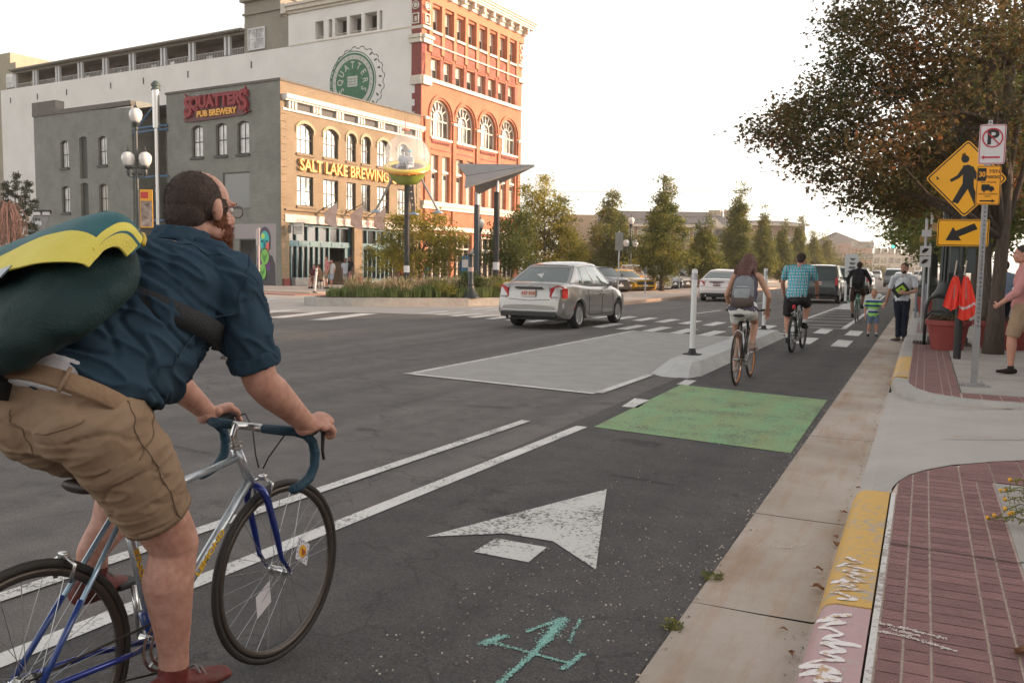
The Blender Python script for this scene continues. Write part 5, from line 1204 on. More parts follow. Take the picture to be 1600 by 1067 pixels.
fig = [[(-.06,cz+.20),(.02,cz+.215),(.10,cz+.18),(.13,cz+.08),(.11,cz-.04),(.12,cz-.14),(.22,cz-.38),(.14,cz-.40),(.03,cz-.16),(-.10,cz-.39),(-.19,cz-.36),(-.05,cz-.08),(-.05,cz+.08)],[(-.045,cz+.20),(.01,cz+.13),(-.10,cz+.01),(-.215,cz-.055),(-.24,cz-.015),(-.135,cz+.05)],[(.09,cz+.185),(.13,cz+.12),(.19,cz+.03),(.25,cz-.03),(.22,cz-.07),(.13,cz-.01),(.08,cz+.08)]]
for f_ in fig:mb.prism(f_,.0015+.0002*fig.index(f_),(0,-.0245,0),(1,0,0),(0,0,1),(0,-1,0))
mb.prism(ellipse(-.03,cz+.30,.058,n=18),.0015,(0,-.0245,0),(1,0,0),(0,0,1),(0,-1,0));mb.build('walking_figure',KSG,pd)
ca = 1.98
face(pd,'arrow_plate',rrect(.76,.42,.03,0,ca),-.02,YSG,(),.004);face(pd,'plate_border',rrect(.74,.40,.025,0,ca),-.0245,KSG,[rrect(.715,.375,.02,0,ca)],.0012)
face(pd,'arrow_symbol',[(-.25,ca-.12),(-.15,ca+.09),(-.11,ca+.03),(.16,ca+.15),(.21,ca+.06),(-.06,ca-.06),(-.02,ca-.12)],-.0245,KSG,(),.0015)
# ---- orange crossing flags hanging on the pole
OR = M('fluorescent_orange',(.98,.06,.035),.6,var=.08,vs=5);random.seed(4)
for k,(dx,ln,lb) in enumerate(((-.06,.54,'orange crossing flag bundled on the dark pole, on the left side'),(.075,.70,'orange crossing flag with a white stripe hanging lower on the right side'))):
 f = thing('crossing_flag',lb,'flag',(.50+dx,15.25,1.45),radians(16),'orange crossing flags')
 rows = [];n = 9
 for i in range(n):
  t_ = i/(n-1);wd = .04+.105*t_**.7
  rows.append([V3((wd*(2*j/8-1)+.05*t_*(1 if k else -1),-.02-.05*sin(j*2.3+k+t_*2)*(.35+.65*t_)-.02*t_,-ln*t_-.09*abs(j-4+k*1.5)/4*t_*(-1)+.02*sin(j*3))) for j in range(9)])
 mb = MB();mb.grid(rows);c = mb.build('cloth',OR,f,fix=False,smooth=True)
 if k:mb = MB();mb.grid([[p+V3((0,-.006,0)) for p in rows[6]],[p+V3((0,-.006,.045)) for p in rows[6]]]);mb.build('reflective_stripe',M('stripe_pale',(.7,.62,.6),.4),c,fix=False)
 mb = MB();mb.tube([(0,0,.02),(.02*(1 if k else -1),-.03,-.35)],.008,5);mb.tube([(-.02,0,.02),(0,-.01,.25)],.012,5);mb.build('stick',M('stick_wood',(.45,.38,.32),.6),f)
mb = MB();mb.tube([(.53,15.3,.153),(.53,15.3,1.6)],.05,10);fh = thing('flag_holder','black tube on the pavement that carries the orange flags','post',(.53,15.3,.153));mb.build('tube',BLK,fh,world=True)
# ---- planters
TER = M('terracotta_paint',(.26,.045,.04),.6,var=.15,vs=4)
def pot(x,y,r,h,label):
 t = thing('red_planter',label,'planter',(x,y,.153),group='red planters on the pavement')
 mb = MB();mb.lathe([(r*.72,0),(r*.92,h*.8),(r*.93,h*.82),(r*1.03,h*.83),(r*1.05,h),(r*.95,h),(r*.9,h*.85),(.01,h*.85)],n=28);mb.build('pot',TER,t,angle=35)
 mb = MB();random.seed(int(x*10)+7)
 for i in range(420):
  a = random.random()*2*pi;q = r*.95*math.sqrt(random.random());p = V3((q*cos(a),q*sin(a),h*.9+random.random()*.13));d = V3((random.gauss(0,1),random.gauss(0,1),random.gauss(0,1))).normalized()*.03;e = d.orthogonal().normalized()*.014
  mb.add([p-d,p-e,p+d,p+e],[(0,1,2,3)])
 mb.build('plants',leafmat('pot_plant',(.05,.03,.02),(.10,.07,.03)),t,fix=False)
pot(.42,17.15,.36,.52,'large red planter pot on the pavement behind the steel post');pot(.2,31.5,.42,.55,'smaller looking red planter farther down the pavement');pot(1.35,17.9,.5,.5,'dark red planter half hidden behind the orange flags')
# ---- green lamp posts on the right pavement
def lamp_base(mb,h=1.0,r=.24):
 mb.lathe([(r*1.25,0),(r*1.25,.08),(r*1.05,.12),(r*1.0,.5),(r*1.12,.55),(r*.9,.62),(r*.75,h),(r*.8,h+.06),(r*.5,h+.12)],n=16)
def street_lamp(x,y,label,h=3.9,z=.15,globes=2,group='lamp posts',br=.2,g_r=.2,rz=0.,gl=None,cat='street lamp'):
 t = thing('street_lamp',label,cat,(x,y,z),rz,group)
 mb = MB();lamp_base(mb,.9,br);mb.build('base',IRON,t,angle=35)
 mb = MB();mb.lathe([(.09,.95),(.065,h*.6),(.055,h),(.09,h+.03),(.12,h+.12),(.1,h+.16)],n=12);mb.build('pole',IRON,t,angle=35)
 GL = gl or M('globe_glass',(.66,.63,.60),.25,coat=.6,var=.05,vs=3)
 def globe(px,pz):
  mb = MB();k = g_r/.2;mb.lathe([(.10*k,pz),(.17*k,pz+.10*k),(.20*k,pz+.24*k),(.185*k,pz+.34*k),(.12*k,pz+.42*k),(.06*k,pz+.45*k)],(px,0,0),16);g = mb.build('globe',GL,t,angle=60)
  mb = MB();mb.lathe([(.07*k,pz+.45*k),(.05*k,pz+.5*k),(.02*k,pz+.53*k),(.012*k,pz+.62*k),(.001,pz+.66*k)],(px,0,0),10);mb.build('finial',IRON,g)
  mb = MB();mb.lathe([(.04,pz-.38),(.06,pz-.3),(.08,pz-.22),(.06,pz-.12),(.13*k,pz-.04),(.12*k,pz+.02)],(px,0,0),12);mb.build('collar',IRON,g,angle=50)
 globe(0,h+.2)
 if globes == 3:
  for s in (-1,1):
   hz = h-1.5;mb = MB();mb.tube([(0,0,hz-.1),(s*.14,0,hz-.45),(s*.30,0,hz-.4),(s*.34,0,hz-.15)],.03,6);mb.tube([(0,0,hz-.05),(s*.32,0,hz-.1)],.025,6)
   mb.ball((s*.16,0,hz-.3),.05,8);mb.build('arm',IRON,t);globe(s*.34,hz)
 if globes == 2:pass
 return t
l = street_lamp(-28.36,24.87,'tall iron lamp with three white globes beside the cyclist in front of the pub',6.7,.0,3,g_r=.25,rz=radians(25))
mb = MB();mb.prism([(.12,2.8),(.62,2.8),(.62,4.3),(.12,4.3)],.02,(0,-.03,0),(1,0,0),(0,0,1),(0,-1,0));b = mb.build('banner',M('banner_yellow',(.72,.35,.03),.7),l,label='orange banner')
mb = MB();mb.prism([(.15,2.85),(.59,2.85),(.59,3.85),(.15,3.85)],.004,(0,-.052,0),(1,0,0),(0,0,1),(0,-1,0));mb.build('banner_picture',M('banner_pic',(.5,.42,.36),.7,col2=(.12,.07,.06),vs=5),b)
mb = MB();mb.prism([(.15,3.95),(.45,3.95),(.45,4.2),(.15,4.2)],.004,(0,-.052,0),(1,0,0),(0,0,1),(0,-1,0));mb.build('banner_text_block',M('banner_red',(.5,.05,.04),.7),b)
mb = MB();mb.tube([(0,0,4.33),(.66,0,4.33)],.015,5);mb.tube([(0,0,2.77),(.66,0,2.77)],.015,5);mb.build('banner_arm',IRON,l)
street_lamp(-22.9,43.8,'iron lamp with globes partly behind the paper plane poles',3.3,.1,3,g_r=.24,rz=radians(25))
street_lamp(-20.3,63.5,'iron lamp with three globes behind the parked cars',4.6,0,3,g_r=.24,rz=radians(20))
# truncated green column in the planter
t = thing('lamp_column_base','dark green flared column standing at the front edge of the planter','bollard',(-15.3,28.55,.30))
mb = MB();mb.lathe([(.36,0),(.36,.05),(.28,.12),(.17,.32),(.12,.45),(.13,.5),(.1,.55),(.095,1.55),(.12,1.58),(.12,1.63),(.05,1.66)],n=20);mb.build('column',IRON,t,angle=35)
mb = MB();mb.lathe([(.104,.98),(.104,1.14)],n=20);mb.build('sticker_band',M('sticker_pink',(.5,.36,.33),.6),t)
# big green fixtures on the right
def bollard_lamp(x,y,label,h,r):
 t = thing('iron_lamp_post',label,'lamp post',(x,y,.153),group='dark green lamp posts on the right pavement')
 mb = MB();mb.lathe([(r*1.5,0),(r*1.5,.1),(r*1.3,.15),(r*1.25,.85),(r*1.4,.9),(r*1.1,1.0),(r*.85,1.15),(r*.75,1.2)],n=20);mb.build('base',IRON,t,angle=35)
 mb = MB()
 for k in range(14):a = 2*pi*k/14;mb.tube([(r*.72*cos(a),r*.72*sin(a),1.15),(r*.5*cos(a),r*.5*sin(a),h)],r*.13,5)
 mb.cyl((0,0,1.1),(0,0,h),r*.7,r*.48,n=16);mb.build('fluted_shaft',IRON,t);return t
bollard_lamp(.46,18.9,'dark fluted lamp post behind the red planter',5.2,.24);bollard_lamp(.15,33.2,'dark fluted lamp post behind the farther red planter',5.5,.30)
t = thing('bike_rack','dark curved iron cycle stand behind the red planter','cycle stand',(.05,18.0,.153));mb = MB()
mb.tube([(0,0,0),(0,0,.7),(.05,0,.86),(.2,0,.95),(.38,0,.9),(.44,0,.75),(.44,0,0)],.03,8);mb.tube([(.0,.25,0),(0,.25,.5),(.1,.25,.62),(.3,.25,.62),(.4,.25,.5),(.4,.25,0)],.03,8);mb.build('hoop',IRON,t,smooth=True)
t = thing('drain_grate','cast iron grate set in the pavement before the red planter','grate',(.2,18.4,.157));mb = MB()
for k in range(14):mb.box((-.30+.07*k,0,.004),(.028,.62,.012))
mb.box((.155,-.32,.004),(1.0,.03,.014));mb.box((.155,.32,.004),(1.0,.03,.014));mb.build('bars',M('rusty_iron',(.09,.055,.04),.8,var=.3,vs=20),t)
mb = MB();mb.box((.155,0,-.001),(1.0,.62,.004));mb.build('pit',DARKIN,t)
# small sign posts down the pavement
def signpost(x,y,plates,label,h=2.6):
 t = thing('small_sign_post',label,'sign',(x,y,.153),radians(12),'small signs down the pavement')
 mb = MB();mb.cyl((0,0,0),(0,0,h),.03,n=8);mb.build('post',GALV,t)
 for (cx,cz_,w_,h_,m,nm) in plates:mb = MB();mb.prism(rrect(w_,h_,.02,cx,cz_),.02,(0,-.04,0),(1,0,0),(0,0,1),(0,-1,0));mb.build(nm,m,t)
 return t
TANS = M('tan_board',(.50,.32,.12),.6,col2=(.36,.22,.08),vs=6)
t = signpost(-.02,22.2,[(.0,1.85,.24,.22,WSG,'plate'),(.0,1.6,.24,.24,WSG,'plate'),(.0,2.25,.2,.16,WSG,'small_plate')],'post with two small white plates beside the red planters')
for z in (1.85,1.6):mb = MB();mb.prism([(-.07,z-.06),(.02,z-.02),(.07,z+.05),(-.02,z+.06),(-.08,z)],.003,(0,-.062,0),(1,0,0),(0,0,1),(0,-1,0));mb.build('plate_symbol',KSG,t)
signpost(.35,22.8,[(0,2.42,.52,.2,TANS,'board')],'tan board on a post nearest the yellow diamond sign',2.9);signpost(.1,27,[(0,2.3,.6,.22,TANS,'board'),(0,3.2,.25,.3,M('red_sticker',(.45,.12,.08),.6),'board')],'tan board on a post farther down the pavement',3.4)
t = thing('pavement_rack','pale frame stand on the pavement near the far red planter','stand',(-.1,28.5,.153));mb = MB()
for k in range(5):mb.tube([(-.1,k*.25,0),(-.1,k*.25,1.0),(.15,k*.25,1.0),(.15,k*.25,0)],.03,6)
mb.build('frame',M('rack_grey',(.22,.25,.30),.5),t)
# parking meters and sign back on the median
def meter(x,y,label):
 t = thing('parking_meter',label,'parking meter',(x,y,.14),group='parking meters on the median');mb = MB();mb.cyl((0,0,0),(0,0,1.1),.035,n=8);mb.build('post',GALV,t)
 mb = MB();mb.lathe([(.05,1.05),(.08,1.15),(.08,1.3),(.05,1.4),(.01,1.42)],n=12,sy=.6);mb.build('head',M('meter_grey',(.12,.12,.12),.4),t)
meter(-13.9,46.3,'parking meter standing before the yellow sports car');meter(-14.6,56.3,'parking meter right of the nearest median tree');meter(-14.2,75,'parking meter farthest down the median')
t = thing('sign_back','grey back of a road sign on a steel post left of the yellow car','sign',(-14.7,44.0,.14),radians(20));mb = MB();mb.cyl((0,0,0),(0,0,3.3),.035,n=8);mb.build('post',GALV,t)
mb = MB();mb.box((0,-.05,2.75),(.42,.02,.95));mb.build('plate',M('sign_back_grey',(.20,.20,.18),.5),t)
t = thing('thin_sign_post','thin pinkish sign post standing before the mural','post',(-28.2,31.6,.1));mb = MB();mb.cyl((0,0,0),(0,0,3.0),.045,n=8);mb.build('post',M('post_pink',(.42,.34,.32),.6),t)
mb = MB();mb.prism([(-.1,2.2),(.12,2.2),(.12,2.95),(-.1,2.95)],.02,(0,-.05,0),(1,0,0),(0,0,1),(0,-1,0));mb.build('plate',M('plate_pinkish',(.5,.42,.4),.6),t)
# ---- flying saucer sculpture
uf = thing('flying_saucer_sculpture','flying saucer sculpture with a clear dome and yellow rim on a dark pole','sculpture',(-24.05,37.9,.1))
YEL2 = M('saucer_yellow',(.85,.60,.14),.35,coat=.5);GRN2 = M('saucer_green',(.20,.30,.03),.4,col2=(.30,.34,.05),vs=2.5,coat=.4);ORG2 = M('saucer_orange',(.62,.25,.03),.4,coat=.4);LEGM = M('saucer_leg',(.26,.24,.23),.4,metal=.5)
mb = MB();mb.cyl((0,0,0),(0,0,5.6),.14,n=14);mb.build('pole',BLK,uf,angle=50)
mb = MB();mb.lathe([(.153,1.0),(.153,1.35)],n=14);mb.build('label_band',WSG,uf)
TILT = Matrix.Translation((0,0,6.2)) @ Matrix.Rotation(radians(20),4,V3((.903,.429,0))) @ Matrix.Translation((0,0,-6.2))
mb = MB();mb.lathe([(.45,5.52),(.58,5.55),(.78,5.72),(.98,6.05),(1.02,6.14)],n=32);mb.build('lower_hull',GRN2,uf,angle=50,xm=TILT)
mb = MB();mb.lathe([(1.0,6.12),(1.14,6.18),(1.20,6.26),(1.18,6.34)],n=40)
for k in range(20):a = 2*pi*k/20;mb.ball((1.17*cos(a),1.17*sin(a),6.22),.05,6)
mb.build('rim',ORG2,uf,angle=50,xm=TILT)
mb = MB();mb.lathe([(1.18,6.32),(1.19,6.40),(1.12,6.46),(.86,6.42),(.82,6.36),(.80,6.3)],n=40);mb.build('deck',YEL2,uf,angle=50,xm=TILT)
mb = MB();mb.lathe([(.84,6.37),(.01,6.33)],n=32);mb.build('cockpit_floor',M('cockpit_dark',(.08,.06,.06),.6),uf,xm=TILT)
mb = MB();
for i in range(1):mb.lathe([(1.17*cos(radians(a_)),6.82+1.17*sin(radians(a_))) for a_ in range(-20,86,5)]+[(.03,7.99)],n=40)
mb.f = mb.f[:-2];mb.mi = mb.mi[:-2]
dm = M('clear_dome',(.95,.95,.95),.03,alpha=.27,spec=.6,coat=.2);mb.build('dome',dm,uf,smooth=True,fix=False,xm=TILT)
mb = MB();mb.cyl((0,0,7.95),(0,0,8.8),.015,n=6);mb.lathe([(.01,8.16),(.18,8.18),(.2,8.23),(.14,8.27),(.01,8.29)],n=14);mb.ball((0,0,8.5),.04,6);mb.build('antenna',M('antenna_red',(.62,.22,.16),.5),uf,xm=TILT)
for s,hc in ((-1,(.06,.04,.04)),(1,(.05,.30,.42))):
 mb = MB();mb.loft([((s*.22,.0,6.38),.17,.13,(1,0,0)),((s*.21,0,6.62),.2,.14,(1,0,0)),((s*.2,0,6.85),.16,.1,(1,0,0)),((s*.2,0,6.95),.06,.06,(1,0,0))],12);mb.ball((s*.2,-.02,7.08),(.10,.11,.13),10)
 mb.chain([(s*.36,0,6.85),(s*.42,-.12,6.66),(s*.25,-.3,6.62)],[.06,.05,.04],8);mb.chain([(s*.05,0,6.85),(s*.02,-.12,6.66),(s*.12,-.3,6.62)],[.06,.05,.04],8);mb.chain([(s*.28,-.05,6.42),(s*.3,-.4,6.5),(s*.3,-.45,6.38)],[.1,.08,.06],8)
 f_ = mb.build('pilot_figure',M('pilot_suit',(.50,.53,.60),.6),uf,smooth=True,xm=TILT)
 mb = MB();mb.ball((s*.2,0,7.14),(.115,.12,.11),10);mb.build('hair',M('pilot_hair%d' % s,hc,.6),f_,smooth=True,xm=TILT)
for k,a in enumerate((203,18,110)):
 a = radians(a);d = V3((cos(a),sin(a),0));p0 = V3((0,0,5.72))+d*.72;p1 = V3((0,0,4.05))+d*1.62;ax = (p1-p0);L_ = ax.length;ax.normalize();sdv = V3((-d.y,d.x,0));nn = ax.cross(sdv)
 mb = MB();mb.prism([(-.15,0),(.15,0),(.10,L_),(-.10,L_)],.07,p0,sdv,ax,nn,0,[ellipse(0,L_*(.14+.19*i),.055,n=10) for i in range(5)]);lg = mb.build('leg',LEGM,uf)
 mb = MB();mb.lathe([(.28,-.02),(.26,.04),(.1,.1),(.05,.16)],p1,18);mb.build('foot',M('foot_blue',(.30,.40,.50),.35,metal=.4),lg,angle=40)
# ---- paper plane sculpture
pp = thing('paper_plane_sculpture','grey metal paper plane sculpture on two dark poles','sculpture',(-21.3,41.2,.1))
PG = M('plane_metal',(.30,.29,.285),.55,metal=.3,var=.06,vs=2)
N_ = Dp(835,259,44.6);A_ = Dp(715,257,47.5);S_ = Dp(728,276,45.9);B_ = Dp(726,294,44.0);S2 = Dp(741,287,45.2);K_ = Dp(745,305,45.6)
def slab(mb,tri,th=.05):
 n_ = (tri[1]-tri[0]).cross(tri[2]-tri[0]).normalized()*th;mb.add([p-n_ for p in tri]+[p+n_ for p in tri],[(0,1,2),(5,4,3),(0,1,4,3),(1,2,5,4),(2,0,3,5)])
mb = MB();slab(mb,[N_,A_,S_]);mb.build('far_wing',PG,pp,world=True)
mb = MB();slab(mb,[N_+V3((0,0,-.02)),S_+V3((0,0,-.03)),B_]);mb.build('near_wing',PG,pp,world=True)
mb = MB();slab(mb,[N_+V3((0,0,-.04)),S2,K_]);mb.build('keel',PG,pp,world=True)
for px,top,dep in ((745,5.25,45.7),(776,5.9,45.3)):
 g = Dp(px,350,dep);mb = MB();mb.cyl((g.x,g.y,.1),(g.x,g.y,top-.55),.16,n=12);p_ = mb.build('pole',M('pole_blue_black',(.03,.045,.06),.5) if px < 760 else BLK,pp,world=True,angle=50)
 mb = MB();mb.cyl((g.x,g.y,top-.55),(g.x,g.y,top+.1),.1,n=12);mb.build('pole_top',GALV,p_,world=True,angle=50)
 if px > 760:mb = MB();mb.cyl((g.x,g.y,1.3),(g.x,g.y,1.7),.175,n=12);mb.build('label_band',WSG,p_,world=True)
# ---- far signals
ts = thing('traffic_signal','mast arm across the street with two green lights','traffic light',(3.2,118,.1))
mb = MB();mb.cyl((0,0,0),(0,0,6.5),.14,n=10);mb.tube([(0,0,5.2),(-3,0,5.35),(-7.2,0,5.4)],.08,8);mb.build('mast',IRON,ts)
for x in (-4.2,-6.9):
 mb = MB();mb.bbox((x,0,4.95),(.5,.3,1.25),.05);h_ = mb.build('signal_head',IRON,ts)
 mb = MB();mb.lathe([(.17,0),(.13,.03),(.01,.05)],(x,-.15,4.6),12,R=Matrix.Rotation(pi/2,3,'X'));mb.build('green_lens',M('green_light',(.05,.8,.45),.3,emit=2.2),h_)
mb = MB();mb.box((-5.4,-.05,5.45),(1.5,.05,.32));mb.build('street_name_plate',M('plate_green',(.03,.16,.10),.5),ts)
wr = thing('overhead_wire','thin wires hung across the street in the hazy distance','wire',(-10,150,12));
mb = MB()
for z,y in ((15.5,150),(9.3,120)):mb.tube([(-70+150*i/12,y+(6*i/12),z-3*(4*(i/12)*(1-i/12))*.2) for i in range(13)],.035,4)
mb.build('cable',M('cable_grey',(.1,.1,.1),.6),wr,world=True)
# red parasols, newspaper box, etc
for k,(px,dep) in enumerate(((920,70),(942,73))):
 c = Dp(px,432,dep);t = thing('red_parasol',['flat red parasol left of the grey sign back','flat red parasol right of the grey sign back'][k],'parasol',(c.x,c.y,0),group='red parasols');mb = MB();mb.lathe([(1.3,c.z-.12),(.7,c.z+.15),(.05,c.z+.4)],n=8);mb.build('canopy',M('parasol_red',(.55,.05,.06),.7),t);mb = MB();mb.cyl((0,0,0),(0,0,c.z),.03,n=6);mb.build('pole',IRON,t)
c = G(722,447);t = thing('newspaper_box','blue newspaper box behind the planter','box',(-26.6,49,.12),radians(10));mb = MB();mb.bbox((0,0,1.0),(.6,.5,2.0),.05);mb.build('body',M('box_blue',(.02,.16,.30),.5),t);mb = MB();mb.box((0,-.255,1.5),(.4,.01,.5));mb.build('front_panel',WSG,t)
# ---- left background panel and litter
t = thing('tilted_panel','tilted grey roof panel with lamps at the left edge','panel',Dp(58,362,52));o_ = Dp(58,362,52)
mb = MB();f4 = [Dp(38,364,52),Dp(68,364,52),Dp(79,333,55),Dp(54,333,55)];n_ = V3((0,0,-.1));mb.add(f4+[p+n_ for p in f4],[(0,1,2,3),(7,6,5,4),(0,1,5,4),(1,2,6,5),(2,3,7,6),(3,0,4,7)]);mb.build('panel',M('panel_grey',(.20,.19,.18),.6),t,world=True)
mb = MB();mb.tube([Dp(54,333,55)+V3((0,0,.06)),Dp(79,333,55)+V3((0,0,.06))],.14,6);mb.build('lamp_bar',KSG,t,world=True)
for px in (57,72):mb = MB();mb.box(Dp(px,334,54.6),(.45,.2,.2));mb.build('lamp',WSG,t,world=True)
mb = MB();mb.box(Dp(60,349,53.2),(.45,.1,.4),R=None);mb.build('white_plate',WSG,t,world=True)
mb = MB();p = Dp(58,352,53.8);mb.cyl((p.x,p.y,0),(p.x,p.y,p.z-.2),.12,n=8);mb.build('post',KSG,t,world=True)
# ================================================================ vegetation
BARK = M('bark',(.075,.055,.042),.95,col2=(.13,.10,.08),vs=9,bump=.8,bs=30,stretch=(3,3,.6))
def leafcloud(lobes,size,rng,clump=26,sig=.28,flat=.6,shape='leaf'):
 # lobes: (centre, (rx, ry, rz), number of clumps)
 mb = MB();vs = mb.v;fs = mb.f
 for c,r,n in lobes:
  for _ in range(n):
   while True:
    p = V3((rng.uniform(-1,1),rng.uniform(-1,1),rng.uniform(-1,1)))
    if p.length <= 1:break
   if p.length > 1e-3:p = p.normalized()*(p.length**.55)
   q = V3(c)+V3((p.x*r[0],p.y*r[1],p.z*r[2]))
   for _ in range(clump):
    a = q+V3((rng.gauss(0,sig),rng.gauss(0,sig),rng.gauss(0,sig*flat)))
    d = V3((rng.gauss(0,1),rng.gauss(0,1),rng.gauss(-.25,.7))).normalized();s_ = size*rng.uniform(.6,1.25)
    e = d.cross(V3((rng.gauss(0,.6),rng.gauss(0,.6),1)))
    if e.length < .1:e = d.orthogonal()
    e.normalize();nn = d.cross(e)*.18*s_;k = len(vs)
    if shape == 'maple':
     vs += [a,a+d*s_*.35+e*s_*.5+nn,a+d*s_*.55+e*s_*.18,a+d*s_,a+d*s_*.55-e*s_*.18,a+d*s_*.35-e*s_*.5+nn];fs += [(k,k+1,k+2),(k,k+2,k+3),(k,k+3,k+4),(k,k+4,k+5)];mb.mi += [0]*4
    else:
     vs += [a,a+d*s_*.5+e*s_*.3+nn,a+d*s_,a+d*s_*.5-e*s_*.3+nn];fs.append((k,k+1,k+2,k+3));mb.mi.append(0)
 return mb
def limbs(mb,base,top,r,rng,ends,n=6):
 base,top = V3(base),V3(top);pts = [base.lerp(top,i/n)+V3((rng.gauss(0,r*.25),rng.gauss(0,r*.25),0))*(1 if i else 0) for i in range(n+1)]
 mb.tube(pts,[r*1.35 if i == 0 else r*(1-.75*i/n) for i in range(n+1)],10)
 for e in ends:
  e = V3(e);s_ = pts[rng.randint(max(1,n//3),n-1)];k = 4;m_ = s_.lerp(e,.5)+V3((rng.gauss(0,.15),rng.gauss(0,.15),rng.uniform(-.1,.3)))
  q = [s_,s_.lerp(m_,.6)+V3((0,0,.1)),m_,m_.lerp(e,.55),e];mb.tube(q,[r*.42,r*.33,r*.22,r*.13,r*.05],6)
def tree(name,label,base,h,lobes,lm,size,seed,r=.12,trunk_top=.75,clump=26,sig=.25,group=None,shape='leaf',cat='tree',extra_ends=()):
 rng = random.Random(seed);t = thing(name,label,cat,base,group=group);b = V3(base)
 mb = leafcloud(lobes,size,rng,clump,sig,shape=shape);mb.build('crown',lm,t,world=True,fix=False)
 mb = MB();ends = [V3(l[0])+V3((rng.uniform(-.4,.4)*l[1][0],rng.uniform(-.4,.4)*l[1][1],.2*l[1][2])) for l in lobes];limbs(mb,b,b+V3((0,0,h*trunk_top)),r,rng,list(ends)+list(extra_ends));mb.build('trunk',BARK,t,world=True,smooth=True,fix=False)
 return t
LM_BIG = leafmat('maple_leaf_dusky',(.055,.075,.024),(.165,.10,.042),.42,.5,(.36,.13,.045))
LM_GRN = leafmat('leaf_dark_green',(.07,.105,.025),(.18,.19,.045),.45,.4)
LM_COL = leafmat('leaf_column',(.07,.095,.025),(.28,.27,.06),.5,.9,(.52,.42,.09))
LM_YEL = leafmat('leaf_yellow_green',(.17,.19,.035),(.50,.41,.07),.5,.5,(.68,.50,.10))
LM_CON = leafmat('conifer_dark',(.012,.022,.014),(.03,.045,.025),.1,1.0)
# big maple on the right
rng = random.Random(21);lob = []
for px,py,dep,rr in ((1205,212,15.5,.42),(1228,190,15.8,.5),(1250,235,15.2,.55),(1275,215,15,.7),(1265,170,16,.55),(1300,250,14.6,.7),(1320,180,15.2,.8),(1340,285,14.5,.6),(1300,130,15.6,.55),(1345,225,14.4,.8),(1350,110,15.4,.7),(1375,165,14.5,.9),(1385,290,15,.75),(1390,230,14,.8),
 (1340,55,15.5,.55),(1385,60,15,.8),(1345,10,16,.55),(1410,15,15,.9),(1430,110,14,.95),(1435,190,13.8,.95),(1430,270,14.6,.85),(1470,40,14.2,.95),(1480,140,13.6,1.0),(1490,220,14.5,.9),(1470,300,15.6,.8),(1530,70,14,1.0),(1540,170,13.4,.95),(1560,250,15.5,.8),(1585,110,13.5,1.0),(1600,20,14,1.0),(1610,200,14.2,.9),(1600,300,15,.8),(1430,-60,15,1.1),(1510,-70,14.5,1.1),(1590,-80,14.5,1.1),(1680,60,14.5,1.1),(1680,180,15,1.1),(1680,-40,15,1.1),(1760,120,15.5,1.0)):
 if 1440 < px < 1600 and 130 < py < 330:dep = max(dep,16.0)
 lob.append((Dp(px,py,dep+rng.uniform(-.5,.9)),(rr*.95,rr*1.2,rr*.72),int(14*rr**1.6)+4))
tree('maple_tree','large dark maple overhanging the right pavement and the yellow signs',(1.11,16.65,.153),7.2,lob,LM_BIG,.086,5,.13,.8,82,.21,shape='maple')
def crown(c,r,z0,z1,n,rng,k=10,col=False):
 o = []
 for i in range(k):
  t_ = (i+.5)/k;
  pr = (sin(min(1,(t_*1.25)**.7)*pi)**.6 if not col else (min(1,(t_/.22)**.7) if t_ < .22 else max(.10,(1-(t_-.22)/.78)**.62)))
  a = rng.uniform(0,6.28);q = r*pr*(.35 if not col else .15)*rng.uniform(.5,1.2)
  o.append((V3((c[0]+q*cos(a),c[1]+q*sin(a),z0+(z1-z0)*t_)),((r*pr*rng.uniform(.6,.85),r*pr*rng.uniform(.6,.85),(z1-z0)/k*rng.uniform(.9,1.3)) if not col else (r*pr*rng.uniform(.74,.95),r*pr*rng.uniform(.74,.95),(z1-z0)/k*rng.uniform(.9,1.3))),max(3,int(n*(.25+.75*pr)/k))))
 return o
for i,(x,y,r,h,lab) in enumerate(((1.5,25.5,2.9,7.4,'green tree right behind the big maple on the right pavement'),(1.5,33,3.3,7.6,'green tree third in the row along the right pavement'),(1.3,41,3.3,7.8,'green tree fourth in the row along the right pavement'),(1.2,52,3.4,8.2,'green tree hanging over the far pavement beside the traffic lights'),(1.8,66,3.2,8.0,'green tree last but one in the far row on the right pavement'),(2.4,84,3.4,8.4,'green tree farthest down the right pavement'))):
 rng = random.Random(50+i);tree('street_tree',lab,(x,y,.153),h,crown((x,y),r,2.5,h+.6,430,rng,11),LM_GRN,.17+.02*i,80+i,.14,.75,36,.34,'street trees on the right pavement')
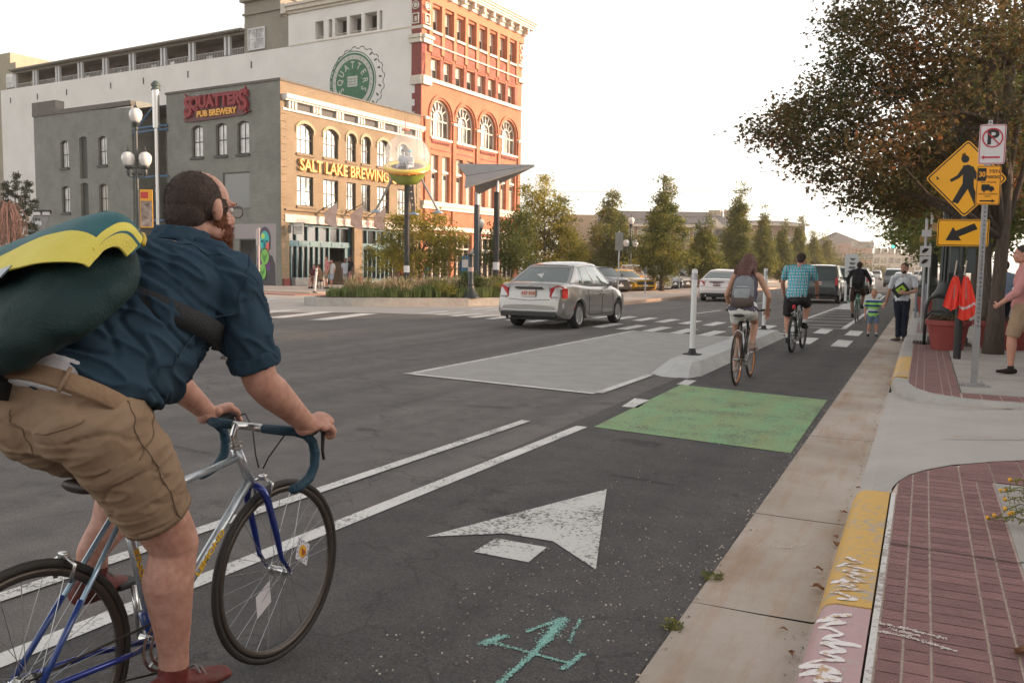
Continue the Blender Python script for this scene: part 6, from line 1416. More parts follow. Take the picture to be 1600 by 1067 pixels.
# trees by the pub and planter
def shaped(name,lab,base,lobpx,dep,lm,size,seed,h,group,cl=34,sig=.22,r=.09,dens=38):
 rng = random.Random(seed);lob = [(Dp(px,py,dep+rng.uniform(-.9,.9)),(rr,rr*1.1,rr*.8),int(dens*rr**1.7)+4) for px,py,rr in lobpx]
 return tree(name,lab,base,h,lob,lm,size,seed,r,.72,cl,sig,group)
b = Dp(655,440,47);shaped('small_tree','round yellow green tree behind the flying saucer pole',(b.x,b.y,.12),[(620,355,.8),(650,350,.9),(685,360,.9),(700,390,.8),(665,385,1.0),(630,390,.9),(605,385,.7),(645,415,.8),(690,412,.8),(610,410,.6),(712,372,.5),(640,335,.4),(685,338,.35)],47,LM_YEL,.15,61,3.6,'trees by the planter')
b = Dp(850,438,52);shaped('small_tree','tall feathery yellow green tree right of the paper plane',(b.x,b.y,.1),[(852,282,.3),(850,300,.45),(835,318,.6),(860,325,.6),(822,300,.45),(828,340,.8),(858,350,.9),(885,350,.7),(880,325,.45),(870,375,1.0),(835,375,1.0),(895,375,.7),(810,365,.8),(850,400,1.1),(885,405,.9),(815,400,.9),(905,398,.4),(876,310,.3)],52,LM_YEL,.16,62,5.6,'trees by the planter')
b = Dp(800,440,48);shaped('small_tree','low dark green tree between the paper plane poles and the tall tree',(b.x,b.y,.1),[(775,375,.5),(790,360,.7),(800,345,.6),(815,335,.5),(795,385,.9),(820,380,.8),(785,405,.8),(815,410,.9),(765,400,.5),(825,350,.6)],48,LM_GRN,.15,63,3.2,'trees by the planter')
b = Dp(955,440,76);shaped('small_tree','cone shaped green tree above the white boxy car',(b.x,b.y,.1),[(956,305,.35),(955,318,.55),(952,335,.9),(962,350,1.1),(945,365,1.3),(968,375,1.3),(940,390,1.3),(965,400,1.6),(985,395,1.2),(930,410,1.2),(960,425,1.6),(990,420,1.2)],76,LM_COL,.22,64,7,'trees by the planter',34,.3)
# columnar trees on the median
rngm = random.Random(3)
for i,(x,y,r,h,z0,lab) in enumerate(((-14.45,51.6,2.05,6.9,.9,'nearest columnar tree on the median, full dark crown on a short trunk'),(-14.9,64.5,1.9,5.1,.8,'second columnar tree on the median, low and rounded'),(-14.9,77,1.75,8.4,.8,'third columnar tree on the median, tall with thin spires'),(-14.9,90,1.55,7.2,.8,'fourth columnar tree on the median, slim'),(-14.9,103,1.8,6.6,.8,'fifth columnar tree on the median, broad below'),(-14.9,117,1.5,7.8,.8,'sixth columnar tree on the median'),(-14.9,134,1.9,6.8,.8,'seventh columnar tree on the median'),(-14.9,152,2.0,7,.8,'eighth columnar tree on the median'))):
 rng = random.Random(100+i);L_ = crown((x,y),r*1.08,z0,h*.86,420,rng,12,True)
 for k in range(3):L_.append((V3((x+rng.uniform(-.45,.45),y+rng.uniform(-.3,.3),h*(.86+.08*k))),(.22-.04*k,.22,h*.09),5-k))
 tree('columnar_tree',lab,(x,y,.14),h,L_,LM_COL,.15 if i < 2 else .2,200+i,.13,.95,52,.19 if i < 2 else .24,'columnar trees on the median')
# looser trees behind the parked cars
for i,(px,py0,dep,rr,lab) in enumerate(((1020,350,82,2.2,'yellowing tree behind the nearest median tree'),(1085,380,90,2.6,'golden tree behind the second median tree'),(1182,370,100,2.6,'golden tree between the third and fourth median trees'),(1215,385,125,3.2,'pale tree beyond the slim median tree'),(905,385,78,1.4,'small golden tree beside the beige wall'),(995,420,70,1.5,'low golden bush behind the white boxy car'))):
 b = Dp(px,435,dep);c = Dp(px,py0,dep);rng = random.Random(300+i);top = c.z+.5
 tree('background_tree',lab,(b.x,b.y,0),top,crown((b.x,b.y),rr,max(.6,top*.2),top,150,rng,8),LM_YEL,.26,320+i,.14,.7,30,.4,'trees behind the parked cars')
# far hazy trees
LM_FAR = leafmat('leaf_far',(.05,.075,.015),(.16,.15,.04),.4,.1)
for i,(px,py0,dep,rr,h0,lab) in enumerate(((1285,368,210,5,.25,'hazy round tree left of the far building'),(1302,400,170,5,.15,'yellow green tree over the parked cars'),(1262,400,180,5.5,.15,'hazy tree beyond the end of the median row'),(1335,395,190,6,.1,'hazy yellow tree below the far building'),(1378,418,230,3,.1,'tiny dark tree under the traffic lights'),(1240,405,150,4,.1,'tree at the end of the median row'))):
 b = Dp(px,430,dep);c = Dp(px,py0,dep);rng = random.Random(400+i);top = c.z
 tree('distant_tree',lab,(b.x,b.y,0),top,crown((b.x,b.y),rr,top*h0,top,110,rng,8),LM_FAR,.5,420+i,.25,.6,26,.9,'hazy far trees')
# dark conifer and bare bush at the left edge
b = Dp(22,380,50);rng = random.Random(9);lob = []
for px,py,rr in ((25,276,.16),(24,288,.22),(23,302,.28),(8,288,.16),(8,300,.26),(10,315,.32),(44,284,.2),(41,297,.24),(37,312,.32),(52,318,.22),(48,330,.36),(22,320,.45),(5,335,.5),(33,335,.5),(48,348,.5),(20,350,.7),(-10,300,.3),(-14,325,.6),(-28,345,.8),(0,360,.8),(38,362,.6),(20,372,.8)):lob.append((Dp(px,py,50+rng.uniform(-.5,.5)),(rr*.8,rr,rr*1.1),int(30*rr*rr)+6))
tree('conifer','dark upright conifer at the left edge before the white wall',(b.x,b.y,0),5.5,lob,LM_CON,.10,71,.12,.7,60,.085)
b = Dp(14,400,46);t = thing('bare_bush','bare pinkish drooping bush in front of the conifer','bush',(b.x,b.y,0));mb = MB();rng = random.Random(8);top = V3((b.x,b.y,Dp(14,318,46).z))
mb.tube([b.lerp(top,0)-V3((0,0,b.z)),top],[.09,.05],6)
for i in range(150):
 a = rng.random()*6.28;q = rng.uniform(.2,.95);s0 = top+V3((0,0,-rng.uniform(0,.6)));p1 = s0+V3((q*.5*cos(a),q*.5*sin(a),rng.uniform(.0,.2)));p2 = s0+V3((q*cos(a),q*sin(a),-rng.uniform(.4,.9)));p3 = p2+V3((rng.gauss(0,.1),rng.gauss(0,.1),-rng.uniform(.5,1.6)));mb.tube([s0,p1,p2,p3],[.022,.018,.013,.006],4)
mb.build('twigs',M('twig_pink',(.17,.10,.085),.9),t,world=True,fix=False)
# ---- planter: ornamental grass (nobody could count it), shrubs
GR = leafmat('grass_blade',(.20,.19,.07),(.56,.42,.26),.4,.5,(.74,.52,.42))
def grassy(name,poly,n,h,w_,seed,mat,label,z=.32,plume=0.):
 rng = random.Random(seed);xs = [p[0] for p in poly];ys = [p[1] for p in poly];mb = MB();c = 0
 def inside(x,y):
  r = False;j = len(poly)-1
  for i in range(len(poly)):
   if (poly[i][1] > y) != (poly[j][1] > y) and x < (poly[j][0]-poly[i][0])*(y-poly[i][1])/(poly[j][1]-poly[i][1])+poly[i][0]:r = not r
   j = i
  return r
 tuf = []
 while len(tuf) < n//60:
  x,y = rng.uniform(min(xs),max(xs)),rng.uniform(min(ys),max(ys))
  if inside(x,y):tuf.append((x,y,rng.uniform(.7,1.15)))
 for x,y,s_ in tuf:
  for _ in range(60):
   a = rng.random()*6.28;l = h*s_*rng.uniform(.5,1.1);o = rng.uniform(0,.18);lean = rng.uniform(.05,.42)*l;p = V3((x+o*cos(a),y+o*sin(a),z));d = V3((cos(a),sin(a),0));e = V3((-sin(a+rng.uniform(-1,1)),cos(a+rng.uniform(-1,1)),0))*w_
   m_ = p+d*lean*.35+V3((0,0,l*.65));q = p+d*lean+V3((0,0,l));mb.add([p-e,p+e,m_+e*.9,m_-e*.9],[(0,1,2,3)]);mb.add([m_-e*.9,m_+e*.9,q],[(0,1,2)])
   if rng.random() < plume:mb.add([q-e*2,q+e*2,q+e*1.2+V3((0,0,.16))+d*.05,q-e*1.2+V3((0,0,.16))+d*.05],[(0,1,2,3)])
 o = mb.build(name,mat,fix=False);o.location = (0,0,0);return tag(o,label,'grass',kind='stuff')
grassy('ornamental_grass',[(-18.9,25.6),(-18.3,25.3),(-16.8,27.1),(-15.3,29),(-14.7,31),(-15,34),(-18,37),(-19.5,33)],11000,.50,.008,5,GR,'pale feathery ornamental grass filling the planter',plume=.5)
grassy('low_green_grass',[(-19.3,25.2),(-18.9,24.9),(-16.9,26.7),(-15.1,28.7),(-14.6,30.6),(-15.1,30.4),(-17.1,27.5)],12000,.40,.007,6,leafmat('grass_green',(.10,.155,.04),(.25,.29,.11),.3,.7),'low grey green grass along the planter kerb')
def shrub(lab,x,y,r,h,lm,seed,sz=.07,z=.32,name='shrub',group='shrubs in the planter'):
 rng = random.Random(seed);t = thing(name,lab,'shrub',(x,y,z),group=group);mb = leafcloud([(V3((x,y,z+h*.5)),(r,r,h*.5),int(40*r)),(V3((x+r*.3,y,z+h*.7)),(r*.6,r*.6,h*.35),10)],sz,rng,40,.12);mb.build('foliage',lm,t,world=True,fix=False)
 mb = MB();
 for k in range(6):a = k*1.05;mb.tube([(x,y,z),(x+r*.5*cos(a),y+r*.5*sin(a),z+h*.7)],[.02,.008],4)
 mb.build('stems',BARK,t,world=True,fix=False)
shrub('spiky dark green shrub in the middle of the planter',-15.75,29.3,.62,.95,LM_GRN,1,.12);shrub('round dark shrub left of the spiky one in the planter',-16.9,28.6,.6,.62,LM_GRN,2);shrub('low yellow flecked shrub right of the green column',-14.95,30.3,.6,.55,LM_YEL,3);shrub('small pale shrub at the left end of the planter',-18.6,26.4,.5,.5,LM_COL,4)
shrub('rounded green shrub at the front of the planter below the saucer pole',-16.2,28.0,.5,.5,LM_YEL,11);shrub('low green shrub between the green column and the silver sedan',-14.9,31.2,.55,.6,LM_GRN,12);shrub('low green mound second from the left end of the planter',-17.6,27.2,.55,.5,LM_GRN,13);shrub('broad low shrub behind the green column',-15.6,31.0,.6,.8,LM_COL,14)
shrub('tall dark narrow bush before the pub entrance',-29.3,42.0,.55,2.5,LM_GRN,5,.1,.12,'tall_bush',None)
# kerb weeds and dry leaves
LW_ = leafmat('weed_green',(.10,.12,.03),(.25,.24,.06),.3,3)
for k,(x,y,r) in enumerate(((-.86,4.13,.045),(-.87,3.46,.03))):
 rng = random.Random(k);t = thing('kerb_weed',['yellow green weed tuft at the asphalt edge by the cracked slab','smaller green weed tuft at the asphalt edge nearer the camera'][k],'weed',(x,y,.005),group='weeds at the road edge');mb = leafcloud([(V3((x,y,.015)),(r,r*1.4,.02),9)],.02,rng,14,.012);mb.build('tuft',LW_,t,world=True,fix=False)
DRY = M('dry_leaf',(.28,.13,.06),.8,col2=(.16,.075,.04),vs=30);rng = random.Random(77);
def dryleaf(x,y,z,s_,label,rz):
 mb = MB();rows = []
 for i in range(7):
  t_ = i/6;w_ = s_*.42*sin(pi*min(1,t_*1.02+.02))**.8;rows.append([V3((w_*q,s_*(t_-.5),.004+.25*s_*q*q+.12*s_*sin(t_*5))) for q in (-1,-.5,0,.5,1)])
 mb.grid(rows);mb.tube([(0,-.5*s_,.008),(.1*s_,-.8*s_,.004)],.0015,4);o = mb.build('dry_leaf',DRY,smooth=True,fix=False);o.location = (x,y,z);o.rotation_euler = (rng.uniform(-.2,.2),rng.uniform(-.2,.2),rz);return tag(o,label,'leaf','fallen leaves in the gutter')
pl = [(-.375,4.18,.05,'curled brown leaf in the gutter beside the yellow kerb'),(-.40,4.45,.035,'small dry leaf in the gutter left of the kerb scribble'),(-.36,4.9,.045,'dry leaf in the gutter midway along the yellow kerb'),(-.37,5.05,.03,'tiny leaf beside the midway leaf in the gutter'),(-.39,3.4,.035,'leaf at the foot of the pink kerb'),(-.37,5.6,.03,'leaf near the far end of the yellow kerb'),(-.34,6.3,.03,'leaf where the driveway starts'),(-.45,3.62,.025,'pale leaf on the nearest gutter slab')]
for x,y,s_,lb in pl:dryleaf(x,y,.018,s_,lb,rng.random()*6)
o = dryleaf(.40,3.46,.158,.09,'large brown seed pod on the brick paving at the right edge',1.2);o.name = 'seed_pod';o['group'] = ''
del o['group']
mb = MB();rng = random.Random(31)
for i in range(1500):
 if i < 900:y = rng.uniform(1,15);x = rng.choice((-.36,-.37,-.87,-.89))+rng.gauss(0,.018 if i < 600 else .05);z = .012
 else:x = rng.uniform(-1.9,-.9);y = rng.gauss(3.6,.7) if i < 1300 else rng.uniform(2.4,9);z = .006
 s_ = rng.uniform(.0015,.0045);mb.box((x,y,z),(s_*2,s_*1.6,s_),rot=rng.random()*3)
mb2 = mb.build('grit',M('grit_pale',(.36,.32,.27),.9,isl=.6),fix=False);tag(mb2,'pale grit and small stones along the gutter','grit',kind='stuff')
t = thing('flowering_plant','spray of yellow flowers leaning in at the right edge','plant',(.56,5.35,.155));mb = MB();rng = random.Random(12);mf = MB()
for k in range(9):
 a = rng.uniform(2.4,3.9);l = rng.uniform(.12,.24);p0 = V3((.60,5.2+k*.03,.17+.02*k));p2 = p0+V3((cos(a)*l,sin(a)*l*.6,rng.uniform(-.02,.06)));mb.tube([p0,p0.lerp(p2,.5)+V3((0,0,.03)),p2],.003,4)
 for j in range(26):q = p0.lerp(p2,rng.random())+V3((rng.gauss(0,.012),rng.gauss(0,.012),rng.gauss(.015,.01)));d = V3((rng.gauss(0,1),rng.gauss(0,1),rng.gauss(0,1))).normalized()*.014;e = d.orthogonal().normalized()*.004;mb.add([q-d,q-e,q+d,q+e],[(0,1,2,3)])
 mf.ball(p2+V3((0,0,.012)),.011,6)
mb.build('stems',LW_,t,world=True,fix=False);mf.build('flowers',M('flower_yellow',(.75,.38,.03),.6),t,world=True)
# ================================================================ other buildings
def block(name,label,px0,px1,ytop,dep,mat,depth=12,parts=None,zb=0,roofm=None,cat='building',win=None,rz=25.4,hip=0.):
 a,b = Dp(px0,420,dep),Dp(px1,420,dep);top = Dp((px0+px1)/2,ytop,dep).z;c = (a+b)/2;w_ = (V3((b.x-a.x,b.y-a.y,0))).length
 t = thing(name,label,cat,(c.x,c.y,zb),radians(rz));mb = MB();mb.box((0,depth/2,top/2),(w_,depth,top));mb.build('wall',mat,t)
 if hip:
  mb = MB();k = hip*1.6;mb.add([(-w_/2-.5,-.6,top),(w_/2+.5,-.6,top),(w_/2+.5,depth+.6,top),(-w_/2-.5,depth+.6,top),(-w_/2+k,depth/2,top+hip),(w_/2-k,depth/2,top+hip)],[(0,1,5,4),(1,2,5),(2,3,4,5),(3,0,4),(0,3,2,1)]);mb.build('roof',roofm,t)
  mb = MB();mb.box((0,-.62,top-.1),(w_+1,.1,.35));mb.build('eaves',CRM,t)
 if win:
  nx,nz,ww,wh,z0,dz = win
  for i in range(nx):
   for k in range(nz):
    x = -w_/2+w_*(i+.5)/nx;z = z0+dz*k;mb = MB();mb.box((x,-.03,z),(ww+.3,.06,wh+.3));f = mb.build('window',CRM,t);mb = MB();mb.box((x,-.07,z),(ww,.04,wh));mb.build('pane',PANE,f)
 return t
ROOFG = M('hotel_roof',(.13,.125,.125),.9,var=.1,vs=.5,world=True);HB = M('hotel_brick',(.27,.20,.16),.9,var=.1,vs=.6,world=True);HC = M('hotel_cream',(.50,.42,.32),.9,var=.06,vs=.4,world=True)
h = block('hotel_building','long low hotel with a dark hipped roof behind the trees',905,1165,352,118,HB,16,roofm=ROOFG,win=(9,2,1.8,1.9,2.6,3.4),hip=2.35)
for x,s_ in ((-7.2,1),(6.8,.9)):mb = MB();mb.prism([(x-1.6*s_,8.0),(x+1.6*s_,8.0),(x,9.4)],1.5,(0,-.6,-.9),(1,0,0),(0,0,1),(0,1,0));mb.build('gable',CRM,h)
h = block('hotel_annex_building','lower hotel annex with two rooftop boxes right of the main roof',1100,1255,350,135,HB,14,win=(8,2,1.8,1.9,2.4,3.2),roofm=ROOFG,hip=.9)
for px in (1118,1142):c = Dp(px,340,134);mb = MB();mb.box((c.x,c.y,c.z+.2),(1.8,1.8,1.8));mb.build('rooftop_box',HC,h,world=True)
h = block('canopy_building','beige flat building with slanted white canopy struts',880,932,336,84,HC,10)
mb = MB();mb.box((3.5,-1.2,2.9),(7,2.6,.3));mb.build('canopy',M('canopy_brown',(.10,.06,.04),.8),h)
for x in (.8,2.6):mb = MB();mb.tube([(x,-.1,4.9),(x+2.0,-2.3,3.0)],.07,5);mb.build('strut',PWH,h)
mb = MB();mb.box((2.5,-.05,1.5),(8,.06,2.5));mb.build('dark_shopfront',DARKIN,h)
h = block('low_brown_building','brown low building behind the red parasols',900,1010,385,92,M('brown_wall',(.13,.09,.07),.9,var=.2,vs=.6,world=True),8)
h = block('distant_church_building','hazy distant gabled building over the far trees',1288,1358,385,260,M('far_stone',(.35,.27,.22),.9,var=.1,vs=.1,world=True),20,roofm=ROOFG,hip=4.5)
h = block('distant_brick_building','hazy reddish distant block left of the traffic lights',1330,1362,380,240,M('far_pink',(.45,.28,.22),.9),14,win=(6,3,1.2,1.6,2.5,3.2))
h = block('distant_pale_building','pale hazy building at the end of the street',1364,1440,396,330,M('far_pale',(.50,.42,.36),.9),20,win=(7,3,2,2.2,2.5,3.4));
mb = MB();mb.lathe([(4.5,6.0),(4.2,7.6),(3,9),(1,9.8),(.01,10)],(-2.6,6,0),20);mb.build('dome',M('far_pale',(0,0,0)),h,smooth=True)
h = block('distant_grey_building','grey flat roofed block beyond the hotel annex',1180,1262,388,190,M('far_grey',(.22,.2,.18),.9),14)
# right hand buildings behind the pavement (their shade falls across the street)
BW = M('brown_brick',(.17,.10,.07),.9,col2=(.22,.13,.09),vs=2,bump=.3,bs=20,world=True)
rb = thing('brown_brick_building','low brown brick building behind the right pavement','building',(7.5,30,.15))
mb = MB();mb.box((9.5,40,1.95),(5,72,3.6));mb.box((7.2,40,3.85),(.6,72.4,.25));mb.build('wall',BW,rb,world=True)
for k in range(14):mb = MB();mb.box((6.85,8+k*5,1.9),(.3,.9,3.5));mb.build('pier',BW,rb,world=True)
for k in range(13):mb = MB();mb.box((6.97,10.5+k*5,1.9),(.06,3.2,2.4));mb.build('shop_window',PANED,rb,world=True)
rf = thing('iron_fence','tall iron railings before the brown building at the right edge','fence',(4.6,20,.153))
mb = MB()
for k in range(150):y = 13.5+k*.14;mb.tube([(3.7,y,.2),(3.7,y,3.6),(3.45,y,4.1)],.016,4)
mb.build('bars',M('fence_bronze',(.20,.13,.09),.6),rf,world=True,fix=False)
mb = MB();mb.box((3.7,24,.4),(.05,21,.05));mb.box((3.7,24,3.5),(.05,21,.05));mb.build('rail',M('fence_bronze',(0,0,0)),rf,world=True)
# unseen building, added out of frame to shade the foreground
nb = thing('added_shade_building','unseen plain brick building added to shade the foreground','building',(8,0,.15));mb = MB();mb.box((11,-6,2.2),(7,26,4.1));mb.build('wall',BW,nb,world=True);mb = MB();mb.box((7.4,-6,4.35),(.5,26.4,.25));mb.build('coping',GRY,nb,world=True)
# ================================================================ bicycles (local: rear hub over the origin, riding towards +Y)
def bicycle(name,label,loc,rz=0.,wb=1.02,R=.34,tr=.014,tyre=(.02,.02,.02),rim=(.10,.10,.10),fr=(.5,.52,.54),fr2=None,fork=None,bar='drop',tape=(.01,.06,.11),seat=(.27,.86),bb=(.435,.29),ht=((.80,.83),(.835,.70)),stem=(.88,.935),crank=-88,saddle=(.02,.02,.02),near=False,spokes=18,lean=0.,group='bicycles being ridden',bend=.04,rimh=.022):
 t = thing(name,label,'bicycle',loc,rz,group);t.rotation_euler = (0,lean,rz)
 F = M('frame_%s' % name+str(fr),fr,.25,metal=.6,coat=.6);F2 = M('frame2_'+str(fr2),fr2,.25,metal=.5,coat=.7) if fr2 else F;K = M('fork_'+str(fork),fork,.25,metal=.4,coat=.8) if fork else F
 MET = M('bright_alloy',(.55,.55,.54),.25,metal=.9);n = 48 if near else 28
 for y in (0,wb):
  circ = lambda r,x=0.:[(x,y+r*cos(2*pi*i/n),R+r*sin(2*pi*i/n)) for i in range(n)]
  mb = MB();mb.tube(circ(R-tr),tr,10 if near else 6,closed=True);w_ = mb.build('wheel',M('tyre_'+str(tyre),tyre,.7),t,smooth=True)
  mb = MB();rr = R-2*tr;vs = [];fs = [];prof = [(-.010,0),(-.011,-.008),(-.006,-rimh),(.006,-rimh),(.011,-.008),(.010,0)]
  for i in range(n):
   a = 2*pi*i/n
   for x,d in prof:vs.append((x,y+(rr+d)*cos(a),R+(rr+d)*sin(a)))
  m_ = len(prof)
  for i in range(n):
   j = (i+1) % n
   for k in range(m_):l = (k+1) % m_;fs.append((i*m_+k,i*m_+l,j*m_+l,j*m_+k))
  mb.add(vs,fs);mb.build('rim',M('rim_'+str(rim),rim,.35,metal=.5),w_,smooth=True)
  mb = MB()
  for i in range(spokes):
   a = 2*pi*i/spokes;s = 1 if i % 2 else -1;b_ = a+(.9 if (i//2) % 2 else -.9);mb.tube([(s*.03,y+.02*cos(b_),R+.02*sin(b_)),(0,y+(rr-.015)*cos(a),R+(rr-.015)*sin(a))],.0011 if near else .0022,4)
  mb.build('spokes',M('spoke_steel',(.45,.45,.45),.3,metal=.9),w_)
  mb = MB();mb.cyl((-.045,y,R),(.045,y,R),.014,n=12);mb.cyl((-.032,y,R),(-.028,y,R),.024,n=12);mb.cyl((.028,y,R),(.032,y,R),.024,n=12);mb.cyl((-.062,y,R),(.062,y,R),.006,n=8);mb.build('hub',MET,w_,angle=40)
 sy,sz = seat;by,bz = bb;(h1y,h1z),(h2y,h2z) = ht;cl = (sy+(by-sy)*.13,sz-.09)
 T = .0145
 def part(nm,pts,r,m,nn=12):mb = MB();mb.tube(pts,r,nn);return mb.build(nm,m,t,smooth=True)
 part('top_tube',[(0,cl[0],cl[1]),(0,h1y,h1z-.035)],T*.95,F);part('down_tube',[(0,by,bz),(0,h2y,h2z+.03)],T*1.1,F);part('seat_tube',[(0,by,bz),(0,cl[0],cl[1]+.01)],T,F);part('head_tube',[(0,h1y,h1z),(0,h2y,h2z)],T*1.25,F)
 mb = MB()
 for s in (-1,1):mb.tube([(s*.018,cl[0],cl[1]),(s*.055,0,R)],.008,8)
 mb.build('seat_stay',F2,t,smooth=True)
 mb = MB()
 for s in (-1,1):mb.tube([(s*.022,by-.02,bz),(s*.05,by*.6,(bz+R)/2-.0),(s*.058,0,R)],.0095,8)
 mb.build('chain_stay',K if fr2 else F,t,smooth=True)
 mb = MB()
 for s in (-1,1):mb.tube([(s*.01,h2y+.004,h2z+.0),(s*.035,h2y+.02,h2z-.02),(s*.048,h2y+.03,h2z-.06),(s*.052,(h2y+wb)/2+.0,(h2z+R)/2-.02),(s*.052,wb-bend,R+.07),(s*.054,wb,R)],[.014,.014,.0135,.012,.009,.006],10)
 mb.build('fork',K,t,smooth=True)
 part('seat_post',[(0,cl[0],cl[1]),(0,sy,sz-.03)],.0125,MET)
 mb = MB();mb.loft([((0,sy-.13,sz+.005),.07,.02,(1,0,0)),((0,sy-.08,sz+.0),.075,.024,(1,0,0)),((0,sy+.0,sz-.004),.04,.02,(1,0,0)),((0,sy+.13,sz),.017,.014,(1,0,0))],14);sd_ = mb.build('saddle',M('saddle_'+str(saddle),saddle,.5),t,smooth=True)
 mb = MB();mb.tube([(0,h1y,h1z),(0,h1y-.012,h1z+.05),(0,stem[0]-.06 if bar == 'drop' else stem[0]-.05,stem[1]+.01),(0,stem[0],stem[1])],.0125,10);mb.lathe([(.022,0),(.022,.008),(.017,.012),(.022,.016),(.022,.024)],(0,h1y,h1z),14);mb.build('stem',MET,t,angle=40)
 cy,cz = stem;TP = M('tape_'+str(tape),tape,.65,bump=.5,bs=120)
 if bar == 'drop':
  mb = MB();mb.tube([(-.07,cy,cz),(.07,cy,cz)],.0145,12);mb.build('handlebar_centre',MET,t,smooth=True)
  for s in (-1,1):
   pts = [(s*.07,cy,cz),(s*.15,cy+.003,cz),(s*.19,cy+.02,cz-.002),(s*.205,cy+.06,cz-.018),(s*.207,cy+.095,cz-.05),(s*.209,cy+.107,cz-.095),(s*.21,cy+.10,cz-.14),(s*.212,cy+.07,cz-.175),(s*.212,cy+.02,cz-.192),(s*.212,cy-.015,cz-.195)]
   mb = MB();mb.tube(pts,[.0165+.0012*(i % 2) for i in range(len(pts))],12);mb.ball(pts[-1],.0168,8);hb_ = mb.build('drop_bar',TP,t,smooth=True)
   mb = MB();mb.loft([((s*.206,cy+.055,cz-.012),.014,.018,(1,0,0)),((s*.207,cy+.10,cz-.008),.014,.02,(1,0,0)),((s*.207,cy+.135,cz+.004),.013,.02,(1,0,0)),((s*.207,cy+.15,cz+.018),.010,.014,(1,0,0))],12);mb.build('brake_hood',M('hood_rubber',(.02,.025,.03),.6),hb_,smooth=True)
   mb = MB();mb.tube([(s*.207,cy+.14,cz+.0),(s*.207,cy+.155,cz-.03),(s*.208,cy+.15,cz-.09),(s*.21,cy+.155,cz-.125)],[.009,.008,.006,.005],8);mb.build('brake_lever',M('lever_dark',(.08,.08,.08),.3,metal=.8),hb_,smooth=True)
   mb = MB();mb.tube([(s*.19,cy+.13,cz+.0),(s*.15,cy+.15,cz+.01),(s*.08,cy+.11,cz-.03),(s*.03,cy+.07,cz-.12),(s*.01,h2y+.05,h2z+.05)],.0028,6);mb.build('cable',BLK,t,smooth=True)
 else:
  wd = .30
  mb = MB();mb.tube([(-wd,cy-.03,cz+.02),(-.1,cy,cz+.01),(0,cy,cz),(.1,cy,cz+.01),(wd,cy-.03,cz+.02)],.012,10);mb.build('handlebar',BLK,t,smooth=True)
  for s in (-1,1):mb = MB();mb.tube([(s*(wd-.12),cy-.02,cz+.018),(s*wd,cy-.03,cz+.02)],.017,10);mb.build('grip',TP,t,smooth=True)
 # drivetrain
 mb = MB();xr = .05;
 for q in range(2):mb.prism(ellipse(by,bz,.088-.02*q,n=36),.003,(xr+.008*q-.006,0,0),(0,1,0),(0,0,1),(1,0,0),0,[ellipse(by,bz,.078-.02*q,n=24)])
 for k in range(5):a = 2*pi*k/5;mb.tube([(xr,by,bz),(xr,by+.082*cos(a),bz+.082*sin(a))],.005,5)
 mb.cyl((-.05,by,bz),(.07,by,bz),.02,n=14);ch = mb.build('chainring',MET,t)
 for s in (1,-1):
  a = radians(crank if s == 1 else crank+180);e = (s*.075,by+.17*cos(a),bz+.17*sin(a));mb = MB();mb.tube([(s*.06,by,bz),e],[.012,.009],8);c_ = mb.build('crank',MET,t,smooth=True)
  mb = MB();mb.bbox((e[0]+s*.045,e[1],e[2]),(.08,.085,.018),.006);mb.build('pedal',BLK,c_)
 mb = MB();r1,r2 = .086,.035;pts = [(xr,by+r1*cos(radians(a_)),bz+r1*sin(radians(a_))) for a_ in range(95,-96,-19)]+[(xr-.012,r2*cos(radians(a_)),R+r2*sin(radians(a_))) for a_ in range(265,94,-19)];mb.tube(pts,.004,5,closed=True);mb.build('chain',M('chain_dark',(.06,.055,.05),.4,metal=.6),t)
 mb = MB()
 for q in range(5):mb.cyl((.022+.005*q,0,R),(.024+.005*q,0,R),.045-.005*q,n=18)
 mb.tube([(.045,.02,R-.03),(.045,.05,R-.1),(.045,.03,R-.14)],.006,6);mb.build('sprockets',MET,t)
 for yy,zz in ((cl[0]*.30,R+ (cl[1]-R)*.74),(h2y+.03,h2z-.005)):
  mb = MB();
  for s in (-1,1):mb.tube([(0,yy+.03,zz+.02),(s*.045,yy+.03,zz-.0),(s*.03,yy+.025,zz-.05)],.006,6)
  mb.bbox((0,yy+.03,zz+.02),(.03,.02,.02),.005);mb.build('brake_caliper',MET,t,smooth=True)
 return t
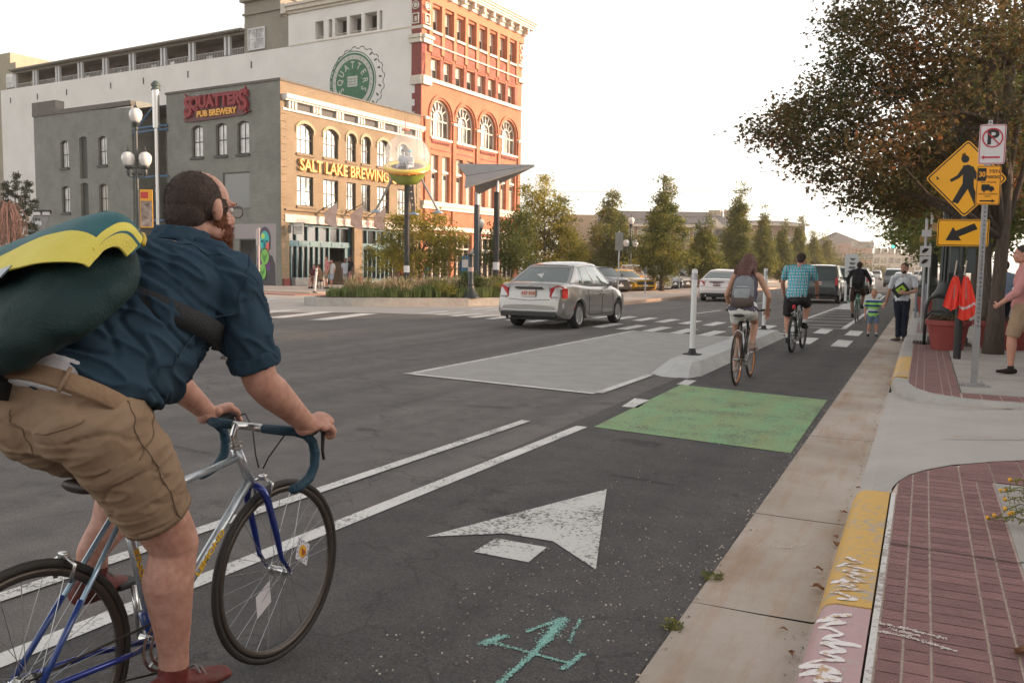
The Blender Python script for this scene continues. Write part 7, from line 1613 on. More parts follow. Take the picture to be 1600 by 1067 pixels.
# ================================================================ people
def skinm(n,c):return M('skin_'+n,c,.5,var=.10,vs=22,bump=.12,bs=160,spec=.35)
SK1 = skinm('a',(.50,.25,.175));SK2 = skinm('b',(.46,.25,.17));SK3 = skinm('c',(.20,.10,.065))
def fabric(n,c,var=.10,bump=.4,bs=28,rough=.9):return M('cloth_'+n,c,rough,var=var,vs=9,bump=bump,bs=bs,spec=.15)
def plaid():
 m = M('cloth_plaid',(.1,.4,.45),.9);n = m.node_tree;L = n.links;p = n.nodes['Principled BSDF']
 g = n.nodes.new('ShaderNodeNewGeometry');sp = n.nodes.new('ShaderNodeSeparateXYZ');L.new(g.outputs['Position'],sp.inputs[0])
 def stripes(sock,sc,th,off=0):
  a = n.nodes.new('ShaderNodeMath');a.operation = 'MULTIPLY_ADD';a.inputs[1].default_value = sc;a.inputs[2].default_value = off;L.new(sock,a.inputs[0])
  b = n.nodes.new('ShaderNodeMath');b.operation = 'FRACT';L.new(a.outputs[0],b.inputs[0]);c = n.nodes.new('ShaderNodeMath');c.operation = 'LESS_THAN';c.inputs[1].default_value = th;L.new(b.outputs[0],c.inputs[0]);return c.outputs[0]
 def mix(a,b,f):
  x = n.nodes.new('ShaderNodeMix');x.data_type = 'RGBA';L.new(f,x.inputs[0])
  for s_,k in ((a,6),(b,7)):
   if isinstance(s_,tuple):x.inputs[k].default_value = (*s_,1)
   else:L.new(s_,x.inputs[k])
  return x.outputs[2]
 c = mix((.74,.80,.78),(.05,.42,.50),stripes(sp.outputs[0],17,.42));c2 = mix(c,(.04,.33,.42),stripes(sp.outputs[2],17,.40));c3 = mix(c2,(.008,.06,.14),stripes(sp.outputs[0],17,.13,.35));c4 = mix(c3,(.008,.06,.14),stripes(sp.outputs[2],17,.13,.35));L.new(c4,p.inputs['Base Color']);return m
def bands(name,z0,pal,hh):
 m = M(name,pal[0],.9);n = m.node_tree;L = n.links;p = n.nodes['Principled BSDF'];g = n.nodes.new('ShaderNodeNewGeometry');sp = n.nodes.new('ShaderNodeSeparateXYZ');L.new(g.outputs['Position'],sp.inputs[0])
 a = n.nodes.new('ShaderNodeMapRange');a.inputs[1].default_value = z0;a.inputs[2].default_value = z0+hh;L.new(sp.outputs[2],a.inputs[0]);r = n.nodes.new('ShaderNodeValToRGB');r.color_ramp.interpolation = 'CONSTANT';e = r.color_ramp.elements
 for i,c in enumerate(pal):
  q = e[i] if i < 2 else e.new(i/len(pal));q.position = i/len(pal);q.color = (*c,1)
 L.new(a.outputs[0],r.inputs[0]);L.new(r.outputs[0],p.inputs['Base Color']);return m
def headframe(c,yaw,pitch=0.,roll=0.):
 return Matrix.Translation(V3(c)) @ Matrix.Rotation(radians(yaw),4,'Z') @ Matrix.Rotation(radians(pitch),4,'X') @ Matrix.Rotation(radians(roll),4,'Y')
def head(mb,H,s=1.,chub=1.):
 h = MB();h.ball((0,-.012,.030),(.077,.096,.086),20);h.ball((0,.028,-.028),(.062*chub,.064,.075),16);h.ball((0,.055,-.083),(.034*chub,.030,.026),12)
 for q in (-1,1):
  h.ball((q*.034,.068,-.022),(.027,.022,.026),10);h.ball((q*.030,.082,.030),(.026,.010,.010),10);h.ball((q*.050*chub,.015,-.062),(.022,.035,.028),10)
  h.ball((q*.080,-.006,.0),(.012,.020,.033),10,R=Matrix.Rotation(.25*q,3,'Z'));h.ball((q*.082,-.012,-.022),(.008,.01,.014),8)
 h.cone((0,.084,.024),(0,.108,-.014),.010,.014,10);h.ball((0,.104,-.020),(.017,.013,.010),10)
 h.ball((0,.089,-.048),(.024,.010,.007),10);h.ball((0,.086,-.060),(.021,.011,.008),10)
 for i,v in enumerate(h.v):h.v[i] = H @ (v*s)
 mb.add(h.v,h.f)
def hand(mb,wr,fdir,thumb,back,s=1.,curl=.35,fr=.0085,finger_pts=None):
 wr = V3(wr);f = V3(fdir).normalized();b = V3(back);b = (b-f*b.dot(f)).normalized();tv = V3(thumb);tv = (tv-f*tv.dot(f)-b*tv.dot(b)).normalized()
 mb.loft([(wr-f*.02*s,.027*s,.021*s,tv),(wr+f*.025*s,.036*s,.017*s,tv),(wr+f*.075*s,.041*s,.0145*s,tv),(wr+f*.088*s,.039*s,.012*s,tv)],14)
 for i,(o,L_) in enumerate(((.029,.072),(.010,.080),(-.010,.074),(-.028,.058))):
  p = wr+f*.084*s+tv*o*s;d = f.copy();pts = [p-f*.02*s,p];c = curl*(1+.12*i)
  for k,q in enumerate((.45,.32,.23)):
   a = c*(1.1,1.25,.9)[k];d = (d*cos(a)-b*sin(a)).normalized();bn = b
   pts.append(pts[-1]+d*L_*q*s);b2 = d.cross(tv);b = b2 if b2.dot(b) > 0 else -b2;b.normalize()
  b = V3(back);b = (b-f*b.dot(f)).normalized();mb.chain(pts,[fr*s*1.05,fr*s,fr*s*.95,fr*s*.88,fr*s*.78],8)
 p = wr+f*.02*s+tv*.03*s;d = (f*.75+tv*.65).normalized();q1 = p+d*.038*s;q2 = q1+(f*.9+tv*.2-b*.35).normalized()*.03*s;q3 = q2+(f*.9-b*.5-tv*.1).normalized()*.024*s;mb.chain([p-d*.015*s,q1,q2,q3],[.014*s,.0115*s,.0105*s,.009*s],8)
def vox(mb,name,mat,parent,v,sm=5,disp=None):o = mb.build(name,mat,None,fix=False);remesh(o,v,sm,.5,disp);m = world_of(parent).inverted();o.data.transform(m);o.parent = parent;return o
def folds(amp,fx,seed=0.):
 return lambda c:amp*(noise.noise(V3((c.x*fx[0]+seed,c.y*fx[1],c.z*fx[2])))*1.2 + .5*noise.noise(V3((c.x*fx[0]*2.3,c.y*fx[1]*2.3+seed,c.z*fx[2]*2.3))))
def shoe(mb,an,toe,s=1.,z=None):
 an,toe = V3(an),V3(toe);d = (toe-an);d.z = 0;d.normalize();sl = (toe.z-an.z);sd_ = V3((-d.y,d.x,0));heel = an-d*.055*s+V3((0,0,-.055*s));tp = V3((toe.x,toe.y,toe.z))
 mb.loft([(heel,.032*s,.035*s,sd_),(heel.lerp(tp,.25)+V3((0,0,.004)),.034*s,.042*s,sd_),(heel.lerp(tp,.5),.038*s,.036*s,sd_),(heel.lerp(tp,.78),.045*s,.026*s,sd_),(tp,.036*s,.02*s,sd_)],14);mb.cone(an,heel.lerp(tp,.22)+V3((0,0,.01)),.042*s,.04*s)
def person(label,J,s=1.,fat=1.,skin=SK1,top=None,bottom=None,shoes=None,hair=None,sleeve=.7,leg=.9,v=.012,group=None,hairf=None,hands=True,loc=None,sock=None,sexw=1.,collar=None,topdisp=None,curl=.35):
 """J: joints in metres; pelvis chest neck head(yaw,pitch) and (L,R) sh el wr hip kn an toe"""
 P = {k:V3(q) if not isinstance(q,(int,float)) else q for k,q in J.items()}
 t = thing('person',label,'person',loc or (P['pelvis'].x,P['pelvis'].y,min(P['Lan'].z,P['Ran'].z)-.08*s),group=group)
 lat = (P['Rsh']-P['Lsh']).normalized();lath = (P['Rhip']-P['Lhip']).normalized();H = headframe(P['head'],J.get('yaw',0),J.get('pitch',0),J.get('roll',0));hs_ = J.get('hs',s)
 mb = MB();f = fat*s
 tor = [(P['pelvis']-V3((0,0,.02)),.155*f*sexw,.115*f,lath),(P['pelvis'].lerp(P['chest'],.3),.145*f,.105*f,lath),(P['pelvis'].lerp(P['chest'],.65),.15*f,.11*f,lat),(P['chest'],.165*f,.115*f,lat),(P['chest'].lerp(P['neck'],.6),.14*f,.085*f,lat),(P['neck'],.065*s,.06*s,lat)]
 mb.loft(tor,20);hc = H @ V3((0,-.01*hs_,-.06*hs_));mb.cone(P['neck']-(hc-P['neck'])*.3,hc,.056*s*fat**.5,.05*s)
 head(mb,H,hs_,1+.3*(fat-1))
 for q in 'LR':
  mb.chain([P['neck'].lerp(P[q+'sh'],.35),P[q+'sh']],[.05*s,.055*f],12);mb.chain([P[q+'sh'],P[q+'sh'].lerp(P[q+'el'],.4),P[q+'el'],P[q+'el'].lerp(P[q+'wr'],.35),P[q+'wr']],[.052*f,.046*f,.038*f,.036*f,.025*s],12)
  mb.chain([P[q+'hip'],P[q+'hip'].lerp(P[q+'kn'],.35),P[q+'kn'],P[q+'kn'].lerp(P[q+'an'],.3),P[q+'an']],[.085*f,.078*f,.054*f,.056*f,.034*s],14)
  if hands:
   fd = P.get(q+'fd') or (P[q+'wr']-P[q+'el']);th = P.get(q+'th') or V3((0,1,.2));bk = P.get(q+'bk') or (lat if q == 'R' else -lat);hand(mb,P[q+'wr'],fd,th,bk,s,curl)
 vox(mb,'body',skin,t,v)
 if top:
  mb = MB();g = 1.0;e = .014*s
  tt = [(tor[0][0].lerp(tor[1][0],.1),tor[0][1]+e*1.3,tor[0][2]+e*1.5,lath)]+[(c,a+e,b+e,l) for c,a,b,l in tor[1:5]]+[(P['neck']-(P['neck']-P['chest'])*.12,.075*s,.07*s,lat)]
  mb.loft(tt,20)
  for q in 'LR':
   if sleeve > 0:mb.chain([P['neck'].lerp(P[q+'sh'],.3),P[q+'sh']],[.055*s,.066*f],12)
   if sleeve > 0:
    if sleeve <= 1:a,b = P[q+'sh'],P[q+'sh'].lerp(P[q+'el'],sleeve);mb.loft([(a,.066*f,.066*f,(b-a).orthogonal()),(b,.058*f,.058*f,(b-a).orthogonal())],14,round1=False)
    else:b = P[q+'el'].lerp(P[q+'wr'],sleeve-1);mb.chain([P[q+'sh'],P[q+'el'],b],[.066*f,.054*f,.044*f],12)
  vox(mb,'shirt',top,t,v*1.1,4,topdisp or folds(.008*s,(14,14,9),len(label)))
 if bottom:
  mb = MB();e = .012*s;mb.loft([(tor[0][0]-V3((0,0,.03*s)),tor[0][1]*.97+e*.6,tor[0][2]+e,lath),(tor[0][0].lerp(tor[1][0],.35),tor[0][1]+e*.8,tor[0][2]+e,lath)],20)
  for q in 'LR':
   if leg <= 1:a,b = P[q+'hip'],P[q+'hip'].lerp(P[q+'kn'],leg);mb.loft([(a,.095*f,.095*f,(1,0,0)),(a.lerp(b,.5),.092*f,.092*f,(1,0,0)),(b,(.078 if leg > .5 else .09)*f,(.078 if leg > .5 else .09)*f,(1,0,0))],16,round1=False)
   else:b = P[q+'kn'].lerp(P[q+'an'],leg-1);mb.chain([P[q+'hip'],P[q+'hip'].lerp(P[q+'kn'],.4),P[q+'kn'],b],[.095*f,.088*f,.067*f,.055*s],14)
  vox(mb,'shorts' if leg <= 1 else 'trousers',bottom,t,v*1.1,3,folds(.007*s,(16,16,12),3.3))
 for q in 'LR':
  if sock:mb = MB();b = P[q+'an'];a = b.lerp(P[q+'kn'],.2);mb.cone(b,a,.038*s,.042*s);mb.build('sock',sock,t,smooth=True,world=True)
  if shoes:mb = MB();shoe(mb,P[q+'an'],P[q+'toe'],s);vox(mb,'shoe',shoes,t,v*.8,3)
 if hair:
  mb = MB()
  for c,r in (hairf or (((0,-.022,.042),(.082,.098,.085)),((0,-.06,.0),(.066,.05,.075)))):mb.ball(c,r,18)
  for i,q in enumerate(mb.v):mb.v[i] = H @ (q*hs_)
  vox(mb,'hair',hair,t,v*.8,2,folds(.006,(60,60,60)))
 return t,H,P
def eyes(t,H,s,col=(.06,.04,.03)):
 for q in (-1,1):
  mb = MB();mb.ball(H @ V3((q*.031*s,.0775*s,.012*s)),.0115*s,8);e = mb.build('eye',M('eye_white',(.5,.47,.44),.3),t,world=True,smooth=True)
  mb = MB();mb.ball(H @ V3((q*.031*s,.0855*s,.012*s)),.0055*s,6);mb.build('iris',M('iris_dark',col,.2),e,world=True,smooth=True)
  mb = MB();mb.tube([H @ V3((q*a*s,b*s,c*s)) for a,b,c in ((.014,.095,.031),(.03,.095,.036),(.048,.085,.030))],.0035*s,5);mb.build('eyebrow',M('brow_dark',(.05,.03,.02),.8),t,world=True)
def backpack(label,c,yaw,pitch,w_,h_,d_,mat,mat2,strapmat,name='backpack'):
 R4 = headframe(c,yaw,pitch);t = thing(name,label,'backpack',c)
 mb = MB();mb.loft([((0,0,-h_/2),w_*.46,d_*.42,(1,0,0)),((0,0,-h_*.3),w_*.5,d_*.5,(1,0,0)),((0,0,h_*.1),w_*.5,d_*.48,(1,0,0)),((0,0,h_*.38),w_*.43,d_*.36,(1,0,0)),((0,0,h_*.48),w_*.3,d_*.22,(1,0,0))],20,pw=3.2)
 mb.xf(R4);mb.build('bag_body',mat,t,smooth=True,world=True)
 mb = MB();mb.loft([((0,-d_*.45,-h_*.38),w_*.36,d_*.2,(1,0,0)),((0,-d_*.5,-h_*.2),w_*.38,d_*.24,(1,0,0)),((0,-d_*.42,h_*.04),w_*.34,d_*.16,(1,0,0))],16,pw=3.2);mb.xf(R4);mb.build('front_pocket',mat2,t,smooth=True,world=True)
 mb = MB()
 for q in (-1,1):mb.tube([(q*w_*.25,d_*.3,h_*.42),(q*w_*.42,d_*.9,h_*.42),(q*w_*.5,d_*1.5,h_*.1),(q*w_*.5,d_*.9,-h_*.35),(q*w_*.4,d_*.3,-h_*.42)],.018,6)
 mb.tube([(-.03,0,h_*.48),(-.02,-.01,h_*.56),(.02,-.01,h_*.56),(.03,0,h_*.48)],.008,5);mb.xf(R4);mb.build('strap',strapmat,t,smooth=True,world=True)
 mb = MB();mb.tube([(-w_*.34,-d_*.62,-h_*.02),(w_*.34,-d_*.62,-h_*.02)],.004,4);mb.xf(R4);mb.build('zip',BLK,t,world=True)
 return t
# ---- woman on a fixed gear bicycle
WX = -2.14
bicycle('bicycle','black bicycle with copper coloured rims under the woman in white shorts',(WX,11.32,.004),0,1.0,.34,.014,(.018,.015,.013),(.42,.16,.05),(.015,.015,.015),bar='flat',seat=(.22,.90),ht=((.74,.84),(.78,.70)),stem=(.80,.93),crank=70,spokes=24,tape=(.015,.015,.015),lean=radians(-1.5))
DEN = fabric('white_denim',(.62,.60,.57),.04)
y0 = 11.32
J = dict(pelvis=(WX,y0+.24,1.00),chest=(WX-.01,y0+.44,1.30),neck=(WX-.01,y0+.52,1.46),head=(WX-.005,y0+.60,1.585),yaw=0,pitch=-22,Lsh=(WX-.17,y0+.50,1.41),Rsh=(WX+.16,y0+.50,1.41),Lel=(WX-.27,y0+.52,1.16),Rel=(WX+.29,y0+.50,1.15),Lwr=(WX-.27,y0+.74,.99),Rwr=(WX+.25,y0+.66,.965),
 Lhip=(WX-.09,y0+.27,.96),Rhip=(WX+.09,y0+.27,.96),Lkn=(WX-.10,y0+.46,.60),Rkn=(WX+.10,y0+.62,.80),Lan=(WX-.10,y0+.40,.22),Ran=(WX+.10,y0+.47,.52),Ltoe=(WX-.12,y0+.56,.14),Rtoe=(WX+.13,y0+.62,.445),Rfd=(.0,.5,-.8),Rth=(-.9,.2,.0),Rbk=(.2,.6,.3),Lfd=(0,.8,-.3),Lth=(.9,.2,0),Lbk=(0,.3,1))
HAIRR = M('hair_auburn',(.055,.018,.014),.5,col2=(.14,.045,.028),vs=14,stretch=(9,9,1.2),bump=.6,bs=25)
t,H,P = person('woman in white shorts and backpack cycling away, long auburn hair',J,.95,.95,SK2,fabric('grey_top',(.10,.09,.12)),DEN,fabric('tan_shoe',(.36,.26,.21)),None,0,.40,.009,'cyclists',sexw=1.3)
mb = MB();mb.ball(H @ V3((0,-.012,.040)),(.092,.108,.094),20)
n_ = V3(P['neck']);mb.loft([(H @ V3((0,-.07,.0)),.088,.06,(1,0,0)),(n_+V3((-.01,-.115,.0)),.088,.05,(1,0,0)),(n_+V3((.0,-.17,-.12)),.06,.03,(1,0,0)),(n_+V3((.02,-.21,-.20)),.035,.018,(1,0,0))],18)
for k,(dx,l) in enumerate(((-.085,.50),(-.12,.56),(.08,.14))):
 b0 = H @ V3((-.07 if dx < 0 else .07,-.03,0));mb.chain([b0,n_+V3((dx*1.1,-.02,.02)),n_+V3((dx*1.35,-.05,-l*.5)),n_+V3((dx*1.25-.01,-.04,-l))],[.045,.042,.034,.012],10)
vox(mb,'hair',HAIRR,t,.009,2,folds(.010,(45,45,7)))
backpack('grey backpack worn by the woman in white shorts',(WX-.005,y0+.27,1.235),0,-26,.275,.38,.13,fabric('pack_grey',(.20,.21,.22)),fabric('pack_light',(.27,.28,.29)),fabric('strap_grey',(.08,.08,.085)))
mb = MB();mb.loft([((WX-.005,y0+.16,1.06),.15,.075,(1,0,0)),((WX-.005,y0+.22,1.12),.15,.08,(1,0,0))],16,pw=3)
o = mb.build('pack_lower_pocket',fabric('pack_brown',(.10,.075,.068)),smooth=True);bp = [q for q in COL.objects if q.name == 'backpack'][0];o.data.transform(world_of(bp).inverted());o.parent = bp
# ---- man in plaid shirt
PX_,y0 = -2.13,16.42
bicycle('bicycle','black mountain bicycle under the man in the plaid shirt',(PX_,y0,.004),radians(-3),1.08,.34,.024,(.015,.015,.015),(.06,.06,.06),(.02,.035,.03),bar='flat',seat=(.20,.95),ht=((.74,.90),(.80,.76)),stem=(.82,1.02),crank=100,spokes=20,tape=(.015,.015,.015))
mb = MB();mb.bbox((PX_+.0,y0+.06,.84),(.06,.05,.08),.02)
J = dict(pelvis=(PX_+.02,y0+.22,1.05),chest=(PX_+.02,y0+.42,1.40),neck=(PX_+.02,y0+.50,1.58),head=(PX_+.03,y0+.56,1.70),yaw=-5,pitch=-14,Lsh=(PX_-.20,y0+.47,1.53),Rsh=(PX_+.24,y0+.47,1.53),Lel=(PX_-.30,y0+.62,1.27),Rel=(PX_+.32,y0+.62,1.26),Lwr=(PX_-.29,y0+.80,1.07),Rwr=(PX_+.31,y0+.80,1.06),
 Lhip=(PX_-.10,y0+.25,1.0),Rhip=(PX_+.13,y0+.25,1.0),Lkn=(PX_-.16,y0+.45,.62),Rkn=(PX_+.17,y0+.60,.86),Lan=(PX_-.13,y0+.42,.24),Ran=(PX_+.15,y0+.43,.52),Ltoe=(PX_-.15,y0+.60,.145),Rtoe=(PX_+.18,y0+.60,.45),Lfd=(0,.8,-.3),Lth=(.9,.2,0),Lbk=(0,.3,1),Rfd=(0,.8,-.3),Rth=(-.9,.2,0),Rbk=(0,.3,1))
t,H,P = person('man in a turquoise plaid shirt and dark shorts cycling away',J,1.02,1.12,SK1,plaid(),fabric('charcoal',(.035,.032,.034)),fabric('black_shoe',(.015,.015,.015)),M('hair_brown',(.035,.022,.016),.8,bump=.5,bs=60),.72,.85,.010,'cyclists',sock=M('sock_white',(.55,.55,.55),.9))
tl = thing('rear_light','red rear reflector under the saddle of the mountain bicycle','light',(PX_,y0+.05,.82));o = mb.build('lens',TAIL,tl,world=True)
# ---- cyclist in black farther on
bx,y0 = -1.78,27.4
bicycle('bicycle','green framed bicycle under the cyclist in black',(bx,y0,.004),radians(0),1.0,.34,.015,(.015,.015,.015),(.06,.06,.06),(.10,.30,.20),bar='flat',seat=(.2,.93),ht=((.74,.88),(.80,.74)),stem=(.82,.98),crank=80,spokes=16,tape=(.015,.015,.015))
J = dict(pelvis=(bx,y0+.22,1.02),chest=(bx,y0+.38,1.36),neck=(bx,y0+.45,1.54),head=(bx+.01,y0+.50,1.67),yaw=0,pitch=-8,Lsh=(bx-.19,y0+.42,1.50),Rsh=(bx+.19,y0+.42,1.50),Lel=(bx-.31,y0+.52,1.25),Rel=(bx+.33,y0+.5,1.25),Lwr=(bx-.29,y0+.74,1.06),Rwr=(bx+.31,y0+.74,1.06),
 Lhip=(bx-.10,y0+.25,.98),Rhip=(bx+.10,y0+.25,.98),Lkn=(bx-.15,y0+.44,.60),Rkn=(bx+.15,y0+.60,.82),Lan=(bx-.12,y0+.40,.23),Ran=(bx+.12,y0+.45,.50),Ltoe=(bx-.13,y0+.58,.14),Rtoe=(bx+.14,y0+.62,.42))
t,H,P = person('cyclist dressed in black with a black backpack riding away',J,.98,1.0,SK3,fabric('black_knit',(.02,.018,.02)),fabric('dark_brown',(.05,.025,.02)),fabric('black_shoe',(0,0,0)),M('hair_dark',(.018,.009,.009),.8),1.5,.9,.012,'cyclists')
backpack('black backpack worn by the cyclist in black',(bx,y0+.20,1.33),0,-18,.33,.5,.2,fabric('pack_black',(.014,.013,.015)),fabric('pack_black2',(.02,.02,.022)),fabric('strap_black',(.012,.012,.012)))
# ---- man in white polo holding the boy's hand
mx,my = -.42,20.5;z0 = .02
J = dict(pelvis=(mx,my,.92),chest=(mx+.02,my,1.25),neck=(mx+.02,my,1.44),head=(mx+.02,my-.01,1.585),yaw=160,pitch=-3,Lsh=(mx+.22,my+.02,1.38),Rsh=(mx-.18,my-.02,1.38),Lel=(mx+.27,my-.05,1.10),Rel=(mx-.26,my+.12,1.09),Lwr=(mx+.06,my-.25,1.06),Rwr=(mx-.33,my+.36,.80),
 Lhip=(mx+.09,my,.90),Rhip=(mx-.08,my,.90),Lkn=(mx+.09,my-.03,.50),Rkn=(mx-.05,my-.0,.50),Lan=(mx+.08,my+.02,.10),Ran=(mx-.04,my+.03,.10),Ltoe=(mx+.05,my-.15,.045),Rtoe=(mx-.16,my-.12,.045),Lfd=(-1,-.1,.1),Lth=(0,0,1),Lbk=(0,-1,0),Rfd=(-.7,.5,-.4),Rth=(0,.3,.6),Rbk=(-.3,-.8,.3))
t,H,P = person('bearded man in a white polo and dark jeans standing in the gutter',J,.97,.98,SK2,fabric('polo_white',(.62,.64,.68),.03),fabric('dark_denim',(.018,.022,.035)),fabric('taupe_shoe',(.15,.12,.10)),M('hair_dark2',(.03,.018,.012),.8,bump=.4,bs=80),.75,1.92,.010,'people on the pavement')
eyes(t,H,.97)
mb = MB();
for c,r in (((0,.040,-.068),(.056,.050,.042)),((0,.060,-.085),(.036,.036,.028))):mb.ball(c,r,14)
for i,q in enumerate(mb.v):mb.v[i] = H @ q
vox(mb,'beard',M('beard_dark',(.05,.028,.018),.9,bump=.5,bs=90),t,.008,1)
mb = MB();mb.loft([(P['neck']+V3((0,0,-.01)),.078,.07,(1,0,0)),(P['neck']+V3((0,-.005,.03)),.068,.062,(1,0,0))],16,round0=False,round1=False);mb.build('collar',fabric('polo_white',(0,0,0)),t,world=True,smooth=True)
f_ = thing('folder','black folder with a lime green print held against the white polo','folder',(mx-.03,my-.20,1.12));mb = MB();Rr = Matrix.Rotation(radians(-38),3,'Y');mb.bbox((mx-.03,my-.20,1.12),(.30,.02,.22),.005,R=Rr);mb.build('cover',BLK,f_,world=True)
mb = MB();mb.box((mx-.025,my-.213,1.13),(.17,.004,.13),R=Rr);mb.build('print',M('lime',(.38,.62,.04),.6),f_,world=True)
mb = MB();mb.prism([(-.05,-.04),(.0,.045),(.05,-.02),(.02,-.045),(-.005,.0)],.003,(mx-.025,my-.216,1.13),(1,0,0),(0,0,1),(0,-1,0));mb.build('print_mark',BLK,f_,world=True)
# ---- boy
bx,by = -1.02,21.35;k = .64
def sc(b,pts):return {q:(tuple(b[i]+p[i] for i in range(3)) if not isinstance(p,(int,float)) else p) for q,p in pts.items()}
J = sc((bx,by,.01),dict(pelvis=(0,0,.52),chest=(0,0,.74),neck=(0,0,.87),head=(0,-.01,1.0),yaw=172,hs=.80,Lsh=(.13,0,.82),Rsh=(-.13,0,.82),Lel=(.19,-.08,.70),Rel=(-.17,0,.64),Lwr=(.23,-.24,.70),Rwr=(-.16,-.05,.47),Lhip=(.065,0,.50),Rhip=(-.065,0,.50),Lkn=(.08,-.02,.29),Rkn=(-.07,-.02,.29),Lan=(.09,0,.075),Ran=(-.08,0,.075),Ltoe=(.10,-.12,.035),Rtoe=(-.09,-.12,.035)))
STR = bands('cloth_boy_stripes',.52,[(.30,.62,.12),(.02,.06,.18),(.55,.62,.6),(.30,.62,.12),(.02,.06,.18),(.30,.62,.12),(.02,.06,.18),(.55,.62,.6)],.38)
t,H,P = person('small fair haired boy in a green and navy striped shirt',J,k,1.05,SK1,STR,fabric('boy_shorts',(.14,.19,.28)),fabric('boy_shoe',(.02,.02,.03)),M('hair_blond',(.36,.20,.10),.7,bump=.4,bs=90),.8,.85,.008,'people on the pavement',sock=M('sock_white',(0,0,0)))
eyes(t,H,.8)
# ---- man in pink shirt walking in from the right
mx,my = 1.20,13.45;z0 = .153
J = sc((mx,my,z0),dict(pelvis=(.02,0,.93),chest=(.03,.0,1.28),neck=(.0,0,1.47),head=(-.045,-.01,1.605),yaw=108,pitch=-4,Lsh=(.03,-.19,1.39),Rsh=(.02,.19,1.40),Lel=(-.09,-.26,1.10),Rel=(.06,.26,1.10),Lwr=(-.30,-.24,.93),Rwr=(.16,.24,.88),Lhip=(0,-.1,.90),Rhip=(0,.1,.90),Lkn=(-.10,-.10,.50),Rkn=(.17,.1,.52),Lan=(-.09,-.09,.10),Ran=(.42,.1,.20),Ltoe=(-.25,-.12,.035),Rtoe=(.24,.1,.05),Lfd=(-.8,.1,-.55),Lth=(-.5,.1,.8),Lbk=(0,-1,0)))
t,H,P = person('man in a pink shirt and khaki shorts striding in from the right edge',J,1.0,1.14,SK1,fabric('pink_shirt',(.52,.24,.23),.06),fabric('khaki_a',(.33,.23,.15)),fabric('dark_loafer',(.03,.022,.02)),M('hair_dark3',(.035,.022,.017),.8,bump=.4,bs=80),1.45,.98,.010,'people on the pavement')
eyes(t,H,1.0)
# ---- person in a blue shirt behind the trunk and another beyond
def stander(label,x,y,z,h,yaw,top,bottom,skin=SK2,hair=(.03,.02,.015),leg=1.9,sleeve=.75,step=.1,v=.016,group='people on the pavement',fat=1.,shoes=None,arm=0.,shn='x'):
 k = h/1.75;ca,sa = cos(radians(yaw)),sin(radians(yaw))
 def p(a,b,c):return (x+(a*ca-b*sa)*k,y+(a*sa+b*ca)*k,z+c*k)
 J = dict(pelvis=p(0,0,.93),chest=p(0,.01,1.26),neck=p(0,0,1.47),head=p(0,.03,1.62),yaw=yaw,Lsh=p(-.19,0,1.40),Rsh=p(.19,0,1.40),Lel=p(-.24,-.02,1.12),Rel=p(.24,-.02,1.12),Lwr=p(-.23,.10+arm,.88+arm*.8),Rwr=p(.24,.08,.88),Lhip=p(-.09,0,.91),Rhip=p(.09,0,.91),Lkn=p(-.09,.06+step*.5,.50),Rkn=p(.09,.05,.50),Lan=p(-.09,step,.09),Ran=p(.09,-step,.09),Ltoe=p(-.11,.17+step,.03),Rtoe=p(.11,.17-step,.03))
 return person(label,J,k,fat,skin,top,bottom,shoes or fabric('dark_loafer',(0,0,0)),M('hair_s%s' % str(hair),hair,.8),sleeve,leg,v,group)
stander('person in a light blue shirt half hidden by the tree trunk',1.47,20.2,.153,1.62,20,fabric('light_blue',(.24,.31,.42)),fabric('navy_trousers',(.012,.014,.025)))
stander('person in dark clothes far behind the tree trunk',2.7,27,.153,1.7,180,fabric('black_knit',(0,0,0)),fabric('dark_denim',(0,0,0)))
# ---- people outside the pub
gp = 'people outside the pub'
WT_ = fabric('tee_white',(.60,.58,.57),.03)
for lb,px,py,h,yaw,top,bot,sk,leg in (('man in a pink shirt standing among the group at the pub door',511,452,1.78,150,fabric('tee_pink',(.50,.20,.20)),fabric('khaki_b',(.26,.19,.13)),SK1,.95),('man in a white t-shirt and pale blue shorts outside the pub',518.5,455,1.62,170,WT_,fabric('pale_blue',(.36,.44,.52)),SK1,.9),('man in a grey t-shirt and grey shorts at the pub entrance',540,454.5,1.68,190,fabric('tee_grey',(.40,.42,.46)),fabric('grey_shorts',(.20,.19,.18)),SK3,.95),('person in black beside the grey t-shirt man by the pub',547,453,1.8,160,fabric('black_knit',(0,0,0)),fabric('pink_leg',(.40,.22,.2)),SK3,.9),('person in a teal shirt beyond the flying saucer pole',667,443,1.6,150,fabric('tee_teal',(.02,.24,.22)),fabric('dark_denim',(0,0,0)),SK2,1.9),('person in a red top partly behind the flying saucer pole',629,443,1.6,200,fabric('tee_red',(.45,.03,.03)),fabric('dark_denim',(0,0,0)),SK2,1.9)):
 dep = 47 if px < 560 else 52;c = Dp(px,440,dep);stander(lb,c.x,c.y,.12,h*(47*43/1350/1.75/.86 if 0 else 1),yaw,top,bot,sk,leg=leg,v=.022,group=gp)
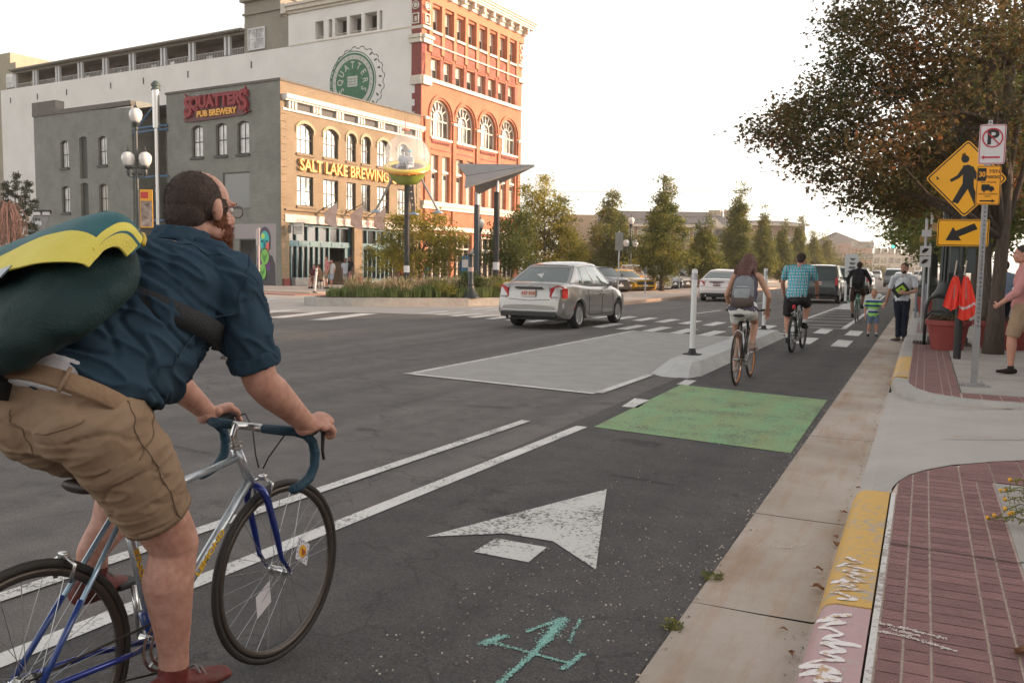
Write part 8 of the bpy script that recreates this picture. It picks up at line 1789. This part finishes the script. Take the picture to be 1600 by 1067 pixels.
def seated(label,x,y,yaw,top,bot,k=1.):
 ca,sa = cos(radians(yaw)),sin(radians(yaw));p = lambda a,b,c:(x+(a*ca-b*sa)*k,y+(a*sa+b*ca)*k,.12+c*k)
 J = dict(pelvis=p(0,0,.52),chest=p(0,.04,.86),neck=p(0,.06,1.06),head=p(0,.1,1.2),yaw=yaw,Lsh=p(-.19,.05,.99),Rsh=p(.19,.05,.99),Lel=p(-.26,.12,.72),Rel=p(.26,.12,.72),Lwr=p(-.12,.34,.66),Rwr=p(.12,.34,.66),Lhip=p(-.09,.03,.5),Rhip=p(.09,.03,.5),Lkn=p(-.12,.44,.50),Rkn=p(.14,.44,.5),Lan=p(-.12,.46,.09),Ran=p(.15,.5,.09),Ltoe=p(-.12,.62,.03),Rtoe=p(.15,.66,.03))
 return person(label,J,k,1.,SK1,top,bot,fabric('dark_loafer',(0,0,0)),M('hair_brown',(0,0,0)),.75,.9,.022,gp)
for lb,px,tp,bt,yw in (('seated person in a dark top nearest the stone step',492,fabric('tee_maroon',(.10,.03,.04)),fabric('khaki_b',(0,0,0)),200),('seated person with tan shorts facing the pub wall',501,fabric('tee_tan',(.35,.22,.14)),fabric('khaki_b',(0,0,0)),120)):
 c = Dp(px,440,47.5);seated(lb,c.x,c.y,yw,tp,bt);st = thing('stool','stool under the '+lb.replace('seated ',''),'stool',(c.x,c.y,.12),group='stools outside the pub');mb = MB();mb.lathe([(.18,.40),(.19,.43),(.17,.45)],n=14);mb.build('seat',BLK,st);
 for a in range(4):mb = MB();mb.tube([(.13*cos(a*pi/2+.8),.13*sin(a*pi/2+.8),.4),(.19*cos(a*pi/2+.8),.19*sin(a*pi/2+.8),0)],.015,5);mb.build('leg',BLK,st)
# parked bicycles by the pub
pbk = bicycle('parked_bicycle','bicycle standing in the row before the pub windows, nearest the door',(-30.4,47.2,.12),radians(80),1.0,.33,.018,(.02,.02,.02),(.3,.3,.3),(.30,.05,.04),bar='flat',seat=(.2,.92),ht=((.74,.85),(.8,.72)),stem=(.82,.98),crank=20,spokes=12,tape=(.02,.02,.02),group='bicycles parked outside the pub')
for i,lb in enumerate(('bicycle second in the row before the pub windows','bicycle third in the row before the pub windows','bicycle farthest along the row before the pub windows')):dup(pbk,(-30.2+.05*i,48.3+1.1*i,.12),radians(76+4*i),lb)
# ================================================================ the near cyclist
hx = -2.13;hy = 1.462
hb_ = bicycle('road_bicycle','silver and blue road bicycle ridden by the man with the messenger bag',(hx,hy,.01),0,1.02,.342,.013,(.03,.027,.024),(.085,.07,.06),(.46,.50,.53),(.30,.42,.52),(.012,.03,.22),'drop',(.008,.045,.075),(.31,.845),(.435,.30),((.80,.845),(.875,.70)),(.862,.912),-86,(.022,.008,.009),True,28,group='bicycles being ridden',bend=.05)
mb = MB();random.seed(6)
YL = M('decal_yellow',(.68,.42,.03),.5)
def tubetext(s,a,b,x,sz,nm):
 a,b = V3(a),V3(b);d = (b-a).normalized();mb = MB();up = V3((1,0,0)).cross(d) if 0 else d.cross(V3((1,0,0)))
 text(mb,s,sz,frame4((a+b)/2+V3((x,0,0)),d,-up if up.z < 0 else up,V3((1,0,0))),.002,.001,1.5);mb.build(nm,YL,hb_,fix=False)
tubetext('LEMOND',(0,.57,.432),(0,.75,.608),.0165,.028,'down_tube_lettering');tubetext('ROUTE',(0,.402,.437),(0,.342,.687),.0150,.024,'seat_tube_lettering')
BLF = M('fade_blue',(.015,.045,.20),.3,coat=.6)
mb = MB();mb.tube([(0,.435,.30),(0,.395,.405)],.0155,12);mb.build('seat_tube_fade',BLF,hb_,smooth=True)
mb = MB()
for s in (-1,1):mb.tube([(s*.0375,.150,.538),(s*.0553,0,.342)],.0087,8)
mb.build('seat_stay_fade',BLF,hb_,smooth=True)
fwh = [c for c in hb_.children if c.name.startswith('wheel')][1]
for k,(a,r_,rt,nm) in enumerate(((18,.125,20,'white diamond spoke card with a yellow crest'),(215,.13,-28,'plain white diamond spoke card'))):
 a = radians(a);c = V3((.012+.004*k,1.02+r_*cos(a),.342+r_*sin(a)));q = radians(rt);ax = V3((0,cos(q),sin(q)));ay = V3((0,-sin(q),cos(q)))
 mb = MB();mb.prism([(-.045,0),(0,-.068),(.045,0),(0,.068)],.0012,c,ax,ay,(1,0,0));cd = mb.build('spoke_card',M('card_white',(.66,.64,.66),.5),fwh,label=nm)
 if not k:
  mb = MB();mb.prism(ellipse(0,0,.021,.026,16),.0006,c+V3((.0014,0,0)),ax,ay,(1,0,0));mb.build('card_crest',M('crest_yellow',(.70,.38,.04),.5),fwh)
  mb = MB();mb.prism([(-.012,-.012),(.0,.016),(.014,-.01),(.004,-.018)],.0006,c+V3((.0022,0,0)),ax,ay,(1,0,0));mb.build('card_figure',M('crest_brown',(.35,.10,.03),.5),fwh)
  mb = MB()
  for i in range(14):t_ = 2*pi*i/14;mb.prism(ellipse(.030*cos(t_),.042*sin(t_),.0032,n=5),.0006,c+V3((.0014,0,0)),ax,ay,(1,0,0))
  mb.build('card_lettering',M('crest_blue',(.03,.05,.3),.5),fwh)
# ---- body
S_ = 1.0;hero = thing('person','bearded man in a navy shirt and khaki shorts riding past on the left','person',(hx,1.9,.01),group='cyclists')
R_,L_ = {},{}
pel = V3((hx,1.635,1.10));nk = V3((hx,2.045,1.555));LAT = V3((1,0,0))
R_ = dict(sh=V3((hx+.205,2.03,1.435)),el=V3((hx+.255,2.105,1.125)),wr=V3((hx+.225,2.375,.938)),hip=V3((hx+.115,1.645,1.045)),kn=V3((hx+.125,1.865,.655)),an=V3((hx+.115,1.865,.265)),toe=V3((hx+.155,2.03,.185)))
L_ = dict(sh=V3((hx-.215,2.05,1.445)),el=V3((hx-.27,2.18,1.125)),wr=V3((hx-.225,2.37,.938)),hip=V3((hx-.115,1.63,1.04)),kn=V3((hx-.14,1.99,.86)),an=V3((hx-.12,1.775,.565)),toe=V3((hx-.15,1.90,.475)))
TOR = [(pel+V3((0,-.02,-.02)),.160,.115),(pel+V3((0,.04,.06)),.180,.150),(V3((hx,1.76,1.23)),.195,.185),(V3((hx,1.87,1.335)),.205,.18),(V3((hx,1.96,1.43)),.215,.16),(V3((hx,2.02,1.49)),.185,.115),(nk,.076,.070)]
HH = headframe((hx+.010,2.112,1.662),-6,-4);HS = 1.08
SKH = M('skin_hero',(.40,.185,.13),.48,col2=(.57,.32,.24),vs=26,bump=.25,bs=420,spec=.4)
mb = MB();mb.loft([(c,a,b,LAT) for c,a,b in TOR],28);mb.cone(nk+V3((0,-.01,-.02)),HH @ V3((0,-.03,-.05)),.066,.064);head(mb,HH,HS,1.12)
for D in (R_,L_):
 mb.chain([nk.lerp(D['sh'],.35)-V3((0,0,.015)),D['sh']],[.048,.066],14)
 e,w_,s0 = D['el'],D['wr'],D['sh']
 mb.chain([s0,s0.lerp(e,.45),e,e.lerp(w_,.22),e.lerp(w_,.6),w_],[.066,.063,.054,.057,.045,.034],16)
 h0,k0,a0 = D['hip'],D['kn'],D['an'];bk = V3((0,-.022,0))
 mb.chain([h0,h0.lerp(k0,.4),h0.lerp(k0,.85),k0,k0.lerp(a0,.12)],[.105,.100,.080,.073,.066],18);mb.chain([k0.lerp(a0,.08),k0.lerp(a0,.30)+bk,k0.lerp(a0,.62)+bk*.4,a0+V3((0,0,.05)),a0],[.068,.075,.058,.045,.045],18)
vox(mb,'body',SKH,hero,.0062,5)
# hands close over the brake hoods
for s,D in ((1,R_),(-1,L_)):
 mb = MB();w_ = D['wr'];hood = V3((hx+s*.207,hy+.977,.922));f = (hood+V3((s*.022,.015,.030))-w_).normalized();b = V3((s*.35,.1,1)).normalized();b = (b-f*b.dot(f)).normalized();inn = V3((-s,0,0));inn = (inn-f*inn.dot(f)-b*inn.dot(b)).normalized()
 k0 = w_+f*.088;mb.loft([(w_-f*.03,.030,.026,inn),(w_+f*.01,.034,.024,inn),(w_+f*.055,.042,.021,inn),(k0,.043,.018,inn)],18)
 for i in range(4):
  o = k0+inn*(.018-.020*i)-f*(.004+.010*i)+b*(.003-.002*i);L = (.047,.050,.046,.038)[i]
  d1 = (f*.70-b*.62+inn*-.25).normalized();p1 = o+d1*L;d2 = (f*.10-b*.95+inn*.10).normalized();p2 = p1+d2*L*.62;d3 = (f*-.45-b*.6+inn*.62).normalized();p3 = p2+d3*L*.45
  mb.chain([o-f*.02,o,p1,p2,p3],[.0125,.0125,.0108,.0098,.0082],10)
 t0 = w_+f*.03+inn*.026;t1 = t0+(f*.6+inn*.65-b*.15).normalized()*.036;t2 = t1+(f*.75-b*.55+inn*-.05).normalized()*.032;t3 = t2+(f*.5-b*.8-inn*.3).normalized()*.024;mb.chain([t0-f*.02,t0,t1,t2,t3],[.018,.018,.0145,.0125,.0095],10)
 vox(mb,'hand',SKH,hero,.0036,4)
# shirt with rolled sleeves
NAVY = M('cloth_navy',(.018,.040,.064),.88,col2=(.030,.058,.086),vs=5,bump=.12,bs=300,spec=.2)
def shirtdisp(c):
 q = c.y*.72+c.z*.69;a = noise.noise(V3((c.x*5,q*15+3*noise.noise(V3((c.x*4,c.y*4,c.z*3))),(c.z-c.y)*4)));b = noise.noise(V3((c.x*12,c.y*12,c.z*12+4)));e = 1-abs(noise.noise(V3((c.x*6+7,q*24,(c.z-c.y)*5))))*2
 e = max(0,e)**3;g = abs(noise.noise(V3((c.x*4+2,q*13+2*c.x,(c.z-c.y)*3+9))));return .009*a+.003*b+.012*e-.011*max(0,.12-g)*8
mb = MB();st = [(pel+V3((0,.045,.02)),.212,.195),(TOR[1][0]+V3((0,.02,.02)),.212,.195),(TOR[2][0]+V3((0,.015,-.005)),.218,.212),(TOR[3][0],.225,.205),(TOR[4][0],.238,.182),(TOR[5][0],.205,.135),(nk+V3((0,-.012,-.02)),.105,.098),(nk+V3((0,-.0,.022)),.088,.084)]
mb.loft([(c,a,b,LAT) for c,a,b in st],32,round0=False,round1=False)
for D in (R_,L_):
 a,b = D['sh'],D['sh'].lerp(D['el'],.80);mb.chain([nk.lerp(D['sh'],.35)+V3((0,-.005,0)),D['sh']],[.072,.088],16)
 sv = (b-a).orthogonal();mb.loft([(a,.088,.088,sv),(a.lerp(b,.5),.082,.082,sv),(b,.073,.076,sv)],20,round1=False)
vox(mb,'shirt',NAVY,hero,.0065,3,shirtdisp)
for D in (R_,L_):
 mb = MB();d = (D['el']-D['sh']);a,b = D['sh']+d*.70,D['sh']+d*.87;sv = d.orthogonal();mb.loft([(a,.078,.080,sv),(a.lerp(b,.15),.083,.084,sv),(a.lerp(b,.85),.080,.081,sv),(b,.072,.072,sv)],24,round0=False,round1=False)
 vox(mb,'rolled_cuff',NAVY,hero,.006,2,folds(.005,(30,30,14)))
mb = MB();mb.loft([(nk+V3((0,-.014,-.005)),.100,.096,LAT),(nk+V3((0,-.004,.042)),.086,.080,LAT)],24,round0=False,round1=False);vox(mb,'collar',NAVY,hero,.005,1,folds(.004,(25,25,20)))
mb = MB();mb.loft([(pel+V3((0,-.045,.01)),.155,.140,LAT),(pel+V3((0,.0,.09)),.160,.160,LAT)],28,round0=False,round1=False);vox(mb,'undershirt',fabric('undershirt_white',(.62,.62,.66),.03),hero,.007,2)
# khaki shorts
KH = M('cloth_khaki',(.245,.165,.105),.92,col2=(.30,.21,.14),vs=6,bump=.12,bs=320,spec=.15)
def khdisp(c):q = c.z-c.y*.35;return .007*noise.noise(V3((c.x*6,c.y*7,q*16)))+.003*noise.noise(V3((c.x*16,c.y*16,c.z*14+2)))+.005*max(0,1-2.4*abs(noise.noise(V3((c.x*5,c.y*8+5,q*22)))))**2-.005*max(0,.10-abs(noise.noise(V3((c.x*6+9,c.y*8,q*14)))))*10
mb = MB();mb.loft([(pel+V3((0,-.06,-.055)),.150,.100,LAT),(pel+V3((0,-.03,-.022)),.192,.152,LAT),(pel+V3((0,.015,.025)),.200,.170,LAT)],28,round1=False)
for s,D in ((1,R_),(-1,L_)):
 a,b = D['hip'],D['hip'].lerp(D['kn'],.76);d = (b-a);sv = V3((1,0,0));mb.loft([(a+V3((0,-.02,.01)),.118,.135,sv),(a.lerp(b,.35),.112,.132,sv),(a.lerp(b,.7),.103,.118,sv),(b,.092,.104,sv)],24,round1=False)
 mb.ball(pel+V3((s*.080,-.085,-.040)),(.098,.085,.105),16)
vox(mb,'shorts',KH,hero,.0068,3,khdisp)
KHB = M('belt_tan',(.27,.17,.10),.8,var=.1,vs=12,bump=.3,bs=80)
mb = MB();q0 = pel+V3((0,-.024,-.006));q1 = pel+V3((0,.002,.034));
vs_o = [];mb.loft([(q0,.210,.180,LAT),(q0.lerp(q1,.1),.213,.183,LAT),(q0.lerp(q1,.9),.213,.183,LAT),(q1,.208,.178,LAT)],36,round0=False,round1=False);mb.build('belt',KHB,hero,world=True,smooth=True)
mb = MB()
for a in (20,75,130,200,250,310):
 t_ = radians(a);axn = (q1-q0).normalized();u_ = LAT*cos(t_)*.217+axn.cross(LAT)*sin(t_)*.187;mb.tube([q0-axn*.012+u_,q0+axn*.02+u_*1.01,q1+axn*.01+u_],.006,5)
mb.build('belt_loop',KH,hero,world=True,smooth=True)
mb = MB();
for s,D in ((1,R_),(-1,L_)):
 b = D['hip'].lerp(D['kn'],.745);d = (D['kn']-D['hip']).normalized();mb.loft([(b-d*.024,.097,.109,LAT),(b,.0955,.1075,LAT)],28,round0=False,round1=False)
mb.v = mb.v;mb.build('hem',KH,hero,world=True,smooth=True)
mb = MB();c = pel+V3((.168,-.065,-.045));mb.tube([c+V3((0,.05,.0)),c+V3((.004,0,-.01)),c+V3((-.01,-.05,-.018))],.003,5);mb.ball(c+V3((.006,.0,-.016)),.007,8);mb.build('pocket_trim',M('khaki_dark',(.10,.07,.045),.9),hero,world=True)
# shoes
RSH = M('shoe_red',(.16,.015,.015),.6,col2=(.10,.03,.02),vs=20,bump=.3,bs=50)
for D in (R_,L_):
 mb = MB();shoe(mb,D['an']+V3((0,0,-.0)),D['toe'],1.08);o = vox(mb,'shoe',RSH,hero,.005,3)
 f = (D['toe']-D['an']);f.z = 0;f.normalize();mb = MB()
 for k in range(4):c = D['an'].lerp(D['toe'],.42+.12*k)+V3((0,0,.0-.004*k));s_ = V3((-f.y,f.x,0));mb.tube([c-s_*.03+V3((0,0,-.004)),c+V3((0,0,.013)),c+s_*.03+V3((0,0,-.004))],.0035,5)
 mb.build('lace',M('lace_grey',(.25,.22,.2),.8),o,world=True)
# hair, beard, glasses
HR = M('hair_cropped',(.050,.032,.024),.85,col2=(.085,.056,.043),vs=30,bump=.5,bs=260)
mb = MB();mb.ball((0,-.024,.029),(.0815,.0880,.0850),24);mb.ball((0,-.055,-.012),(.070,.055,.065),20)
for q in (-1,1):mb.ball((q*.063,.016,.012),(.0165,.026,.030),12)
mb.xf(HH @ Matrix.Scale(HS,4));vox(mb,'hair',HR,hero,.0045,3,folds(.0006,(220,220,220)))
BRD = M('beard_red',(.16,.05,.022),.85,col2=(.26,.09,.04),vs=50,bump=.8,bs=200)
mb = MB();mb.ball((0,.058,-.092),(.047,.046,.046),18);mb.ball((0,.082,-.062),(.034,.020,.028),14);mb.ball((0,.062,-.125),(.032,.030,.032),12)
for q in (-1,1):mb.ball((q*.050,.030,-.066),(.026,.042,.042),14);mb.ball((q*.064,.018,-.035),(.014,.024,.040),12)
mb.ball((0,.098,-.040),(.028,.012,.010),10)
mb.xf(HH @ Matrix.Scale(HS,4));vox(mb,'beard',BRD,hero,.0045,2,folds(.004,(110,110,60)))
eyes(hero,HH,HS)
mb = MB();G4 = HH @ Matrix.Scale(HS,4)
for q in (-1,1):
 mb.tube([G4 @ V3((q*.034+.026*cos(a),.108-abs(cos(a)*.004),.010+.018*sin(a))) for a in [2*pi*i/20 for i in range(20)]],.0016,6,closed=True)
 mb.tube([G4 @ V3(p) for p in ((q*.060,.104,.016),(q*.080,.075,.017),(q*.087,.02,.014),(q*.086,-.012,.006),(q*.084,-.024,-.012))],.0022,6)
mb.tube([G4 @ V3((-.009,.110,.014)),G4 @ V3((0,.114,.017)),G4 @ V3((.009,.110,.014))],.0016,6);gl = mb.build('glasses',M('glasses_frame',(.10,.05,.04),.3,metal=.6),hero,world=True,smooth=True)
mb = MB()
for q in (-1,1):mb.add([G4 @ V3((q*.034+.025*cos(a),.108,.010+.017*sin(a))) for a in [2*pi*i/20 for i in range(20)]]+[G4 @ V3((q*.034+.025*cos(a),.1092,.010+.017*sin(a))) for a in [2*pi*i/20 for i in range(20)]],[tuple(range(20)),tuple(range(20,40))[::-1]]+[(i,(i+1) % 20,20+(i+1) % 20,20+i) for i in range(20)])
mb.build('lens',M('lens_clear',(.8,.85,.9),.05,alpha=.18,spec=1.),gl,world=True)
# ---- messenger bag
bag = thing('messenger_bag','dark green messenger bag with a teal flap and yellow trim on the rider\'s back','bag',(hx,1.65,1.35))
SP = V3((0,.735,.678));NB = V3((0,-.678,.735));CB = V3((hx-.03,1.625,1.325))+NB*.105
TEALB = M('bag_teal',(.002,.070,.082),.6,col2=(.004,.095,.108),vs=4,bump=.3,bs=180);DKG = M('bag_dark_green',(.001,.020,.019),.75,var=.2,vs=5,bump=.3,bs=120);YLB = M('bag_yellow',(.60,.50,.06),.65,col2=(.68,.58,.10),vs=8,bump=.25,bs=150);REFL = M('bag_reflective',(.28,.32,.36),.4,metal=.3)
def bp_(x,s,n):return CB+V3((x,0,.26*x-.01))+SP*s+NB*n
mb = MB();mb.loft([(bp_(-.31,0,-.02),.19,.075,SP),(bp_(-.24,0,0),.23,.088,SP),(bp_(-.05,-.005,-.005),.245,.094,SP),(bp_(.10,-.01,-.01),.235,.088,SP),(bp_(.20,-.03,-.025),.195,.072,SP),(bp_(.26,-.05,-.05),.13,.04,SP)],32,pw=2.6)
vox(mb,'bag_body',DKG,bag,.008,3,folds(.010,(9,9,9),2.))
def flapgrid(u0,u1,v0,v1,nu,nv,off=.0):
 rows = []
 for i in range(nu+1):
  u = u0+(u1-u0)*i/nu;x = -.33+.60*min(u,1.0);row = [];sh = 1-.05*(1-u)**4 if u < .5 else 1-.42*((u-.5)/.5)**4;shn = 1-.42*(max(0,u-.5)/.5)**3
  ov = max(0,u-1)
  for j in range(nv+1):
   v = v0+(v1-v0)*j/nv;v = v-(.09*sin(pi*.5*max(0,min(1,(u-.12)/.5))) if (v0 > .3 or j == nv) else .09*(j/nv)*sin(pi*.5*max(0,min(1,(u-.12)/.5))));a = radians(-18+186*v)
   ca,sa = cos(a),sin(a);p = 3.0;rr = (abs(ca)**p+abs(sa)**p)**(-1/p)
   s_,n_ = (.268+off)*sh*ca*rr-.03*max(0,u-.5),(.118+off)*shn*sa*rr
   wv = .006*noise.noise(V3((x*5,v*4,1.5)))+.002*noise.noise(V3((x*16,v*13,5)))
   k = 1-ov*1.5;row.append(bp_(x+ov*.05,s_*k,n_*k+wv*(1 if k > .9 else .5)))
  rows.append(row)
 return rows
def solid(mb,rows,th=.006):
 nr,nc = len(rows),len(rows[0]);c = bp_(0,0,0);inn = [[p-(p-c).normalized()*th for p in r] for r in rows];mb.grid(rows);mb.grid(inn,flip=True)
 edge = [(0,j) for j in range(nc)]+[(i,nc-1) for i in range(1,nr)]+[(nr-1,j) for j in range(nc-2,-1,-1)]+[(i,0) for i in range(nr-2,0,-1)]
 for a,b in zip(edge,edge[1:]+edge[:1]):mb.add([rows[a[0]][a[1]],rows[b[0]][b[1]],inn[b[0]][b[1]],inn[a[0]][a[1]]],[(0,1,2,3)])
mb = MB();solid(mb,flapgrid(-.04,1.04,0,.56,30,26));fl_ = mb.build('flap',TEALB,bag,world=True,smooth=True)
mb = MB();solid(mb,flapgrid(-.02,1.05,.55,.70,30,8,.003));mb.build('yellow_band',YLB,bag,world=True,smooth=True)
mb = MB();solid(mb,flapgrid(-.02,.62,.685,.735,26,4,.006));mb.build('reflective_strip',REFL,bag,world=True,smooth=True)
mb = MB();solid(mb,flapgrid(.965,1.05,.03,.60,5,26,.003));mb.build('yellow_band',YLB,bag,world=True,smooth=True)
mb = MB();mb.tube([r[0] for r in flapgrid(-.04,1.0,.0,.1,20,1,.004)],.007,6);mb.tube(flapgrid(-.05,-.04,.0,.85,1,20,.006)[0],.011,6);mb.build('piping',M('piping_yellow',(.50,.36,.03),.6),bag,world=True,smooth=True)
# strap round the chest and the loose strap end
def ribbon(mb,pts,nrm,w_,th=.005):
 rows = []
 P_ = [V3(p) for p in pts]
 for i,p in enumerate(P_):
  t_ = (P_[min(i+1,len(P_)-1)]-P_[max(i-1,0)]).normalized();n_ = V3(nrm[i] if isinstance(nrm,list) else nrm).normalized();s_ = t_.cross(n_).normalized()*w_/2;n_ = n_*th;rows.append([p-s_-n_,p+s_-n_,p+s_+n_,p-s_+n_,p-s_-n_])
 mb.grid(rows);mb.add(rows[0][:4],[(0,1,2,3)]);mb.add(rows[-1][:4],[(3,2,1,0)])
BKS = M('strap_webbing',(.010,.010,.012),.7,bump=.4,bs=200)
mb = MB();pts = [];nr = []
ctr = V3((hx,1.905,1.345));ax = V3((.16,.40,.90)).normalized();e1 = V3((1,0,0));e1 = (e1-ax*e1.dot(ax)).normalized();e2 = ax.cross(e1)
for i in range(15):a = radians(-100+168*i/14);d = e1*cos(a)*.243+e2*sin(a)*.220;pts.append(ctr+d);nr.append(d.normalized())
ribbon(mb,pts,nr,.066);mb.build('strap',BKS,bag,world=True,smooth=True)
mb = MB();c = pts[11];mb.tube([c+V3((.02,.02,0)),c+V3((.035,.06,-.03)),c+V3((.02,.05,-.07)),c+V3((-.01,.0,-.06))],.005,6);mb.build('strap_ring',M('ring_pale',(.35,.33,.3),.4,metal=.5),bag,world=True,smooth=True)
mb = MB();q = [bp_(-.02,-.22,.05),bp_(.0,-.27,.07),bp_(.0,-.29,.02)];e0 = Q(8,560,hx-.05);ribbon(mb,[bp_(.02,-.20,.10),e0,Q(6,590,hx-.05),Q(-2,625,hx-.06)],V3((1,-.3,0)),.045);mb.build('loose_strap',BKS,bag,world=True,smooth=True)
wt_ = thing('wristwatch','small gold watch on the rider\'s far wrist side','watch',R_['wr']) if 0 else None
# ---- stitched seams that follow the cloth, and short hair
from mathutils.bvhtree import BVHTree
def bvh(o):
 m = world_of(o);return BVHTree.FromPolygons([m @ v.co for v in o.data.vertices],[tuple(p.vertices) for p in o.data.polygons])
def kid(root,n_):return [c for c in root.children if c.name.split('.')[0] == n_]
def seam(o,pts,r,mat,root,nm='seam',n_=40,lift=.0005):
 t_ = bvh(o);P_ = [V3(p) for p in pts];out = []
 for i in range(n_+1):
  f = i/n_*(len(P_)-1);k = min(int(f),len(P_)-2);h = t_.find_nearest(P_[k].lerp(P_[k+1],f-k))
  if h[0] is not None:out.append(h[0]+h[1]*lift)
 mb = MB();mb.tube(out,r,5);mb.build(nm,mat,root,world=True,smooth=True)
sh_ = kid(hero,'shorts')[0];st_ = kid(hero,'shirt')[0];KD = M('khaki_seam',(.19,.13,.082),.95);ND = M('navy_seam',(.011,.030,.050),.95)
h0,k0 = R_['hip'],R_['kn'];seam(sh_,[pel+V3((.22,0,.03)),h0+V3((.16,0,0)),h0.lerp(k0,.4)+V3((.16,0,0)),h0.lerp(k0,.76)+V3((.15,0,0))],.0022,KD,hero)
seam(sh_,[pel+V3((0,-.22,.02)),pel+V3((0,-.24,-.06)),pel+V3((0,-.18,-.16))],.0022,KD,hero);seam(sh_,[pel+V3((.17,-.10,-.02)),pel+V3((.13,-.19,-.05)),pel+V3((.06,-.22,-.05))],.0026,KD,hero,'pocket_welt')
seam(sh_,[pel+V3((.20,.13,.0)),pel+V3((.22,.08,-.08)),pel+V3((.22,.02,-.14))],.0026,KD,hero,'pocket_edge')
seam(st_,[V3((hx+.26,1.99,1.52)),V3((hx+.12,1.90,1.58)),V3((hx,1.87,1.60)),V3((hx-.12,1.90,1.58)),V3((hx-.26,1.99,1.52))],.002,ND,hero);seam(st_,[V3((hx+.20,2.10,1.56)),V3((hx+.30,2.02,1.48)),V3((hx+.30,1.95,1.38))],.002,ND,hero);seam(st_,[V3((hx+.34,1.93,1.34)),V3((hx+.34,1.78,1.22)),V3((hx+.30,1.70,1.14))],.002,ND,hero)
def strands(o,mat,root,n_,ln,wd,seed,back,nm):
 rg = random.Random(seed);m = world_of(o);vs = [m @ v.co for v in o.data.vertices];ps = list(o.data.polygons);mb = MB()
 for _ in range(n_):
  p = ps[rg.randrange(len(ps))];q = [vs[i] for i in p.vertices];a,b = rg.random(),rg.random();c = q[0].lerp(q[1],a).lerp(q[-1].lerp(q[2],a),b);nn = (q[1]-q[0]).cross(q[2]-q[0]).normalized()
  d = (nn*.55+V3(back)*.6+V3((rg.gauss(0,.25),rg.gauss(0,.25),rg.gauss(0,.25)))).normalized();s_ = d.cross(nn)
  if s_.length < .05:continue
  s_.normalize();L_ = ln*rg.uniform(.5,1.2);mb.add([c-s_*wd,c+s_*wd,c+d*L_],[(0,1,2)])
 mb.build(nm,mat,root,world=True,fix=False)
strands(kid(hero,'hair')[0],HR,hero,9000,.009,.0006,3,(0,-.5,-.6),'hair_strands');strands(kid(hero,'beard')[0],BRD,hero,5000,.016,.0007,4,(.1,.2,-.8),'beard_strands')
# ================================================================ evening haze between the near street and the far blocks
mb = MB();mb.box((-20,190,27.5),(760,620,59));hz = mb.build('haze',M('haze_air',(.5,.5,.5)));m = hz.data.materials[0];n = m.node_tree;n.nodes.remove(n.nodes['Principled BSDF'])
pv = n.nodes.new('ShaderNodeVolumePrincipled');pv.inputs['Color'].default_value = (1,.90,.78,1);pv.inputs['Density'].default_value = .00062;pv.inputs['Anisotropy'].default_value = .45
n.links.new(pv.outputs[0],n.nodes['Material Output'].inputs['Volume']);tag(hz,'warm evening haze filling the street','haze',kind='stuff')
